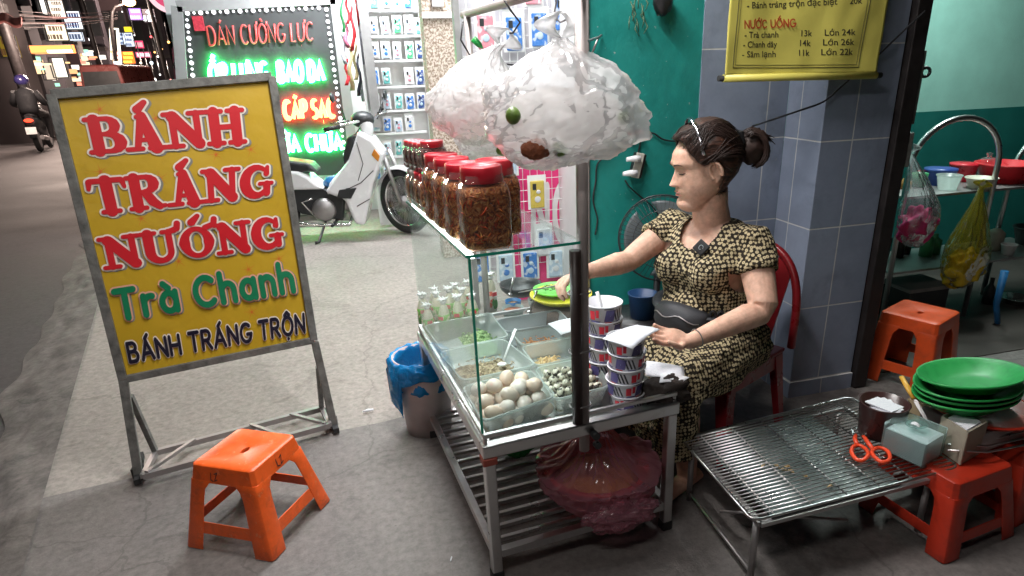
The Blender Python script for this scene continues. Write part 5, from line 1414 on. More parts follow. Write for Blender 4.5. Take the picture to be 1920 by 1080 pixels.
for i, ((x, y), Y, lb) in enumerate(LM):
    o = lim if i == 0 else lim.copy()
    if i: COL.objects.link(o)
    o.location = by(x, y, Y); o.rotation_euler = (i, i * 2, i); tag(o, lb, 'lime', 'limes')
    if i < 3: o.scale = (1.0,) * 3
br_ = mat('brown_spice', (.30, .09, .04), .6, 0, .3, 60, bump=.6, bscale=120)
MB().sph(by(1005, 280, 1.40), (.034, .016, .022), 20, 12, lambda d: 1 + .2 * noise.noise(d * 3)).build('spice_packet', br_)
tag(bpy.data.objects['spice_packet'], 'reddish brown spice packet at the bottom of the big white bag', 'packet')
mb = MB()
hk = by(955, 62, 1.90)
mb.tube([by(945, 0, 1.87), by(958, 20, 1.87), by(975, 42, 1.87), hk + V((.01, 0, 0)), hk], .0028, 6)
tag(mb.build('wire_hook', K['black']), 'black wire hook hanging from the cross bar to the smaller bag', 'hook')
mb = MB().tube([by(1040, -30, 1.46), by(1043, 5, 1.49), by(1038, 30, 1.50), by(1050, 42, 1.50), by(1064, 36, 1.50)], .0022, 6)
tag(mb.build('wire_hook', K['dullsteel']), 'short wire hook holding the big bag on the cross bar', 'hook')
mb = MB().tube([by(868, 40, 2.3), by(864, 75, 2.3), by(885, 110, 2.3), by(930, 118, 2.3), by(990, 125, 2.3)], .003, 6)
tag(mb.build('hanging_cable', K['black']), 'black cable looped round the rear pole of the cart', 'cable')
mb = MB()
for i, y in enumerate((72,)):
    p = by(887, y, 2.29); mb.tube([p, p + V((.02, 0, -.02)), p + V((.028, -.01, -.03))], [.012, .010, .002], 8)
tag(mb.build('leaf_tag', K['green']), 'small green rag tied on the rear pole of the cart', 'rag')

# ------------------------------------------------------------------ bin beside the cart
q = bp(803, 835); bc = V((q.x + .02, q.y + .14, 0))
bn = thing('waste_bin', 'pale plastic waste bin lined with a blue bag on the left of the cart', 'bin', tuple(bc))
MB().lathe([(0, .004), (.082, .004), (.090, .0), (.112, .30), (.118, .33), (.112, .33), (.086, .012), (0, .01)], n=36).build('tub', mat('milky_plastic', (.50, .46, .46), .5, 0, .12, 14), bn, True)
def bagr(u, v):
    a = 2*PI*u; n = noise.noise((math.cos(a)*2.2, math.sin(a)*2.2, v*3)); n2 = noise.noise((math.cos(a)*6, math.sin(a)*6, v*5+4))
    if v < .3: r = .105; z = .20 + .135 * (v / .3)
    else: k = (v - .3) / .7; r = .122 + .018 * math.sin(PI * k) + .016 * n2 * k; z = .338 - k * (.05 + .06 * max(0, n + .35) + (.15 if math.cos(a - 3.5) > .93 else 0))
    return (r*math.cos(a)*(1+.04*n), r*math.sin(a)*(1+.04*n), z + .012*n2)
MB().grid(bagr, 64, 22).build('bin_liner', K['bluebag'], bn, True, solid=.001)

# ------------------------------------------------------------------ lower shelf: basin wrapped in a pink bag, green bag
bs = bp(1118, 900, .165)
bz0 = ZS + .007
bt_ = thing('red_basin', 'red plastic basin inside a pink bag on the lower shelf of the cart', 'basin', (bs.x, bs.y, bz0))
MB().lathe([(0, 0), (.105, 0), (.150, .105), (.162, .108), (.162, .116), (.146, .114), (.102, .006), (0, .006)], n=44).build('shell', K['redplastic'], bt_, True)
MB().lathe([(0, .085), (.05, .084), (.10, .079), (.132, .072)], n=30).build('contents', mat('yellow_batter', (.50, .36, .08), .6, 0, .25, 16, bump=.3), bt_, True)
def pk(u, v):
    a = 2*PI*u; d = V((math.cos(a), math.sin(a), 0)); n = noise.noise((d.x*2, d.y*2, v*3 + 2)); n2 = noise.noise((d.x*6, d.y*6, v*7)); n3 = abs(noise.noise((d.x*9, d.y*9, v*12 + 5)))
    if v < .55: k = v / .55; r = .06 + (.190 - .06) * min(1, k * 1.35) ** .6; z = .004 + .120 * k ** 1.3
    else:
        k = (v - .55) / .45; r = .190 * (1 - k) ** .75 + .010; z = .124 + .03 * k + .12 * k ** 3
    s3 = V((d.x, d.y, v * 1.6)) * 2.6; v1 = noise.voronoi(s3)[0]; v2 = noise.voronoi(s3 * 2.4)[0]
    r *= 1 + .09 * n + .04 * n2 - .04 * n3 + .045 * (1 - min(1, (v1[1] - v1[0]) / .4)) ** 1.5 - .04 * v1[0] + .016 * (1 - min(1, (v2[1] - v2[0]) / .3)) ** 1.5
    off = V((0, -.0, 0))
    if v > .55: off = V((-.0, .0, 0)) * k
    return V((r*d.x, r*d.y, z + .012*n2)) + off
pb = thing('pink_bag', 'crumpled pink plastic bag wrapped over the red basin', 'bag', (bs.x, bs.y, bz0))
MB().grid(pk, 140, 80).build('bag_film', K['pinkbag'], pb, True)
def pk2(d): return 1 + .30 * noise.noise(d * 2.4 + V((7, 1, 2))) - .25 * abs(noise.noise(d * 6 + V((2, 5, 1)))) + .06 * (lambda q: (1 - min(1, (q[1] - q[0]) / .3)) ** 1.5 - q[0])(noise.voronoi(d * 4 + V((3, 3, 1)))[0])
pf = bp(1135, 950, .14)
MB().sph((.02, -.165, .052), (.115, .042, .058), 90, 60, pk2).build('loose_end', K['pinkbag'], pb, True)
gb = bp(985, 862, .14)
o = MB().sph((0, 0, 0), (.07, .06, .05), 36, 24, lambda d: 1 + .25 * noise.noise(d * 2.2) - .2 * abs(noise.noise(d * 6))).build('green_bag', film('green_film', (.03, .25, .06), .75, .2, .2, .8, 30)); o.location = (gb.x, gb.y + .10, bz0 + .045); tag(o, 'green plastic bag lying behind the basin on the lower shelf', 'bag')

# ================================================================== BEHIND THE WOMAN: fan, sockets, cables
fc = by(1240, 447, 2.24)
fn_ = thing('electric_fan', 'black wire cage electric fan behind the shoulder of the woman', 'fan', (fc.x, fc.y + .06, 0))
ax = V((-.35, -.93, .12)).normalized(); fx = ax.cross(UP).normalized(); fy = fx.cross(ax)
def fp(r, a, d=0.): return fc + (fx * math.cos(a) + fy * math.sin(a)) * r + ax * d
mb = MB(); RF = .165
for r, d in ((RF, 0), (RF * .97, .022), (.11, .046), (.065, .054), (.03, .056)):
    mb.tube([fp(r, 2*PI*k/40, d) for k in range(40)], .0016 if r < RF else .0032, 5, closed=True)
for k in range(54):
    a = 2*PI*k/54; mb.tube([fp(.028, a, .056), fp(.08, a, .053), fp(.13, a, .040), fp(RF, a, 0)], .0010, 4, caps=False)
mb.build('cage', mat('dark_wire', (.05, .05, .055), .4, .6), fn_)
mb = MB()
for k in range(3):
    a0 = 2*PI*k/3
    mb.grid(lambda u, v: fp(.03 + .115 * u, a0 + 1.5 * (v - .5) * (.6 + .5 * u), .012 + .03 * (v - .5)), 10, 10)
mb.build('blades', mat('fan_blade', (.10, .12, .13), .35, 0, .1), fn_, solid=.002)
MB().tube([fp(0, 0, .028), fp(0, 0, .058)], [.026, .022], 18).build('hub', mat('grey_hub', (.3, .3, .3), .4), fn_)
MB().tube([fp(0, 0, -.10), fp(0, 0, -.02)], [.04, .055], 18).build('motor', K['black'], fn_)
MB().tube([(fc.x, fc.y + .06, .02), fp(0, 0, -.06)], .014, 10).build('pole', K['black'], fn_)
MB().lathe([(0, 0), (.13, 0), (.125, .018), (.03, .03), (0, .03)], (fc.x, fc.y + .06, 0), 28).build('base', K['black'], fn_)
def cable(label, pts, r=.0035, m=None):
    """smooth run through image points given with their depth"""
    P_ = [by(x, y, Y) for x, y, Y in pts]; out = []
    for i in range(len(P_) - 1):
        a, b_, c, d = P_[max(0, i-1)], P_[i], P_[i+1], P_[min(len(P_)-1, i+2)]
        for k in range(6):
            t_ = k / 6; out.append(.5 * ((2*b_) + (c - a)*t_ + (2*a - 5*b_ + 4*c - d)*t_*t_ + (3*b_ - a - 3*c + d)*t_**3))
    out.append(P_[-1])
    return tag(MB().tube(out, r, 6).build('cable', m or K['black']), label, 'cable', 'cables on the walls')
Wl = YW - .008
cable('black cable running from the red plug along the teal wall towards her head', [(1200, 249, Wl), (1225, 250, Wl), (1245, 262, Wl), (1275, 265, Wl), (1320, 262, Wl)])
cable('black cable hanging across the tiled pillar under the yellow banner', [(1368, 246, Wl), (1412, 236, Wl), (1446, 225, 2.12), (1500, 207, 2.11), (1545, 190, 2.11), (1578, 162, 2.11), (1608, 135, 2.10), (1645, 105, 2.09), (1690, 62, 2.09), (1735, 20, 2.08)])
cable('thin black cable dropping from the red plug down to the power strip', [(1202, 252, Wl), (1200, 270, Wl), (1196, 288, Wl)], .003)
cable('black cable looping left of the steel pole on the teal wall', [(1185, 258, Wl), (1160, 272, Wl), (1140, 290, Wl), (1120, 308, Wl), (1117, 340, Wl), (1112, 375, Wl), (1120, 410, Wl), (1116, 440, Wl)], .003)
cable('black cable sagging from the power strip towards the fan', [(1172, 338, Wl), (1182, 352, Wl), (1205, 372, Wl), (1222, 386, Wl), (1240, 410, Wl)], .003)
o = MB().bar(by(1178, 253, YW - .018), by(1206, 247, YW - .018), .022, .016).build('plug_adapter', K['redplastic'], bevel=.004); tag(o, 'red plug connector on the teal wall right of the big bag', 'plug')
pw_ = thing('power_strip', 'white and black power strip with two plugs on the teal wall', 'socket', tuple(by(1190, 315, YW)))
T = Matrix.Translation(by(1196, 310, YW - .022)) @ Matrix.Rotation(rad(14), 4, 'Y')
MB().box((-.022, -.012, -.046), (.022, .02, .046), T).build('housing', K['black'], pw_, bevel=.004)
MB().box((-.024, -.018, -.047), (.010, -.0125, .047), T).build('face_plate', mat('ivory', (.55, .53, .47), .5), pw_, bevel=.003)
for dz in (.026, -.028): MB().tube([T @ V((-.065, -.032, dz - .012)), T @ V((-.035, -.032, dz - .004)), T @ V((-.012, -.030, dz))], [.008, .012, .013], 10).build('plug', K['paper'], pw_)
mb = MB()
for k in range(14):
    p = by(1195 + 14 * math.sin(k * 1.7), -10 + 4 * k, YW - .03); mb.tube([p, p + V((.010 * math.sin(k * 2.3), -.012, -.022)), p + V((.016 * math.sin(k * 3.1), -.008, -.045))], [.002, .003, .001], 5)
tag(mb.build('dry_twigs', mat('dry_green', (.06, .12, .07), .7)), 'dry twigs hanging on the teal wall at the top edge', 'twigs')
o = MB().sph(by(1243, 0, YW - .04), (.035, .03, .05), 20, 12, lambda d: 1 + .25 * noise.noise(d * 3)).build('hanging_pouch', K['black']); tag(o, 'black pouch hanging high on the teal wall', 'pouch')
o = MB().tube([by(1085, 78, YW - .25), by(1105, 76, YW - .15), by(1122, 70, YW - .03), by(1128, 66, YW - .01)], .004, 6).tube([by(1122, 70, YW - .03), by(1110, 100, YW - .02)], .004, 6).build('wall_bracket', K['dullsteel']); tag(o, 'bent metal bracket sticking out of the teal wall corner', 'bracket')
bl = by(1205, 570, 2.12)
o = MB().lathe([(0, 0), (.045, 0), (.055, .09), (.058, .094), (.052, .094), (.042, .006), (0, .006)], n=28).build('blue_bucket', mat('dark_blue_plastic', (.012, .05, .14), .45)); o.location = (bl.x, bl.y, bl.z - .05); 
tag(o, 'dark blue bucket behind the belt bag by the teal wall', 'bucket')
st2 = MB().lathe([(0, 0), (.15, 0), (.15, bl.z - .052), (0, bl.z - .052)], n=6).build('side_table', K['black']); st2.location = (bl.x, bl.y + .02, 0); tag(st2, 'dark low stand carrying the blue bucket', 'stand')

# ================================================================== BANNER ON THE PILLAR
YB = PYF - .075
def bn_(x, y, h=0.): p = by(x, y, YB); p.y -= h; return p
b0_, b1_ = bn_(1354, 147), bn_(1645, 141)
bnr = thing('menu_banner', 'yellow roll-down price list banner hanging in front of the pillar', 'banner', tuple(bn_(1500, 145)))
zt_ = b0_.z + .62
K['banner'] = mat('banner_yellow', (.70, .63, .14), .38, 0, .08, 4, rvar=.08)
tl_, tr_ = V((b0_.x + .012, YB + .01, zt_)), V((b1_.x + .004, YB + .01, zt_))
bl_, br2 = b0_ + V((.004, 0, .006)), b1_ + V((-.004, 0, .006))
def bend(x, z): return .010 * noise.noise((x * 4, z * 5, 1)) + .006 * noise.noise((x * 13, z * 9, 4)) + .012 * max(0, 1 - (z - b0_.z) / .14) * noise.noise((x * 9, 1, 7))
def sheetf(u, v):
    p = (bl_ * (1-u) + br2 * u) * (1-v) + (tl_ * (1-u) + tr_ * u) * v
    return V((p.x, YB + bend(p.x, p.z), p.z))
bsh = MB().grid(sheetf, 70, 60).build('sheet', K['banner'], bnr, solid=.0012)
MB().tube([b0_ + V((-.014, 0, 0)), b1_ + V((.016, 0, 0))], .0095, 12).build('bottom_rod', K['rubber'], bnr)
MB().tube([b0_ + V((.004, 0, .0)), b1_ + V((-.006, 0, .0))], .0125, 14).build('hem', K['banner'], bnr)
MB().tube([tl_ + V((-.03, 0, 0)), tr_ + V((.03, 0, 0))], .0095, 12).build('top_rod', K['rubber'], bnr)
def bfn(x, y):
    p = by(x, y, YB); return V((p.x, YB + bend(p.x, p.z) - .0014, p.z))
def btext(s, x0, y0, x1, y1, hgt, m, off=.012):
    """baseline from (x0, y0) to (x1, y1) in photo units, cap height hgt"""
    n = len(s)
    mb = MB()
    vs, fs = font2d(s, off); w = max(p[0] for p in vs)
    mb.add([bfn(x0 + (x1-x0)*x/w, y0 + (y1-y0)*x/w - hgt*y/.70) for x, y in vs], fs)
    mb.build('lettering', m, bsh)
kb, kr = mat('faded_black_print', (.06, .055, .03), .5, 0, .3, 40), mat('faded_red_print', (.50, .08, .03), .5, 0, .2, 40)
btext('- Bánh tráng trộn đặc biệt', 1400, 16, 1567, 9, 12, kb)
btext('20k', 1590, 8, 1614, 7, 12, kb)
st_u, W_u = strokes('NƯỚC UỐNG', .26); mu = MB()
flat_strokes(mu, st_u, lambda x, y, h=0.: bfn(1396 + 94 * x / W_u, 53 - 3 * x / W_u - 14 * y) - V((0, h, 0)), 0, .095)
mu.build('lettering', kr, bsh)
for i, (nm, pr1, pr2) in enumerate((('- Trà chanh', '13k', 'Lớn 24k'), ('- Chanh dây', '14k', 'Lớn 26k'), ('- Sâm lạnh', '11k', 'Lớn 22k'))):
    y = 71 + 18.3 * i; x = 1395 - 2 * i
    btext(nm, x, y, x + 66, y - 1, 11.5, kb); btext(pr1, 1500 - 2*i, y - 3, 1522 - 2*i, y - 3, 11.5, kb); btext(pr2, 1543 - 3*i, y - 4, 1601 - 2*i, y - 5, 11.5, kb)
def bline(pts, r=.0011):
    P_ = []
    for (x0, y0), (x1, y1) in zip(pts[:-1], pts[1:]):
        for k in range(20): P_.append(bfn(x0 + (x1-x0)*k/20, y0 + (y1-y0)*k/20))
    P_.append(bfn(*pts[-1])); return P_
mb = MB()
mb.tube(bline([(1390, -60), (1385, 0), (1373, 127), (1490, 127), (1609, 126), (1629, 0), (1634, -60)]), .0011, 4)
mb.tube(bline([(1395, -60), (1389.5, 0), (1378, 122), (1490, 122), (1605, 121), (1624, 0), (1629, -60)]), .0006, 4)
mb.build('border_line', kb, bsh)
# ================================================================== LOW WIRE TABLE AND WHAT STANDS ON IT
GZ = .238
g = [bp(x, y, GZ) for x, y in ((1277, 822), (1411, 977), (1800, 876), (1594, 744))]   # left-back, left-front, right-front, right-back
gt = thing('wire_table', 'low steel wire rack table over a glass sheet, right of the cart', 'table', tuple(bp(1310, 985)))
def gm(u, v, z=GZ): p = (g[0]*(1-u) + g[3]*u) * (1-v) + (g[1]*(1-u) + g[2]*u) * v; return V((p.x, p.y, z))
mb = MB(); out = []
for (u, v), (du, dv), (eu, ev) in (((0, 0), (0, 1), (1, 0)), ((0, 1), (1, 0), (0, -1)), ((1, 1), (0, -1), (-1, 0)), ((1, 0), (-1, 0), (0, 1))):
    rr = .05
    for k in range(6):
        a = k / 5 * PI / 2; out.append(gm(u + (eu * (1 - math.cos(a - 0)) if False else 0) + rr * (eu * (1 - math.sin(a)) + du * (1 - math.cos(a))), v + rr * (ev * (1 - math.sin(a)) + dv * (1 - math.cos(a)))))
mb.tube(out, .0042, 8, closed=True); mb.build('rim', K['steel'], gt)
mb = MB(); nw = 29
for k in range(1, nw): mb.tube([gm(.004, k / nw, GZ + .003), gm(.996, k / nw, GZ + .003)], .0021, 5)
mb.build('wires', K['steel'], gt)
mb = MB()
for u in (.10, .27, .44, .60, .76, .9): mb.tube([gm(u, .004, GZ - .002), gm(u, .996, GZ - .002)], .0026, 5)
mb.build('cross_wires', K['steel'], gt)
def rim2(u0, v0, u1, v1, z): return [gm(u0, v0, z), gm(u1, v0, z), gm(u1, v1, z), gm(u0, v1, z)]
q = rim2(.10, .05, .72, .97, GZ - .016)
MB().slab(q[::-1], .005).build('glass_sheet', mat('dull_glass', (.10, .13, .125), .18, 0, .2, 10, spec=.8, coat=.3), gt)
mb = MB(); q = rim2(.05, .03, .95, .97, GZ - .030)
for i in range(4): mb.bar(q[i], q[(i+1) % 4], .016, .012)
mb.build('under_frame', K['dullsteel'], gt)
for u, v in ((.05, .04), (.05, .93), (.90, .93), (.90, .06)): MB().tube([gm(u, v, .0), gm(u, v, GZ - .037)], .0095, 10).build('leg', K['dullsteel'], gt)
MB().tube([gm(.05, .04, .03), gm(.05, .93, .03)], .006, 8).tube([gm(.05, .5, .10), gm(.5, .93, .12)], .005, 8).build('brace', K['dullsteel'], gt)
mb = MB()
for u, v in ((.30, .55), (.31, .60), (.335, .63), (.37, .72), (.42, .86), (.34, .58), (.25, .5)):
    p = gm(u, v, GZ - .009); a = u * 90; d = V((math.cos(a), math.sin(a), 0)) * .010; mb.tube([p - d, p + d * .3 + V((0, 0, .004)), p + d], [.002, .005, .002], 6)
tag(mb.build('food_crumbs', K['shred']), 'yellow food crumbs scattered on the glass under the wire rack', 'crumbs', kind='stuff')
# brown cup of paper
def on(x, y, z=GZ + .006): p = bp(x, y, z); return p
c = on(1648, 812)
t = thing('brown_pot', 'dark brown plastic pot with folded white paper, on the wire table', 'pot', tuple(c))
MB().lathe([(0, 0), (.060, 0), (.063, .01), (.072, .108), (.075, .114), (.069, .113), (.058, .006), (0, .006)], n=36).build('shell', mat('brown_plastic', (.045, .016, .015), .35, 0, .15, 20), t, True)
mb = MB()
for k in range(5):
    T = Matrix.Translation(c + V((.0, .0, .088 + .0035 * k))) @ Matrix.Rotation(.5 + .35 * k, 4, 'Z') @ Matrix.Rotation(.08 * math.sin(k * 2), 4, 'X')
    mb.box((-.043, -.036, 0), (.043, .036, .0028), T)
mb.build('folded_paper', K['form'], t)
# teal napkin box
nb = [on(x, y) for x, y in ((1648, 842), (1733, 881), (1778, 866), (1692, 826))]
a_, b_, c_, d_ = nb[0], nb[1], None, None
T0 = thing('napkin_box', 'clear turquoise napkin box filled with white napkins, on the wire table', 'box', tuple((nb[0] + nb[2]) / 2))
ex = (nb[1] - nb[0]).normalized(); ey = V((-ex.y, ex.x, 0)); L1 = (nb[1] - nb[0]).length * .95; L2 = .115; hB = .098
def nbp(u, v, z): return nb[0] + ex * L1 * u + ey * L2 * v + V((0, 0, z))
def bx8(u0, v0, z0, u1, v1, z1): return [nbp(u0, v0, z0), nbp(u1, v0, z0), nbp(u1, v1, z0), nbp(u0, v1, z0), nbp(u0, v0, z1), nbp(u1, v0, z1), nbp(u1, v1, z1), nbp(u0, v1, z1)]
turq = film('turquoise_clear', (.70, .95, .91), .09, .1, .22, 0, 1, .5, .25)
MB().hexa(bx8(0, 0, 0, 1, 1, hB)).build('shell', turq, T0, bevel=.005, bseg=3)
mb = MB()
for k in range(14): mb.hexa(bx8(.045, .045, .002 + .0052 * k, .955, .955, .0066 + .0052 * k))
mb.build('napkins', K['paper'], T0)
MB().lathe([(.0, .0), (.020, .0005), (.024, .0025), (.027, .001), (.027, 0)], tuple(nbp(.5, .5, hB)), 30, sx=1.2).build('slot_ring', turq, T0)
MB().grid(lambda u, v: nbp(.5, .5, hB - .004) + ex * (u - .5) * .035 + ey * (v - .5) * .022 + V((0, 0, .012 * math.sin(PI * u) * math.sin(PI * v + .6) + .004 * noise.noise((u * 5, v * 5, 1)))), 12, 10).build('napkin_tip', K['paper'], T0)
# scissors
sc0 = on(1632, 850)
t = thing('scissors', 'bright orange handled scissors lying on the wire table beside the napkin box', 'scissors', tuple(sc0))
K['redor'] = mat('bright_orange_handle', (.88, .085, .03), .35, 0, .06, 20)
def sp2(dx, dy, z=.008): r = bp(1632 + dx, 850 + dy, GZ + .006); r.z = GZ + .006 + z; return r
mb = MB()
for pts in (((-36, 3), (-33, -8), (-22, -11), (-10, -4), (-5, 6), (-14, 17), (-26, 16)), ((2, 2), (12, -6), (26, -4), (35, 6), (34, 17), (22, 21), (10, 14))):
    P_ = []; n = len(pts)
    for i in range(n):
        a, b_, c, d = [V(pts[(i + k) % n]) for k in (-1, 0, 1, 2)]
        for k in range(4):
            s_ = k / 4; P_.append(.5 * ((2*b_) + (c - a)*s_ + (2*a - 5*b_ + 4*c - d)*s_*s_ + (3*b_ - a - 3*c + d)*s_**3))
    mb.tube([sp2(p.x, p.y) for p in P_], .0062, 8, closed=True)
mb.tube([sp2(-26, -12), sp2(-30, -24), sp2(-28, -30)], [.007, .007, .006], 8).tube([sp2(4, -3), sp2(-8, -20), sp2(-14, -28)], [.007, .007, .006], 8)
mb.build('handles', K['redor'], t)
MB().slab([sp2(-32, -29, .004), sp2(-24, -29, .004), sp2(-35, -44, .004), sp2(-37, -44, .004)], .002).slab([sp2(-18, -27, .007), sp2(-10, -27, .007), sp2(-26, -46, .007), sp2(-28, -46, .007)], .002).build('blades', K['steel'], t)
# paper box, wooden box with knife
def open_box(name, label, pts, z0, h, m, inner=None, fillz=.8):
    q = [bp(x, y, z0) for x, y in pts]
    q[3] = q[0] + q[2] - q[1]
    t = thing(name, label, 'box', tuple(sum(q, V()) / 4))
    mb = MB()
    for i in range(4):
        a, b_ = q[i], q[(i+1) % 4]; n = (b_ - a).cross(UP).normalized()
        mb.hexa([a, b_, b_ - n * .005, a - n * .005, a + V((0, 0, h)), b_ + V((0, 0, h)), b_ - n * .005 + V((0, 0, h)), a - n * .005 + V((0, 0, h))])
    mb.add([p + V((0, 0, .002)) for p in q], [(0, 1, 2, 3)])
    mb.build('walls', m, t)
    if inner:
        cc = sum(q, V()) / 4; mb = MB()
        for k in range(4): mb.slab([cc + (p - cc) * (.86 - .05 * k) + V((0, 0, h * fillz + .006 * k)) for p in q], .004)
        mb.build('paper_stack', inner, t)
    return t, q
K['card'] = mat('worn_cardboard', (.42, .37, .29), .8, 0, .18, 30, c2=(.28, .24, .20), mixlo=.55, mixhi=.75)
open_box('paper_box', 'worn paper box holding printed slips behind the napkin box', [(1752, 838), (1800, 872), (1838, 850), (1786, 822)], GZ + .006, .110, K['card'], K['form'], .80)
kb_, kq = open_box('wooden_box', 'open wooden box behind the brown pot, a yellow knife standing in it', [(1694, 785), (1738, 800), (1781, 780), (1735, 765)], GZ + .006, .075, mat('pale_wood', (.46, .36, .22), .65, 0, .15, 20, bump=.2))
kn = thing('knife', 'kitchen knife with yellow handle leaning in the wooden box', 'knife', tuple(bp(1712, 760, GZ + .03)))
k0, k1 = bp(1714, 748, GZ + .085), bp(1690, 706, GZ + .13)
MB().tube([k0, k0.lerp(k1, .4), k1], [.0075, .010, .0085], 10, flat=.7).build('handle', mat('yellow_handle', (.72, .40, .05), .4), kn)
kd = (k0 - k1).normalized(); MB().slab([k0 + ex * .010, k0 - ex * .010, k0 - ex * .006 + kd * .075, k0 + ex * .008 + kd * .09], .002).build('blade', K['steel'], kn)
# red stool on the right with metal box, red tray and green plates
f1_, f2_ = bp(1768, 1058), bp(1896, 1004)
ra_ = math.atan2((f2_ - f1_).y, (f2_ - f1_).x); dA = V((math.cos(ra_), math.sin(ra_), 0)); dB = V((-dA.y, dA.x, 0))
rs = f1_ + dA * .150 + dB * .150
make_stool('plastic_stool', 'dark red plastic stool at the lower right under the metal box and green plates', K['redplastic'], .118, .155, .236, 'plastic stools', (rs.x, rs.y, 0.004), ra_, hole=False)
rs3 = rs + dA * .315 + dB * .03
make_stool('plastic_stool', 'dark red plastic stool cut off by the right edge under the metal box', K['redplastic'], .118, .150, .236, 'plastic stools', (rs3.x, rs3.y, .004), ra_ + .1, hole=False)
mbx = V((rs.x + .185, rs.y + .085, .243))
o = MB().box((-.13, -.10, 0), (.13, .10, .07)).build('metal_box', K['dullsteel'], bevel=.006); o.location = mbx; o.rotation_euler = (0, 0, ra_); tag(o, 'grey metal box on the lower right red stool', 'box')
o = MB().lathe([(0, 0), (.13, 0), (.145, .014), (.15, .014), (.15, .018), (.138, .018), (.125, .004), (0, .004)], n=40).build('red_tray', K['redplastic']); o.location = mbx + V((.01, 0, .0705)); tag(o, 'red tray between the metal box and the green plates', 'tray')
K['gp'] = grime(mat('green_tray_plastic', (.022, .34, .075), .42, 0, .1, 12, rvar=.08), (.01, .14, .04), 18, .5, .7, .5)
def oval(lab, z, tilt, dx=0.):
    prof = [(.05, 0), (.125, 0), (.153, .024), (.181, .032), (.187, .036), (.187, .029), (.180, .026), (.153, .016), (.126, -.006), (.05, -.006)]
    mb = MB(); n = 72
    mb.lathe(prof, n=n, sx=1, sy=.70)
    o = mb.build('oval_plate', K['gp']); o.location = mbx + V((-.052 + dx, .015, z + .004)); o.rotation_euler = (tilt, .05, .22)
    return tag(o, lab, 'plate', 'green oval plates')
oval('lowest green oval plate of the stack, on the red tray', .104, -.05)
oval('second green oval plate from below in the stack', .121, -.05, .004)
oval('third green oval plate from below in the stack', .138, -.04, -.003)
oval('top green oval plate, tilted on the stack at the right edge', .168, -.13, .008)
mb = MB()
for k in range(3): mb.tube([bp(1776, 822 + 11 * k, .285), bp(1850, 826 + 11 * k, .28), bp(1935, 806 + 13 * k, .28)], .0032, 6)
tag(mb.build('steel_skewers', K['steel']), 'three thin steel rods sticking out right of the paper box', 'skewers')

# ================================================================== DOORWAY: stool, rack, bags
of = bp(1738, 742)
make_stool('plastic_stool', 'older orange plastic stool standing in the doorway behind the green plates', K['dorange'], .118, .148, .315, 'plastic stools', (of.x + .055, of.y + .17, .006), rad(24), legw=.30)
rk = thing('steel_rack', 'stainless tube rack with shelves and round arched ends in the doorway', 'rack', tuple(by(1860, 640, 2.75)))
YA = 2.62
def archp(x0, x1, ytop, ybot, Y): 
    p0, p1, t = by(x0, ybot, Y), by(x1, ybot, Y), by((x0 + x1) / 2, ytop, Y)
    r = (p1.x - p0.x) / 2; cx = (p0.x + p1.x) / 2; zt = t.z - r * .85
    pts = [V((p0.x, Y, .02))] + [V((cx - r * math.cos(PI * k / 16), Y, zt + r * .85 * math.sin(PI * k / 16))) for k in range(17)] + [V((p1.x, Y, .02))]
    return pts
ap = archp(1702, 1866, 222, 330, YA)
MB().tube(ap, .014, 12).build('arch', K['steel'], rk)
ap2 = [p + V((.02, .70, 0)) for p in ap]
a2 = archp(1895, 2060, 228, 330, YA + .25); MB().tube(a2, .014, 12).build('arch', K['steel'], rk)
zs1, zs2, zs3 = by(1880, 354, YA).z, by(1880, 487, YA).z, by(1880, 590, YA).z
for zz in (zs1, zs2, zs3):
    mb = MB().box((ap[0].x + .02, YA + .01, zz - .012), (ap[0].x + 1.2, YA + .36, zz)); mb.build('shelf', K['dullsteel'], rk)
def lath(name, label, cat, x, y, Y, prof, m, n=28, group=None, z=None, sx=1, sy=1):
    p = by(x, y, Y); o = MB().lathe(prof, n=n, sx=sx, sy=sy).build(name, m); o.location = (p.x, p.y, p.z if z is None else z); return tag(o, label, cat, group)
bas = lambda r, h: [(0, 0), (r*.72, 0), (r*.96, h*.9), (r*1.04, h*.92), (r*1.04, h), (r*.94, h), (r*.70, .005), (0, .005)]
lath('red_basin', 'bright red plastic basin on the top shelf of the steel rack', 'basin', 1880, 345, YA + .17, bas(.15, .10), mat('bright_red_plastic', (.62, .02, .03), .35), z=zs1 + .001)
lath('white_tub', 'cream plastic tub on the top shelf in front of the red basin', 'tub', 1838, 346, YA + .06, bas(.075, .055), mat('cream_plastic', (.62, .58, .48), .45), z=zs1 + .001)
lath('clear_tub', 'milky square tub on the top rack shelf left of the cream tub', 'tub', 1778, 342, YA + .10, bas(.06, .075), K['clearbox'], z=zs1 + .001)
lath('lidded_box', 'clear box with blue lid at the back of the top rack shelf', 'box', 1768, 300, YA + .24, [(0, 0), (.07, 0), (.078, .07), (.082, .07), (.082, .085), (0, .085)], mat('blue_lid', (.03, .07, .30), .4), z=zs1 + .001)
lath('lidded_box', 'box with red lid at the back of the top rack shelf', 'box', 1810, 300, YA + .28, [(0, 0), (.06, 0), (.068, .08), (.072, .08), (.072, .095), (0, .095)], K['lidred'], z=zs1 + .001)
lath('glass_jar', 'glass jar with knob lid on the top rack shelf', 'jar', 1858, 280, YA + .30, [(0, 0), (.05, 0), (.055, .09), (.03, .11), (.012, .115), (.018, .135), (0, .14)], K['jar'], z=zs1 + .001)
lath('white_cup', 'small white cup on the second shelf of the steel rack', 'cup', 1888, 478, YA + .07, bas(.04, .06), mat('dull_white', (.55, .54, .52), .5), z=zs2 + .001)
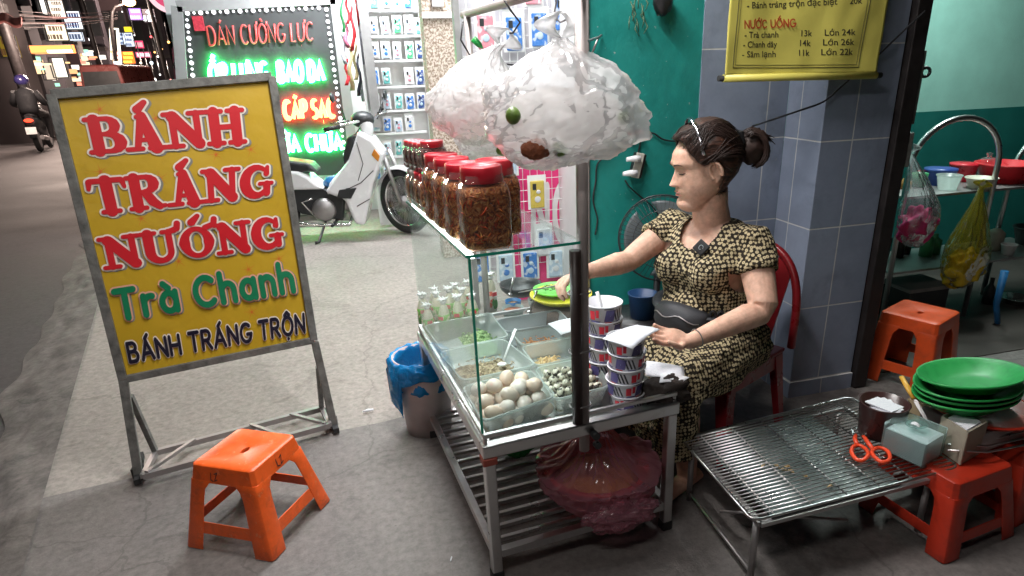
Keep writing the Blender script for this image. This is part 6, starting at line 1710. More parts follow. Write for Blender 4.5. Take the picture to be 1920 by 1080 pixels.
lath('paper_carton', 'pale carton on the second shelf near the yellow bag', 'carton', 1868, 440, YA + .18, [(0, 0), (.045, 0), (.045, .10), (.02, .12), (0, .12)], K['card'], n=6, z=zs2 + .001)
lath('black_pot', 'black cooking pot on the second shelf at the right edge', 'pot', 1925, 480, YA + .20, bas(.10, .10), K['black'], z=zs2 + .001)
lath('steel_bowl', 'shiny steel bowl on the lowest rack shelf', 'bowl', 1900, 590, YA + .10, bas(.09, .05), K['chrome'], z=zs3 + .001)
lath('glass_bottle', 'dark bottle on the lowest rack shelf', 'bottle', 1845, 590, YA + .15, [(0, 0), (.03, 0), (.03, .10), (.012, .13), (.012, .17), (0, .17)], K['black'], z=zs3 + .001)
ck = random.Random(4)
cl_ = [mat('kitchen_' + n, c, .4, 0, .15, 20) for n, c in (('amber', (.35, .16, .03)), ('grey', (.32, .32, .33)), ('green', (.05, .25, .10)), ('cream', (.60, .55, .42)), ('red', (.45, .03, .03)), ('dark', (.04, .035, .03)))]
for sh_i, (zz, nm_) in enumerate(((zs1, 'top'), (zs2, 'second'), (zs3, 'lowest'))):
    for k in range(7):
        r = ck.uniform(.022, .045); h = ck.uniform(.05, .15) if sh_i else ck.uniform(.04, .08); x = ap[0].x + .06 + .075 * k + ck.uniform(-.02, .02); y = YA + ck.uniform(.20, .32)
        o = MB().lathe(ck.choice(([(0, 0), (r, 0), (r, h * .7), (r * .4, h * .85), (r * .4, h), (0, h)], [(0, 0), (r * .8, 0), (r, h), (r * .92, h), (r * .75, .004), (0, .004)])), n=20).build('kitchen_jar', ck.choice(cl_))
        cn_ = o.data.materials[0].name.split('_')[1].split('.')[0]
        o.location = (x, y, zz + .001); tag(o, 'small %s kitchen pot, %s from the left at the back of the %s rack shelf' % (cn_, ('first', 'second', 'third', 'fourth', 'fifth', 'sixth', 'last')[k], nm_), 'jar', 'small pots on the rack shelves')
kn1 = by(1704, 288, YA - .05)
hung_bag('clear bag with bright pink stuff hanging by the steel door', by(1722, 405, YA - .05), (.105, .075, .150), kn1, kn1 + V((0, 0, .05)), 21, K['clearbag'], (0, 0, -.045), mat('pink_cloth', (.62, .03, .16), .6, 0, .2, 20, bump=.4), (.90, .9, .58), 'bags hanging in the doorway', .12, spread=1.6, fno=.5)
kn2 = by(1840, 352, YA - .06)
hung_bag('translucent yellow bag hanging from the steel rack arch', by(1812, 480, YA - .06), (.135, .08, .175), kn2, kn2 + V((.01, 0, .04)), 27, K['yellowbag'], (0, 0, -.065), mat('yellow_fruit', (.50, .34, .01), .5, 0, .3, 24, bump=.5), (.84, .84, .52), 'bags hanging in the doorway', .10, spread=1.2, fno=.5)
bs0 = by(1860, 650, 2.50)
o = MB().hexa([bs0 + V(p) for p in ((-.09, -.03, -.02), (.06, -.03, -.02), (.06, .06, -.02), (-.09, .06, -.02), (-.11, -.05, .05), (.08, -.05, .05), (.08, .07, .05), (-.11, .07, .05))]).build('pan', K['blue'], bevel=.006)
dp = thing('dustpan', 'blue plastic dustpan with upright handle in the doorway', 'dustpan', tuple(bs0)); o.parent = dp; o.matrix_parent_inverse = PM[dp.name].inverted(); PM[o.name] = PM[dp.name]
MB().tube([bs0 + V((.03, 0, .05)), by(1868, 570, 2.5), by(1884, 508, 2.5)], [.012, .016, .020], 10).build('handle', K['blue'], dp)
gb0 = by(1715, 530, 2.75)
o = MB().box((-.12, -.10, -.02), (.16, .12, .0)).build('grey_board', mat('grey_worn_board', (.22, .21, .20), .7, 0, .2, 12)); o.location = gb0; tag(o, 'grey worn board shelf behind the orange doorway stool', 'board')
o = MB().box((-.11, -.09, -gb0.z + .008), (.15, .11, -.021)).build('low_cabinet', K['black']); o.location = gb0; tag(o, 'dark low cabinet under the grey board in the doorway', 'cabinet')
# ================================================================== PHONE SHOP BEHIND
def panel(x0, y0, x1, y1, Y, d=.03, mb=None):
    ym = (y0 + y1) / 2; a, b_ = by(x0, ym, Y), by(x1, ym, Y); a.z, b_.z = by((x0 + x1) / 2, y1, Y).z, by((x0 + x1) / 2, y0, Y).z; mb = mb or MB()
    return mb.box((min(a.x, b_.x), Y, min(a.z, b_.z)), (max(a.x, b_.x), Y + d, max(a.z, b_.z)))
sh = thing('phone_shop', 'white lit phone accessory shop front behind the cart', 'shop', (1.0, 7.2, 0))
MB().box((-1.6, 7.3, 0), (6, 7.5, 4.5)).build('back_wall', K['whitewall'], sh)
MB().box((TX + .30, 2.53, 0), (TX + .36, 7.3, 3.2)).build('side_wall', K['whitewall'], sh)
MB().box((-1.2, 3.3, 2.9), (TX + .30, 7.3, 2.96)).build('awning', K['whitewall'], sh)
tb_ = glow('fluorescent_tube', (.95, .98, 1), 6)
for x, y, lb_ in ((.75, 4.45, 'fluorescent tube lamp under the shop awning behind the cart'), (.2, 6.0, 'fluorescent tube lamp under the shop awning in front of the case rack')):
    tf = thing('tube_lamp', lb_, 'lamp', (x, y, 2.72), 0, 'tube lamps')
    MB().tube([(x - .6, y, 2.69), (x + .6, y, 2.69)], .013, 10).build('tube', tb_, tf); MB().box((x - .62, y - .03, 2.71), (x + .62, y + .03, 2.75)).build('housing', K['white'], tf)
sp0, sp1 = by(803, 150, 5.0).x, by(860, 150, 5.0).x
ps = thing('pebble_pillar', 'pebble dash pillar between the two phone case racks', 'pillar', (sp0, 5.0, 0))
MB().box((sp0, 5.0, 0), (sp1, 5.25, 3.2)).build('shaft', K['stone'], ps)
zl = by(830, 28, 4.98).z; MB().box((sp0 - .005, 4.97, zl - .02), (sp1 + .005, 4.9995, zl + .02)).build('ledge', K['whitewall'], ps)
MB().box((sp0 + .07, 4.96, zl + .05), (sp0 + .15, 4.9995, zl + .18)).build('switch_box', K['white'], ps, bevel=.004)
# rack of phone cases, left
YL = 6.3
rk1 = thing('display_rack', 'white lit rack full of phone cases at the shop, left of the pebble pillar', 'rack', tuple(by(745, 330, YL)))
panel(684, -40, 806, 420, YL + .05, .03).build('back_board', K['whitewall'], rk1)
mb = MB(); lines = [(18, -1), (66, 1), (112, 3), (161, 5), (206, 8), (248, 10), (292, 12)]
for y, _ in lines: panel(690, y, 801, y + 4, YL - .01, .05, mb)
mb.build('shelf_strips', K['white'], rk1)
mb = MB(); panel(800, -40, 806, 420, YL - .02, .08, mb); panel(684, -40, 689, 420, YL - .02, .08, mb); mb.build('side_posts', K['white'], rk1)
cols_ = [('case_blue', (.06, .22, .62)), ('case_pale', (.55, .68, .82)), ('case_white', (.75, .75, .78)), ('case_teal', (.15, .52, .50)), ('case_pink', (.75, .30, .36)), ('case_navy', (.05, .10, .30)), ('case_green', (.10, .50, .25))]
CM = [mat(n, c, .3, 0, .15, 30, c2=tuple(min(1, x * .4 + .45) for x in c), mixlo=.55, mixhi=.62, detail=1) for n, c in cols_]
def pack(Wd, Hd):
    t = thing('phone_case_pack', 'x', 'phone case', (0, 0, 0), 0, 'phone cases on the shop racks')
    MB().box((-Wd/2, 0, 0), (Wd/2, .004, Hd)).build('card', K['white'], t, True)
    mb = MB().box((-Wd*.38, -.012, Hd*.04), (Wd*.38, -.0005, Hd*.84)); mb.build('case', CM[0], t, True, bevel=.006)
    mb = MB().box((-Wd*.26, -.0145, Hd*.58), (-Wd*.06, -.0125, Hd*.76)); mb.build('camera_hole', K['black'], t, True, bevel=.002)
    mb = MB().sph((.0, -.0130, Hd*.30), (Wd*.17, .002, Wd*.17), 14, 8).sph((Wd*.05, -.0132, Hd*.52), (Wd*.12, .002, Wd*.10), 12, 8); mb.build('print', CM[2], t, True)
    return t
cr = random.Random(3)
VN_ = ['pale blue', 'dark blue', 'white', 'teal', 'pale blue and pink', 'navy', 'green', 'plain white and blue']
NTH = ['first', 'second', 'third', 'fourth', 'fifth']
def recol(o, i, j=None):
    for c in o.children:
        if c.name.startswith('case'):
            c.data = c.data.copy(); c.data.materials[0] = CM[i]
        if c.name.startswith('print') and j is not None:
            c.data = c.data.copy(); c.data.materials[0] = CM[j]
variants = []
pw0 = (by(713, 100, YL).x - by(695, 100, YL).x) * 1.02; ph0 = by(700, 75, YL).z - by(700, 110, YL).z
for i, j in ((1, 0), (0, 2), (2, 4), (3, 2), (1, 4), (5, 1), (6, 2), (2, 0)):
    v = pack(pw0, ph0); recol(v, i, j); variants.append(v)
rows = ['top', 'second', 'third', 'fourth', 'fifth', 'sixth', 'seventh', 'lowest']
used = [False] * 8
for r, (y, dxr) in enumerate(lines + [(338, 14)]):
    placed = 0
    for c in range(5):
        if r == 7 and c > 3: continue
        k = cr.randrange(8); x = 703 + 21.5 * c + (dxr * .3)
        loc = by(x, y - 1 if r < 7 else y, YL); lab = ''
        if used[k] and cr.random() < .07: continue
        lab = '%s phone case, %s from left, %s row of the left shop rack' % (VN_[k], NTH[placed], rows[r]); placed += 1
        jit = (0, cr.gauss(0, .035), 0); sc_k = (cr.uniform(.86, 1.04), 1, cr.uniform(.86, 1.06)); loc = loc + V((cr.uniform(-.006, .006), 0, cr.uniform(-.006, .006)))
        if not used[k]: variants[k].location = loc; variants[k]['label'] = lab; used[k] = True
        else: copy_at(variants[k], loc, 0, lab, rot=jit, scale=sc_k)
for k in range(8):
    if not used[k]: variants[k].location = by(703 + 21.5 * 4, 338, YL); variants[k]['label'] = '%s phone case, last in the lowest row of the left shop rack' % VN_[k]
# grid rack with cases and pink sign, right
YR = 3.75
rk2 = thing('grid_rack', 'white wire grid rack of phone cases behind the hanging bags', 'rack', tuple(by(975, 520, YR)))
mb = MB(); x0, x1 = by(872, 200, YR).x, by(1100, 200, YR).x; z0, z1 = .25, by(900, -60, YR).z
n = 16
for k in range(n + 1): x = x0 + (x1 - x0) * k / n; mb.tube([(x, YR, z0), (x, YR, z1)], .002, 5)
for k in range(26): z = z0 + (z1 - z0) * k / 25; mb.tube([(x0, YR - .004, z), (x1, YR - .004, z)], .002, 5)
mb.build('wire_grid', K['white'], rk2)
MB().box((x0 - .02, YR + .09, .2), (x1 + .05, YR + .11, z1)).build('back_board', mat('pale_board', (.62, .60, .64), .5, 0, .1, 4), rk2)
mb = MB().box((x0 - .03, YR - .03, 0), (x0, YR + .02, z1)); mb.build('post', K['dullsteel'], rk2)
pkp = pack(.115, .205); first = True
def bigcase(x, y, ci, cj, lab, s=1.):
    global first
    loc = by(x, y, YR - .012)
    if first: o = pkp; o.location = loc; o['label'] = lab; first = False
    else: o = copy_at(pkp, loc, 0, lab)
    o.scale = (s,) * 3
    recol(o, ci, cj); return o
for x, y, ci, cj, lab in ((965, 98, 0, 2, 'blue phone case with pale figure in the top row of the grid rack'), (1012, 90, 0, 1, 'bright blue phone case, right of the other blue one in the grid top row'),
        (912, 95, 4, 1, 'dusty pink phone case at the upper left of the grid rack'), (1055, 60, 0, 2, 'blue phone case peeking out above the big white bag handle'), (893, 180, 1, 4, 'pale phone case low left on the grid rack beside the rear pole'),
        (940, 20, 5, 2, 'dark phone case at the very top of the grid rack'), (1000, 12, 4, 1, 'pink phone case at the very top of the grid rack'), (1060, -8, 1, 0, 'pale blue phone case at the top right of the grid rack'),
        (905, 330, 2, 1, 'white phone case behind the jars on the grid rack'), (955, 330, 1, 2, 'pale phone case behind the jars, right one on the grid rack'),
        (905, 430, 2, 1, 'white phone case seen through the glass shelf on the grid rack'), (1020, 480, 2, 1, 'white phone case under the yellow one on the grid rack'),
        (905, 530, 0, 2, 'blue phone case low on the grid rack behind the bottles'), (950, 528, 1, 0, 'pale blue phone case low on the grid rack behind the spoons'), (995, 524, 0, 1, 'blue phone case low on the grid rack behind the dark bowl'), (1042, 520, 1, 2, 'pale phone case lowest on the right of the grid rack')):
    bigcase(x, y, ci, cj, lab)
yc = bigcase(1008, 392, 2, 2, 'clear phone case with yellow back on the grid rack above the glass shelf', .98)
for c in yc.children:
    if c.name.startswith('case'): c.data.materials[0] = mat('mustard_case', (.55, .42, .08), .3)
pkS = thing('pink_sign', 'bright pink sign board with white letters behind the grid rack', 'sign', tuple(by(1040, 560, YR + .06)))
ob = panel(962, 300, 1083, 560, YR + .06, .02); pbd = ob.build('board', mat('hot_pink_vinyl', (.80, .045, .22), .4, 0, .05, 6), pkS)
def pkm(x0, y0, x1, y1, W):
    return lambda x, y, h=0.: by(x0 + (x1 - x0) * x / W, y1 + (y0 - y1) * y, YR + .058) - V((0, h, 0))
mb = MB()
for s_, a in (('N', (1000, 352, 1026, 448)), ('G', (1040, 350, 1068, 446))):
    st, W = strokes(s_); flat_strokes(mb, st, pkm(*a, W), 0, .12)
mb.build('lettering', K['white'], pbd)
hc_ = [mat('strap_' + n, c, .6, 0, .2, 20) for n, c in (('red', (.55, .02, .03)), ('green', (.05, .35, .12)), ('sand', (.55, .45, .25)), ('dark', (.03, .03, .05)), ('plum', (.35, .08, .14)), ('grey', (.35, .35, .40)))]
SN_ = ['red', 'green', 'sand coloured', 'dark', 'plum', 'grey']; scnt = {}
for i, (x, y0, y1, mi_, w_) in enumerate(((640, -20, 60, 1, 5), (650, -20, 45, 0, 5), (660, 0, 95, 0, 6), (668, -10, 70, 0, 5), (676, 20, 100, 1, 6), (648, 40, 90, 4, 7), (656, 85, 170, 2, 8), (665, 80, 150, 2, 6), (649, 110, 160, 0, 6), (672, 100, 180, 3, 6), (679, 60, 190, 5, 7), (643, 60, 120, 5, 6))):
    p0_, p1_ = by(x, y0, 6.35), by(x + 3, y1, 6.35); wv = V((w_ / 211 / 2, 0, 0))
    rows_ = []
    for k in range(9):
        s_ = k / 8; p = p0_.lerp(p1_, s_) + V((.012 * math.sin(s_ * 9 + i), -.02 * math.sin(s_ * 5 + i * 2), 0)); rows_ += [p - wv * (.6 + .5 * s_), p + wv * (.6 + .5 * s_)]
    o = MB().add(rows_, [(2*k, 2*k+1, 2*k+3, 2*k+2) for k in range(8)], True).build('phone_strap', hc_[mi_], solid=.012)
    scnt[mi_] = scnt.get(mi_, 0) + 1
    tag(o, SN_[mi_] + ' phone strap between the light sign and the case rack' + ('' if scnt[mi_] == 1 else ', ' + NTH[scnt[mi_] - 1] + ' of that colour'), 'strap', 'straps hanging at the shop')
o = panel(682, -40, 700, 240, 6.25, .06).build('grey_post', mat('grey_post_paint', (.30, .29, .29), .5, 0, .15, 6)); tag(o, 'grey post at the left of the phone case rack', 'post')

# ================================================================== LED SIGN
YS = 6.85
def ls(x, y, h=0.): p = by(x, y, YS); p.y -= h; return p
led = thing('led_sign', 'black LED light sign with red and green Vietnamese words and white dots', 'sign', tuple(ls(500, 345)))
brd = MB().slab([ls(361, 340), ls(664, 330), ls(624, 5), ls(338, 18)][::-1], -.05)
K['ledboard'] = mat('led_board', (.055, .057, .06), .4, 0, .1, 4)
brd = brd.build('board', K['ledboard'], led)
mb = MB(); fr = [ls(332, 12), ls(628, -2), ls(668, 336), ls(356, 346)]
for i in range(4): mb.bar(fr[i], fr[(i+1) % 4], .045, .09)
mb.build('frame', mat('alu_frame', (.45, .45, .46), .4, .3, .05, 4), led)
for x in (400, 640): MB().bar(ls(x, 340, -.02), V((ls(x, 340).x, YS + .02, 0)), .05, .05).build('leg', K['dullsteel'], led)
def tubes(txt, TL, TR, BR, BL, m, r, gap=.26, depth=.022, name='lettering'):
    st, W = strokes(txt, gap); fn = quadmap(ls(*TL), ls(*TR), ls(*BR), ls(*BL), W, V((0, -1, 0)))
    mb = MB()
    for pts, _ in st: mb.tube([fn(x, y, depth) for x, y in pts], r, 6)
    return mb.build(name, m, brd)
gG, gR, gO = glow('green_halo_glow', (.01, 1., .16), 60), glow('red_halo_glow', (1, .02, .015), 60), glow('yellow_led', (1., .42, .04), 9)
gw = glow('white_green_led', (.50, 1, .66), 7)
rl = mat('red_tube_faint_glow', (.65, .10, .10), .4, 0, .1, 20, emit=(1, .1, .08), es=.25)  # tube is off; a faint glow is put into its colour
tubes('DÁN CƯỜNG LỰC', (388, 50), (586, 42), (587, 76), (394, 86), rl, .009)
def double(txt, TL, TR, BR, BL, core, halo, rc=.0165, rh=.020, gap=.34):
    tubes(txt, TL, TR, BR, BL, halo, rh, gap, .016); tubes(txt, TL, TR, BR, BL, core, rc, gap, .036)  # halo tubes added behind the cores to imitate bloom on the board
double('ỐP LƯNG', (393, 121), (500, 117), (503, 152), (396, 156), gw, gG)
double('BAO DA', (521, 116), (605, 114), (608, 150), (524, 154), gw, gG)
double('CÁP SẠC', (532, 190), (624, 186), (627, 219), (535, 223), glow('yellow_core_led', (1, .62, .10), 6), gR)
double('SỬA CHỮA', (512, 255), (638, 250), (642, 280), (515, 286), gw, gG, .0155, .019)
mb = MB()
dots = [(352 + 12.3 * k, 25 - .5 * k, 1 if k % 2 == 0 else .6) for k in range(21)] + [(350 + .10 * k * 1.0 + 1.1 * k, 26 + 11.5 * k, 1 if k % 2 == 0 else .6) for k in range(1, 26)] + [(612 + 1.45 * k, 18 + 11.3 * k, 1 if k % 2 == 0 else .6) for k in range(0, 25)]
for x, y, s_ in dots: mb.sph(ls(x, y, .012), (.019 * s_, .012, .019 * s_), 10, 6)
mb.build('border_bulbs', glow('white_led', (.95, .96, 1), 2.2), brd)
o = panel(362, 30, 382, 58, YS - .03, .02).build('red_sticker', mat('red_sticker_print', (.6, .05, .08), .4, 0, .3, 60)); o.parent = led; o.matrix_parent_inverse = PM[led.name].inverted(); o['category'] = ''; del o['category']
# pink round sign, white upright banner, pink pennant at the left of it
rp0 = by(319, -18, 7.6)
rsn = thing('round_sign', 'pink round light sign with pale rim at the top edge', 'sign', tuple(rp0))
T = Matrix.Translation(rp0) @ Matrix.Rotation(PI / 2, 4, 'X')
MB().lathe([(0, 0), (.205, 0), (.205, .05), (0, .05)], n=40, T=T).build('rim', glow('pale_pink_light', (1, .60, .66), 1.1), rsn)
MB().lathe([(0, .051), (.16, .051), (.16, .06), (0, .06)], n=40, T=T).build('disc', glow('pink_light', (.85, .10, .22), .8), rsn)
o = panel(326, 25, 341, 160, 7.0, .03).build('upright_banner', mat('pale_banner', (.55, .60, .64), .5, 0, .2, 10)); tag(o, 'narrow pale upright banner at the left of the LED sign', 'banner')
pn = thing('pink_pennant', 'dark pink pointed pennant left of the upright pale banner', 'banner', tuple(by(328, 150, 7.3)))
MB().prism([by(x, y, 7.3) for x, y in ((322, 92), (326, 82), (333, 96), (341, 150), (327, 150))], (0, .02, 0)).build('cloth', mat('plum_cloth', (.42, .12, .18), .6, 0, .2, 10), pn)
MB().tube([by(331 + 4.5 * math.cos(a), 122 + 8 * math.sin(a), 7.285) for a in [2*PI*k/16 for k in range(16)]], .008, 6, closed=True).build('round_mark', K['black'], pn)

# ================================================================== MOTORBIKE (own frame: x forward, y left, z up)
mw = bp(770, 437); hd = rad(-9)
fwd = V((math.cos(hd), math.sin(hd), 0)); lat = V((-math.sin(hd), math.cos(hd), 0))
mo = mw - fwd * .02
mb_ = thing('motorbike', 'white step through motorbike parked in front of the LED sign', 'motorbike', tuple(mo), hd)
PMi = PM[mb_.name]
K['bikewhite'] = mat('white_bike_paint', (.80, .80, .82), .22, 0, .03, 10, coat=.4)
K['bikeblack'] = mat('black_bike_plastic', (.022, .024, .026), .4, 0, .2, 20)
def wheel(cx, yaw):
    R_w = .268; T = Matrix.Translation(V((cx, 0, R_w + .028))) @ Matrix.Rotation(yaw, 4, 'Z') @ Matrix.Rotation(PI / 2, 4, 'X')
    w = MB(); w.lathe([(.225, -.028), (.250, -.036), (.275, -.030), (.292, -.012), (.296, 0), (.292, .012), (.275, .030), (.250, .036), (.225, .028), (.225, -.028)], n=48, T=T)
    o = w.build('wheel', K['rubber'], mb_, True)
    MB().lathe([(.218, -.022), (.227, -.026), (.227, .026), (.218, .022), (.210, .012), (.210, -.012), (.218, -.022)], n=44, T=T).build('rim', K['chrome'], o, True)
    m2 = MB()
    for k in range(28):
        a = 2*PI*k/28; s_ = (-1) ** k
        m2.tube([T @ V((.028*math.cos(a + .5*s_), .028*math.sin(a + .5*s_), .02*s_)), T @ V((.214*math.cos(a), .214*math.sin(a), .004*s_))], .0022, 4)
    m2.build('spokes', K['chrome'], o, True)
    MB().lathe([(0, -.045), (.03, -.045), (.03, -.03), (.055, -.028), (.055, .028), (.03, .03), (.03, .045), (0, .045)], n=20, T=T).build('hub', K['dullsteel'], o, True)
    return T
SW = rad(-38)
TW = wheel(0, SW); wheel(-1.22, 0)
sd2 = Matrix.Rotation(SW, 4, 'Z')
def st2_(x, y, z): p = sd2 @ V((x, y, 0)); return V((p.x, p.y, z))
for s_ in (-1, 1): MB().tube([st2_(.0, .055*s_, .296), st2_(-.10, .052*s_, .56), st2_(-.17, .045*s_, .74)], [.017, .020, .022], 12).build('fork', K['dullsteel'], mb_, True)
def fend(u, v):
    a = rad(35 + 120 * u); r = .318; x, z = r * math.cos(a), r * math.sin(a); return st2_(x, .052 * (2*v - 1), .296 + z + .0 - .03 * abs(2*v-1) ** 2)
MB().grid(fend, 20, 8).build('front_fender', K['bikewhite'], mb_, True, solid=.005)
def side(pts, y0, y1, nm, m, bev=.015):
    MB().prism([(x, y0, z) for x, z in pts], (0, y1 - y0, 0)).build(nm, m, mb_, True, bevel=bev, bseg=3)
side([(-.31, .93), (-.20, .86), (-.12, .73), (-.15, .66), (-.24, .48), (-.36, .12), (-.44, .14), (-.50, .36), (-.66, .43), (-.42, .70), (-.37, .80)], -.165, .165, 'leg_shield', K['bikewhite'], .03)
side([(-.42, .60), (-.48, .42), (-.66, .40), (-.62, .50), (-.52, .60)], -.10, .10, 'centre_cover', K['bikewhite'], .02)
side([(-.38, .46), (-.44, .37), (-.56, .38), (-.53, .45)], -.178, -.160, 'air_vent', K['bikeblack'], .006)
side([(-.50, .40), (-.60, .44), (-.98, .50), (-1.10, .44), (-.90, .24), (-.55, .16)], -.09, .09, 'frame_cover', K['bikeblack'], .02)
side([(-.78, .57), (-.86, .62), (-1.45, .70), (-1.52, .64), (-1.05, .46), (-.66, .45)], -.13, .13, 'side_cover', K['bikewhite'], .03)
side([(-.70, .60), (-.76, .68), (-1.0, .72), (-1.42, .79), (-1.46, .73), (-.9, .60)], -.12, .12, 'seat', K['bikeblack'], .03)
side([(-1.44, .70), (-1.60, .72), (-1.62, .60), (-1.46, .62)], -.09, .09, 'tail_lamp', mat('red_lens', (.5, .02, .02), .2), .02)
eg = MB(); eg.lathe([(0, -.13), (.085, -.13), (.105, -.10), (.105, .10), (.085, .13), (0, .13)], n=28, T=Matrix.Translation(V((-.70, 0, .27))) @ Matrix.Rotation(PI/2, 4, 'X')).tube([(-.66, 0, .28), (-.42, 0, .30)], [.075, .06], 16).lathe([(0, -.145), (.05, -.145), (.06, -.13)], n=20, T=Matrix.Translation(V((-.70, 0, .27))) @ Matrix.Rotation(PI/2, 4, 'X'))
for k in range(5): eg.lathe([(0, 0), (.082, 0), (.082, .008), (0, .008)], n=20, T=Matrix.Translation(V((-.46 - .035 * k, 0, .30))) @ Matrix.Rotation(-PI/2, 4, 'Y'))
eg.build('engine', K['dullsteel'], mb_, True)
MB().tube([(-.45, -.06, .22), (-.50, -.10, .13), (-.85, -.13, .15), (-1.15, -.15, .22), (-1.55, -.16, .32)], [.018, .018, .020, .04, .042], 12).build('exhaust', K['chrome'], mb_, True)
MB().tube([(-.62, -.24, .155), (-.62, .24, .155)], .014, 10).tube([(-.60, -.12, .14), (-.98, -.12, .14)], .010, 8).build('footrests', K['bikeblack'], mb_, True)
MB().tube([(-.70, -.10, .17), (-.76, -.22, .012), (-.79, -.23, .010)], [.011, .011, .015], 8).build('kickstand', K['bikeblack'], mb_, True)
MB().tube([(-.78, -.15, .24), (-.86, -.17, .36), (-.76, -.19, .39)], .009, 8).build('kick_starter', K['chrome'], mb_, True)
hdl = V((-.26, 0, .98))
def hb_(x, y, z): p = sd2 @ V((x, y, 0)); return hdl + V((p.x, p.y, z))
hbm = MB().tube([hb_(-.12, -.36, -.03), hb_(-.05, -.20, .0), hb_(0, -.10, .02), hb_(0, .10, .03), hb_(-.05, .20, .05), hb_(-.10, .36, .09)], .013, 10).build('handlebar', K['chrome'], mb_, True)
for s_ in (-1, 1): MB().tube([hb_(-.068, .235*s_, .025 + .035*s_), hb_(-.115, .36*s_, .03 + .06*s_)], .019, 10).build('grip', K['black'], hbm, True)
MB().sph(hb_(.0, 0, -.03), (.062, .07, .11), 24, 16).build('handle_cover', K['bikewhite'], mb_, True)
MB().sph(hb_(-.03, 0, .03), (.10, .09, .07), 20, 14).build('speedometer', K['bikeblack'], mb_, True)
MB().tube([hb_(-.03, -.16, .03), hb_(.0, -.24, .035), hb_(-.06, -.33, .02)], .006, 6).tube([hb_(-.03, .16, .05), hb_(.0, .24, .075), hb_(-.06, .33, .09)], .006, 6).build('brake_levers', K['chrome'], hbm, True)
side([(-.355, .90), (-.40, .64), (-.47, .60), (-.47, .72), (-.41, .88)], -.13, .13, 'inner_shield', K['bikeblack'], .02)
side([(-.19, .78), (-.15, .72), (-.17, .67), (-.22, .73)], -.172, -.150, 'turn_signal', mat('amber_lens', (.6, .22, .03), .2), .006)
MB().tube([(-.22, -.168, .60), (-.34, -.168, .50), (-.44, -.168, .46), (-.60, -.14, .44)], .004, 5).tube([(-.28, -.168, .36), (-.40, -.168, .30)], .004, 5).tube([(-.33, -.168, .84), (-.30, -.168, .66), (-.36, -.168, .52)], .0035, 5).build('panel_gaps', K['bikeblack'], mb_, True)
MB().tube([(-.30, -.05, .95), (-.36, -.10, .88), (-.34, -.12, .80)], .006, 6).build('cables', K['bikeblack'], mb_, True)
for s_ in (-1, 1):
    mr = MB().tube([hb_(-.04, .18*s_, .02), hb_(-.02, .22*s_, .12), hb_(-.03, .27*s_, .20)], .006, 8).build('mirror_stalk', K['bikeblack'], mb_, True)
    MB().sph(hb_(-.03, .30*s_, .22), (.02, .06, .04), 16, 10).build('mirror', K['bikeblack'], mr, True)
MB().box((-.44, -.05, .62), (-.36, .05, .72)).build('front_hook_box', K['bikeblack'], mb_, True, bevel=.01)
"""bag on the foot board"""
p_ = V(mo) + fwd * (-.60) + V((0, 0, .47))
o = MB().sph((0, 0, 0), (.09, .07, .06), 20, 14, lambda d: 1 + .2 * noise.noise(d * 3)).build('blue_bag', K['blue']); o.location = p_ + V((0, 0, .02)); tag(o, 'blue bag lying on the step of the motorbike', 'bag')

# ================================================================== STREET AT NIGHT
bd = [mat('facade_' + n, c, .8, 0, .3, .5) for n, c in (('brown', (.020, .014, .015)), ('grey', (.09, .08, .09)), ('dark', (.035, .028, .035)), ('plum', (.07, .045, .05)))]
def building(x0, y0, x1, Y, d, m, lab, storeys=4):
    d = .8
    t = thing('town_house', lab, 'building', tuple(by((x0 + x1) / 2, 200, Y) * 1.0))
    a, b_ = by(x0, 150, Y), by(x1, 150, Y); zt = by(x0, y0, Y).z
    MB().box((a.x, Y, -.05), (b_.x, Y + d, zt)).build('wall', m, t)
    w = b_.x - a.x; mb = MB(); n = max(2, int(w / 1.6))
    hst = 3.3
    for s_ in range(1, int(zt / hst) + 1):
        MB().box((a.x - .1, Y - .5, hst * s_ - .2), (b_.x + .1, Y, hst * s_)).build('balcony', K['darkmetal'], t)
        for k in range(n):
            x = a.x + w * (k + .5) / n; f = MB().box((x - .45, Y - .06, hst * s_ + .5), (x + .45, Y + .02, hst * s_ + 2.3)).build('window', bd[2], t)
            MB().box((x - .38, Y - .07, hst * s_ + .56), (x + .38, Y - .062, hst * s_ + 2.24)).build('pane', K['bikeblack'], f)
    return t
building(-40, -260, 48, 21, 6, bd[0], 'dark brown shop house at the far left edge of the street')
building(48, -300, 80, 27, 6, bd[2], 'narrow dark house between the left edge and the bright windows')
building(80, -300, 122, 33, 8, bd[1], 'tall grey house with bright lit windows on the left of the street')
building(122, -260, 160, 37, 8, bd[3], 'house with a white and blue sign on the left of the street')
building(160, -200, 214, 44, 8, bd[2], 'dark house behind the utility pole')
building(214, -120, 262, 50, 8, bd[3], 'house with many small coloured signs at the end of the street')
building(262, -60, 330, 58, 8, bd[2], 'farthest dark house near the red street lights')
SL = {}
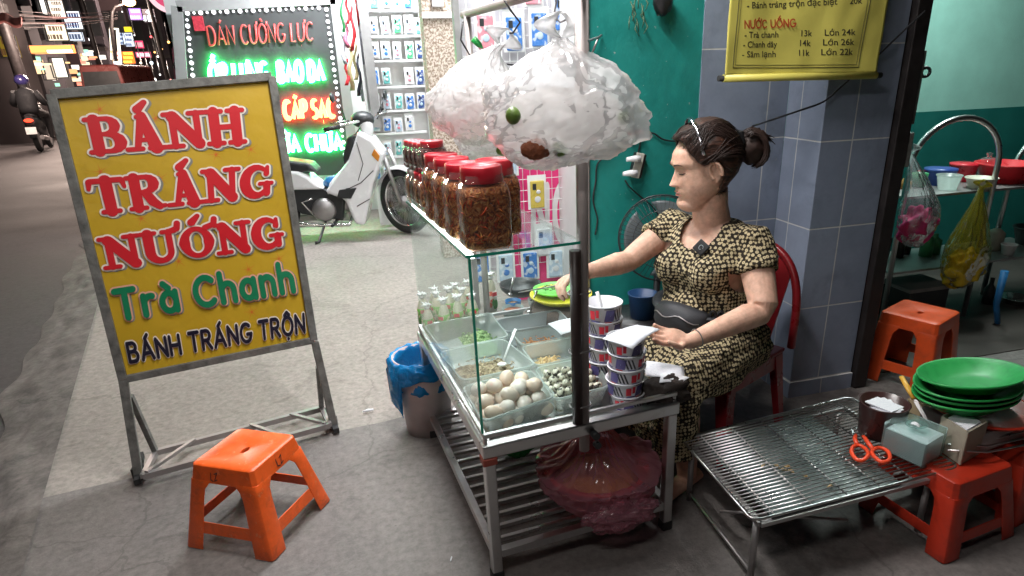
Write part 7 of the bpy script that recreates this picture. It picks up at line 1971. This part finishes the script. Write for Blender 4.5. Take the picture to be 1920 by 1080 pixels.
def sign(x0, y0, x1, y1, Y, c, s, lab, mark=None, cat='sign', nm='lit_sign'):
    t = thing(nm, lab, cat, tuple(by((x0 + x1) / 2, y1, Y)))
    k = (tuple(c), s)
    if k not in SL: SL[k] = glow('sign_light', c, s)
    panel(x0, y0, x1, y1, Y, .25).build('light_box', SL[k], t)
    mb = MB(); a, b_ = by(x0, y1, Y), by(x1, y0, Y); e = min(abs(b_.z - a.z), abs(b_.x - a.x)) * .07
    for p, q in ((V((a.x, Y, a.z)), V((b_.x, Y, a.z))), (V((a.x, Y, b_.z)), V((b_.x, Y, b_.z))), (V((a.x, Y, a.z)), V((a.x, Y, b_.z))), (V((b_.x, Y, a.z)), V((b_.x, Y, b_.z)))): mb.bar(p - V((0, .03, 0)), q - V((0, .03, 0)), e, e)
    mb.build('frame', K['bikeblack'], t)
    if mark:
        mb = MB(); n = mark[0]; cr2 = random.Random(int(x0 * 7 + y0))
        for r in range(n):
            yy0, yy1 = y0 + (y1 - y0) * (r + .22) / n, y0 + (y1 - y0) * (r + .80) / n; x = x0 + (x1 - x0) * .08
            while x < x1 - (x1 - x0) * .12:
                w = (x1 - x0) * cr2.uniform(.05, .16); panel(x, yy0, min(x + w, x1 - 1), yy1, Y - .04, .02, mb); x += w + (x1 - x0) * .05
        mb.build('sign_print', glow('sign_print_light', mark[1], mark[2]), t)
    return t
W = (1, .95, .86)
sign(77, 0, 84, 26, 32.4, W, 1.6, 'narrow lit window strip on the grey house, upper left')
sign(94, 0, 117, 35, 32.4, (1, .88, .74), 1.8, 'tall lit window of the grey house, upper one', (3, (.5, .35, .25), .5))
sign(88, 45, 122, 77, 32.4, (1, .86, .62), 1.7, 'wide lit window of the grey house, lower one', (2, (.45, .3, .2), .5))
sign(121, 20, 149, 56, 36.4, (.85, .93, 1), 1.6, 'white sign with dark blue rows of print on the left houses', (2, (.05, .10, .35), .5))
sign(124, 60, 153, 77, 36.4, (.80, .88, 1), 1.2, 'small bluish white sign under the big white one', (1, (.2, .25, .4), .5))
sign(56, 84, 134, 100, 20.9, (1, .30, .08), 2.6, 'long orange lit awning over a shop on the left')
sign(88, 93, 130, 99, 20.7, (1, .86, .7), 3., 'narrow white light tube on the orange awning')
sign(56, 112, 78, 140, 26.4, (1, .66, .36), 1.5, 'warm lit shop opening under the orange awning', None, 'shop window', 'lit_shop')
sign(84, 118, 98, 150, 26.4, (1, .80, .6), .9, 'small lit doorway under the awning', None, 'shop window', 'lit_shop')
sign(102, 108, 119, 146, 26.4, (1, .90, .76), 1.7, 'bright white shop door right of the warm opening', None, 'shop window', 'lit_shop')
sign(0, 66, 27, 108, 20.6, (.40, .26, .03), .5, 'dim yellow sign at the far left edge', (2, (.25, .12, .05), .4))
sign(243, 15, 264, 38, 42, (.62, .28, 1), 1.4, 'purple lit sign high in the middle of the street', (2, (.95, .8, 1), 1.5))
sign(233, 50, 245, 60, 48.5, (1, .72, .03), 1.5, 'small yellow lit sign')
sign(223, 61, 232, 84, 48.5, (.70, .82, 1), 1.4, 'pale blue sign with rows of print, left one', (3, (.08, .12, .4), .5))
sign(234, 61, 248, 88, 48.5, (.80, .87, 1), 1.5, 'pale blue sign with rows of print, right one', (3, (.08, .12, .4), .5))
sign(253, 76, 268, 91, 48.6, (1, .05, .16), 1.2, 'small crimson sign above the pink one', (1, (1, .5, .5), 1.2))
sign(230, 96, 250, 120, 47, (1, .16, .02), 2.4, 'bright red and orange sign in the middle of the street', (3, (1, .62, .08), 2.4))
sign(212, 96, 226, 112, 46.8, (1, .2, .12), 1.5, 'red sign left of the orange one', (2, (1, .9, .85), 1.4))
sign(255, 97, 281, 108, 46.6, (.9, .12, .24), 1.3, 'pink sign right of the orange one', (1, (1, .75, .8), 1.8))
sign(244, 134, 281, 144, 45, (.30, .95, .72), 1.2, 'long pale green shop light low on the street', (1, (.8, 1, .95), 1.6))
sign(184, 108, 202, 124, 45.5, (1, .86, .84), 1.4, 'pale lit window behind the van', (1, (.7, .4, .4), .7))
sign(128, 130, 143, 140, 40, (1, .80, .42), 1.5, 'small yellow lit window left of the van')
cr4 = random.Random(21)
for k in range(46):
    x = cr4.uniform(2, 215); y = cr4.uniform(100, 158) if x < 150 else cr4.uniform(92, 120); w = cr4.uniform(3, 14); h = cr4.uniform(3, 9)
    c = cr4.choice(((1, .78, .5), (1, .9, .8), (1, .45, .2), (1, .3, .2), (.8, .9, 1), (1, .65, .3), (.4, .9, .6)))
    Y = cr4.uniform(23, 26) if x < 80 else cr4.uniform(29, 32)
    cn_ = {(1, .78, .5): 'cream', (1, .9, .8): 'white', (1, .45, .2): 'orange', (1, .3, .2): 'red', (.8, .9, 1): 'bluish', (1, .65, .3): 'amber', (.4, .9, .6): 'green'}[c]
    t = thing('shop_light', 'small %s shop light among the dark houses on the left of the street' % cn_, 'light', tuple(by(x, y, Y)), 0, 'small shop lights')
    k_ = ('s',) + c
    if k_ not in SL: SL[k_] = glow('shop_glow', c, 1.4)
    panel(x, y, x + w, y + h, Y, .2).build('box', SL[k_], t)
# house shaped logo: white strokes
lg = thing('house_logo', 'small white light up house outline on a dark board', 'sign', tuple(by(279, 40, 45)))
panel(268, 17, 291, 42, 45.05, .2).build('board', bd[2], lg)
MB().tube([by(x, y, 45) for x, y in ((271, 39), (271, 32), (279, 29), (279, 39), (287, 39), (287, 31), (279, 27))], .09, 6).tube([by(x, y, 45) for x, y in ((275, 24), (278, 20), (280, 26))], .07, 6).build('outline', glow('white_logo', (1, 1, 1), 3), lg)
wf = thing('light_outline', 'white light strip framing a narrow shop front', 'sign', tuple(by(215, 118, 40)))
MB().tube([by(x, y, 40) for x, y in ((206, 54), (220, 54), (222, 80), (226, 118))], .07, 6).tube([by(x, y, 40) for x, y in ((206, 54), (208, 84), (209, 112))], .04, 6).build('strip', glow('cream_strip', (1, .88, .70), 2.2), wf)
# scattered far lamps
cr3 = random.Random(9)
ORD = 'first second third fourth fifth sixth seventh eighth ninth tenth eleventh twelfth thirteenth fourteenth fifteenth sixteenth seventeenth'.split()
xs_l = sorted((283, 303, 290, 316, 170, 289, 310, 296, 284, 276, 320, 300, 264, 229, 178, 252, 330))
for i, (x, y, c, s, r) in enumerate(((283, 69, (1, .1, .1), 4, 1.6), (303, 92, (1, .55, .2), 4, 1.6), (290, 98, (1, .5, .15), 3, 1.5), (316, 79, (1, .5, .12), 5, 1.9), (170, 74, (1, .95, .95), 3.5, 2.8), (289, 150, (1, .92, .80), 9, 3.2), (310, 132, (.5, 1, .7), 3, 1.8), (296, 106, (1, .9, .8), 3, 1.6), (284, 118, (.8, .9, 1), 4, 2.2), (276, 128, (1, .9, .75), 3, 1.8), (320, 150, (1, .3, .25), 3, 1.6), (300, 140, (1, .95, .9), 3, 1.4), (264, 118, (1, .8, .6), 2.5, 1.8), (229, 22, (1, .9, .9), 2.5, 1), (178, 152, (1, .45, .12), 3, 2.4), (252, 66, (1, .9, .9), 2, 1.2), (330, 105, (1, .6, .2), 2, 1.2))):
    p = by(x, y, 41 + (i % 4)); k = r * 41 / 1205
    t = thing('street_light', 'tiny %s light far up the street, %s far lamp from the left' % ('reddish' if c[1] < .4 else 'warm orange' if c[2] < .45 else 'greenish' if c[0] < .7 else 'white', ORD[xs_l.index(x)]), 'lamp', tuple(p), 0, 'far street lights')
    MB().sph(p, k, 10, 8).build('bulb', glow('far_lamp', c, s), t); MB().tube([p + V((0, k * .9, k * .5)), V((p.x, p.y + k * 1.5, max(p.z + 1.0, .5)))], .03, 5).build('wire', K['black'], t)
sl = thing('street_lamp', 'street lamp with glowing warm head on a curved arm above the road', 'street lamp', tuple(by(208, 150, 30)))
b_ = by(209, 150, 30); MB().tube([V((b_.x, 30, -.05)), by(209, 50, 30), by(210, 22, 30), by(216, 12, 30), by(236, 6, 30)], [.09, .07, .05, .045, .04], 8).build('pole', K['darkmetal'], sl)
MB().sph(by(242, 4, 30), (.22, .18, .14), 14, 8).build('lamp_head', glow('sodium_lamp', (1, .50, .18), 14), sl)
for q_, e_ in ((by(242, 12, 29.5), 900), (V((-8.5, 14, 5.5)), 330), (V((-6.2, 8.5, 5.0)), 60), (V((-11, 44, 6)), 900), (by(175, 60, 20.5), 380), (by(60, 90, 14.5), 160), (by(92, 106, 19.5), 420), (by(20, 110, 17), 160), (by(140, 120, 30), 700), (by(235, 128, 40), 900), (by(300, 120, 44), 500)):  # first serves the lamp head; the rest are added fill without fittings
    d = bpy.data.lights.new('lamp_and_fill_light', 'POINT'); d.energy = e_; d.color = (1, .78, .66); d.shadow_soft_size = .3
    lo = bpy.data.objects.new('lamp_and_fill_light', d); COL.objects.link(lo); lo.location = q_
for x, Y, lab in ((195, 38, 'tall grey utility pole in the middle of the street view'), (42, 20.2, 'utility pole at the left beside the brown house'), (316, 20, 'thin dark pole left of the pink pennant')):
    a = by(x, 150, Y); up_ = thing('utility_pole', lab, 'pole', (a.x, Y, -.05))
    MB().tube([(a.x, Y, -.05), (a.x - .1, Y, 9)], [.14 if x != 316 else .05, .10 if x != 316 else .04], 10).build('shaft', K['darkmetal'], up_)
    MB().bar((a.x - .8, Y, 7.2), (a.x + .8, Y, 7.2), .1).build('cross_arm', K['darkmetal'], up_)
cw = mat('faded_red_cable', (.13, .05, .05), .7, 0, .3, 5)
mb = MB()
for k in range(7):
    y0, y1 = 14 + 5.2 * k + cr3.uniform(-3, 3), 24 + 2.2 * k + cr3.uniform(-8, 8)
    mb.tube([by(-30 + 250 * s_, y0 + (y1 - y0) * s_ + (16 + k) * 4 * s_ * (1 - s_) * .4, 19 + 19 * s_) for s_ in [j / 14 for j in range(15)]], .009 + .005 * (k % 3), 5)
tag(mb.build('power_lines', cw), 'bundle of sagging power cables across the street at the upper left', 'cables', kind='stuff')
aw = by(20, 35, 20); o = MB().grid(lambda u, v: by(-30 + 70 * u, 30 + 16 * v + 5 * math.sin(u * 9), 20 - 1.2 * v), 14, 6).build('torn_awning', mat('faded_red_awning', (.16, .05, .045), .8, 0, .3, 3), solid=.04); tag(o, 'faded reddish awning at the top left corner', 'awning')
# van
vp = by(190, 160, 24); va = thing('parked_van', 'maroon van seen from behind in the street above the yellow sign', 'van', (vp.x, 24, -.05))
xa, xb = by(150, 160, 24).x, by(237, 160, 24).x; zt = by(190, 121, 24).z; zb = -.05
vm = mat('maroon_van_paint', (.20, .055, .05), .3, 0, .1, 4, coat=.3)
xm, hw_ = (xa + xb) / 2, (xb - xa) / 2
def vr(y, k): return [V((xm - hw_*k0, y, z)) for k0, z in k] 
prof = [(1, .30), (1.0, zt * .55), (.97, zt * .60), (.86, zt * .96), (.78, zt), ]
ring = [V((xm - hw_*a, 0, z)) for a, z in prof] + [V((xm + hw_*a, 0, z)) for a, z in reversed(prof)]
mb = MB(); mb.prism([p + V((0, 24, 0)) for p in ring], (0, 3.6, 0)); body_ = mb.build('body', vm, va, bevel=.06)
wn = MB().prism([V((xm + hw_*a, 23.97, z)) for a, z in ((-.82, zt*.62), (.82, zt*.62), (.74, zt*.90), (-.74, zt*.90))], (0, .03, 0)).build('rear_window', K['bikeblack'], va)
for s_ in (-1, 1):
    MB().box((xm + s_*hw_*.90 - .10, 23.95, zt*.36), (xm + s_*hw_*.90 + .10, 23.999, zt*.54)).build('tail_light', glow('tail_lamp_light', (1, .12, .05), .8), va)
    MB().tube([(xm + s_*hw_*.82, 24.5, .27), (xm + s_*hw_*.82 + s_*.2, 24.5, .27)], .32, 20).build('wheel', K['rubber'], va)
MB().box((xm - hw_*.95, 23.9, .25), (xm + hw_*.95, 23.999, .45)).build('bumper', K['bikeblack'], va, bevel=.03)
MB().box((xm - .26, 23.96, zt*.42), (xm + .26, 23.995, zt*.50)).build('number_plate', K['paper'], va)
# scooters and riders
def rider(px, py, lab_b, lab_p, cloth, helm, leg, lit=True, group=None):
    p = bp(px, py, -.045); x0, y0, z0 = p.x, p.y, -.045
    dr_ = V((-.20, 1, 0)).normalized(); rt = V((dr_.y, -dr_.x, 0))
    sc = thing('scooter', lab_b, 'motorbike', (x0, y0, z0))
    def L(f, r, z): return V((x0, y0, z0)) + dr_ * f + rt * r + V((0, 0, z))
    def whl(f):
        w = MB().tube([L(f + .22*math.cos(a), 0, .28 + .22*math.sin(a)) for a in [2*PI*k/24 for k in range(24)]], .055, 8, closed=True).build('wheel', K['rubber'], sc)
        MB().tube([L(f, -.04, .28), L(f, .04, .28)], .17, 18).build('rim', K['dullsteel'], w)
    whl(.25); whl(1.45)
    MB().tube([L(.0, 0, .70), L(.45, 0, .66), L(.85, 0, .50), L(1.05, 0, .36)], [.10, .16, .13, .10], 14).build('body', K['bikeblack'], sc)
    MB().tube([L(.02, 0, .80), L(.4, 0, .80), L(.75, 0, .76)], [.08, .13, .10], 12, flat=.5).build('seat', K['black'], sc)
    MB().tube([L(1.42, 0, .35), L(1.22, 0, .85), L(1.15, 0, 1.02)], [.05, .12, .05], 12).build('front_shield', K['bikeblack'], sc)
    MB().tube([L(1.05, -.34, 1.04), L(1.15, 0, 1.02), L(1.05, .34, 1.04)], .02, 8).build('handlebar', K['dullsteel'], sc)
    MB().tube([L(.0, .14, .34), L(.55, .15, .28)], .05, 10).build('exhaust', K['dullsteel'], sc)
    MB().sph(L(-.07, 0, .71), (.095, .05, .04), 14, 8).build('tail_light', glow('brake_light', (1, .07, .03), 2.6 if lit else .05), sc)
    MB().hexa([L(-.13, -.10, .42), L(-.13, .10, .42), L(-.12, .10, .42), L(-.12, -.10, .42), L(-.11, -.10, .57), L(-.11, .10, .57), L(-.10, .10, .57), L(-.10, -.10, .57)]).build('number_plate', mat('plate_white', (.7, .7, .68), .5, emit=(1, .95, .9), es=.12 if lit else 0), sc)
    MB().tube([L(-.02, 0, .56), L(-.12, 0, .34)], [.05, .07], 8, flat=.3).build('mudguard', K['bikeblack'], sc)
    bdy = MB()
    bdy.tube([L(.30, 0, .82), L(.32, 0, .95), L(.36, 0, 1.15), L(.40, 0, 1.30), L(.42, 0, 1.38)], [.17, .17, .19, .17, .07], 18, flat=.75)
    bdy.sph(L(.46, 0, 1.50), (.10, .11, .13), 18, 12)
    for s_ in (-1, 1):
        bdy.tube([L(.40, .18*s_, 1.30), L(.52, .29*s_, 1.06), L(.85, .30*s_, 1.02), L(1.04, .28*s_, 1.06)], [.07, .055, .045, .04], 10)
        bdy.tube([L(.36, .10*s_, .86), L(.80, .20*s_, .80), L(.84, .20*s_, .50), L(.80, .19*s_, .30), L(.94, .20*s_, .27)], [.10, .085, .065, .045, .04], 12)
    pe = remesh(bdy, 'person', leg, .02, 4)
    PM[pe.name] = Matrix(); tag(pe, lab_p, 'person', None)
    MB().tube([L(.29, 0, .84), L(.31, 0, .95), L(.36, 0, 1.15), L(.40, 0, 1.31), L(.42, 0, 1.38)], [.185, .185, .205, .185, .08], 18, flat=.78).tube([L(.40, .17, 1.30), L(.52, .29, 1.06), L(.75, .30, 1.03)], [.085, .07, .06], 10).tube([L(.40, -.17, 1.30), L(.52, -.29, 1.06), L(.75, -.30, 1.03)], [.085, .07, .06], 10).build('jacket', cloth, pe)
    MB().sph(L(.46, 0, 1.55), (.135, .15, .125), 20, 14).build('helmet', helm, pe)
    return sc
rider(74, 287, 'black scooter with red tail light and white number plate at the left edge', 'rider in black jacket and dark blue helmet on the scooter with the lit tail light', mat('black_jacket', (.008, .008, .010), .8), mat('navy_helmet', (.03, .025, .10), .25, coat=.5), mat('dark_trousers', (.02, .018, .02), .8))
rider(10, 268, 'dark scooter cut off by the left edge of the picture', 'rider in brown trousers partly cut off at the left edge', mat('grey_jacket', (.05, .045, .05), .8), mat('dark_helmet', (.03, .03, .03), .3), mat('tan_trousers', (.34, .15, .08), .8), False)
rider(26, 212, 'small scooter farther up the street at the left', 'rider in a dark jacket farther up the street at the left', mat('green_jacket', (.03, .06, .05), .8), mat('black_helmet', (.02, .02, .02), .3), mat('grey_trousers', (.05, .05, .06), .8), False)
rider(118, 206, 'scooter between the riders and the van', 'rider in pale shirt between the near rider and the van', mat('pale_shirt', (.25, .20, .20), .8), mat('red_helmet', (.25, .03, .03), .3), mat('dark_jeans', (.03, .03, .05), .8), True)
# rubbish on the ground
o = MB().tube([bp(680, 772, .006), bp(690, 769, .008), bp(700, 768, .006)], [.003, .006, .004], 6).build('paper_scrap', K['paper']); tag(o, 'white crumpled paper scrap on the paving behind the orange stool', 'litter')
o = MB().tube([bp(845, 1052, .004), bp(847, 1044, .004)], .002, 5).build('paper_scrap', K['paper']); tag(o, 'tiny white scrap on the ground left of the front cart leg', 'litter')
# lamp fittings out of the picture, the one behind the camera an added fill (they carry the lamps set at the top)
for x, y, z, w, lab in ((.25, 1.75, 2.62, .5, 'tube lamp under the awning above the cart'), (-.55, .15, 2.72, .5, 'added fill lamp at the awning edge behind the camera'), (.25, 3.25, 2.72, .6, 'tube lamp of the phone shop nearest the cart'), (3.1, 2.9, 2.55, .45, 'tube lamp on the kitchen ceiling'), (2.0, 4.2, 2.72, .6, 'tube lamp of the phone shop behind the wall')):
    tf = thing('tube_lamp', lab, 'lamp', (x, y, z), 0, 'tube lamps')
    MB().tube([(x - w, y, z - .02), (x + w, y, z - .02)], .012, 10).build('tube', tb_, tf); MB().box((x - w - .02, y - .03, z), (x + w + .02, y + .03, z + .04)).build('housing', K['white'], tf)
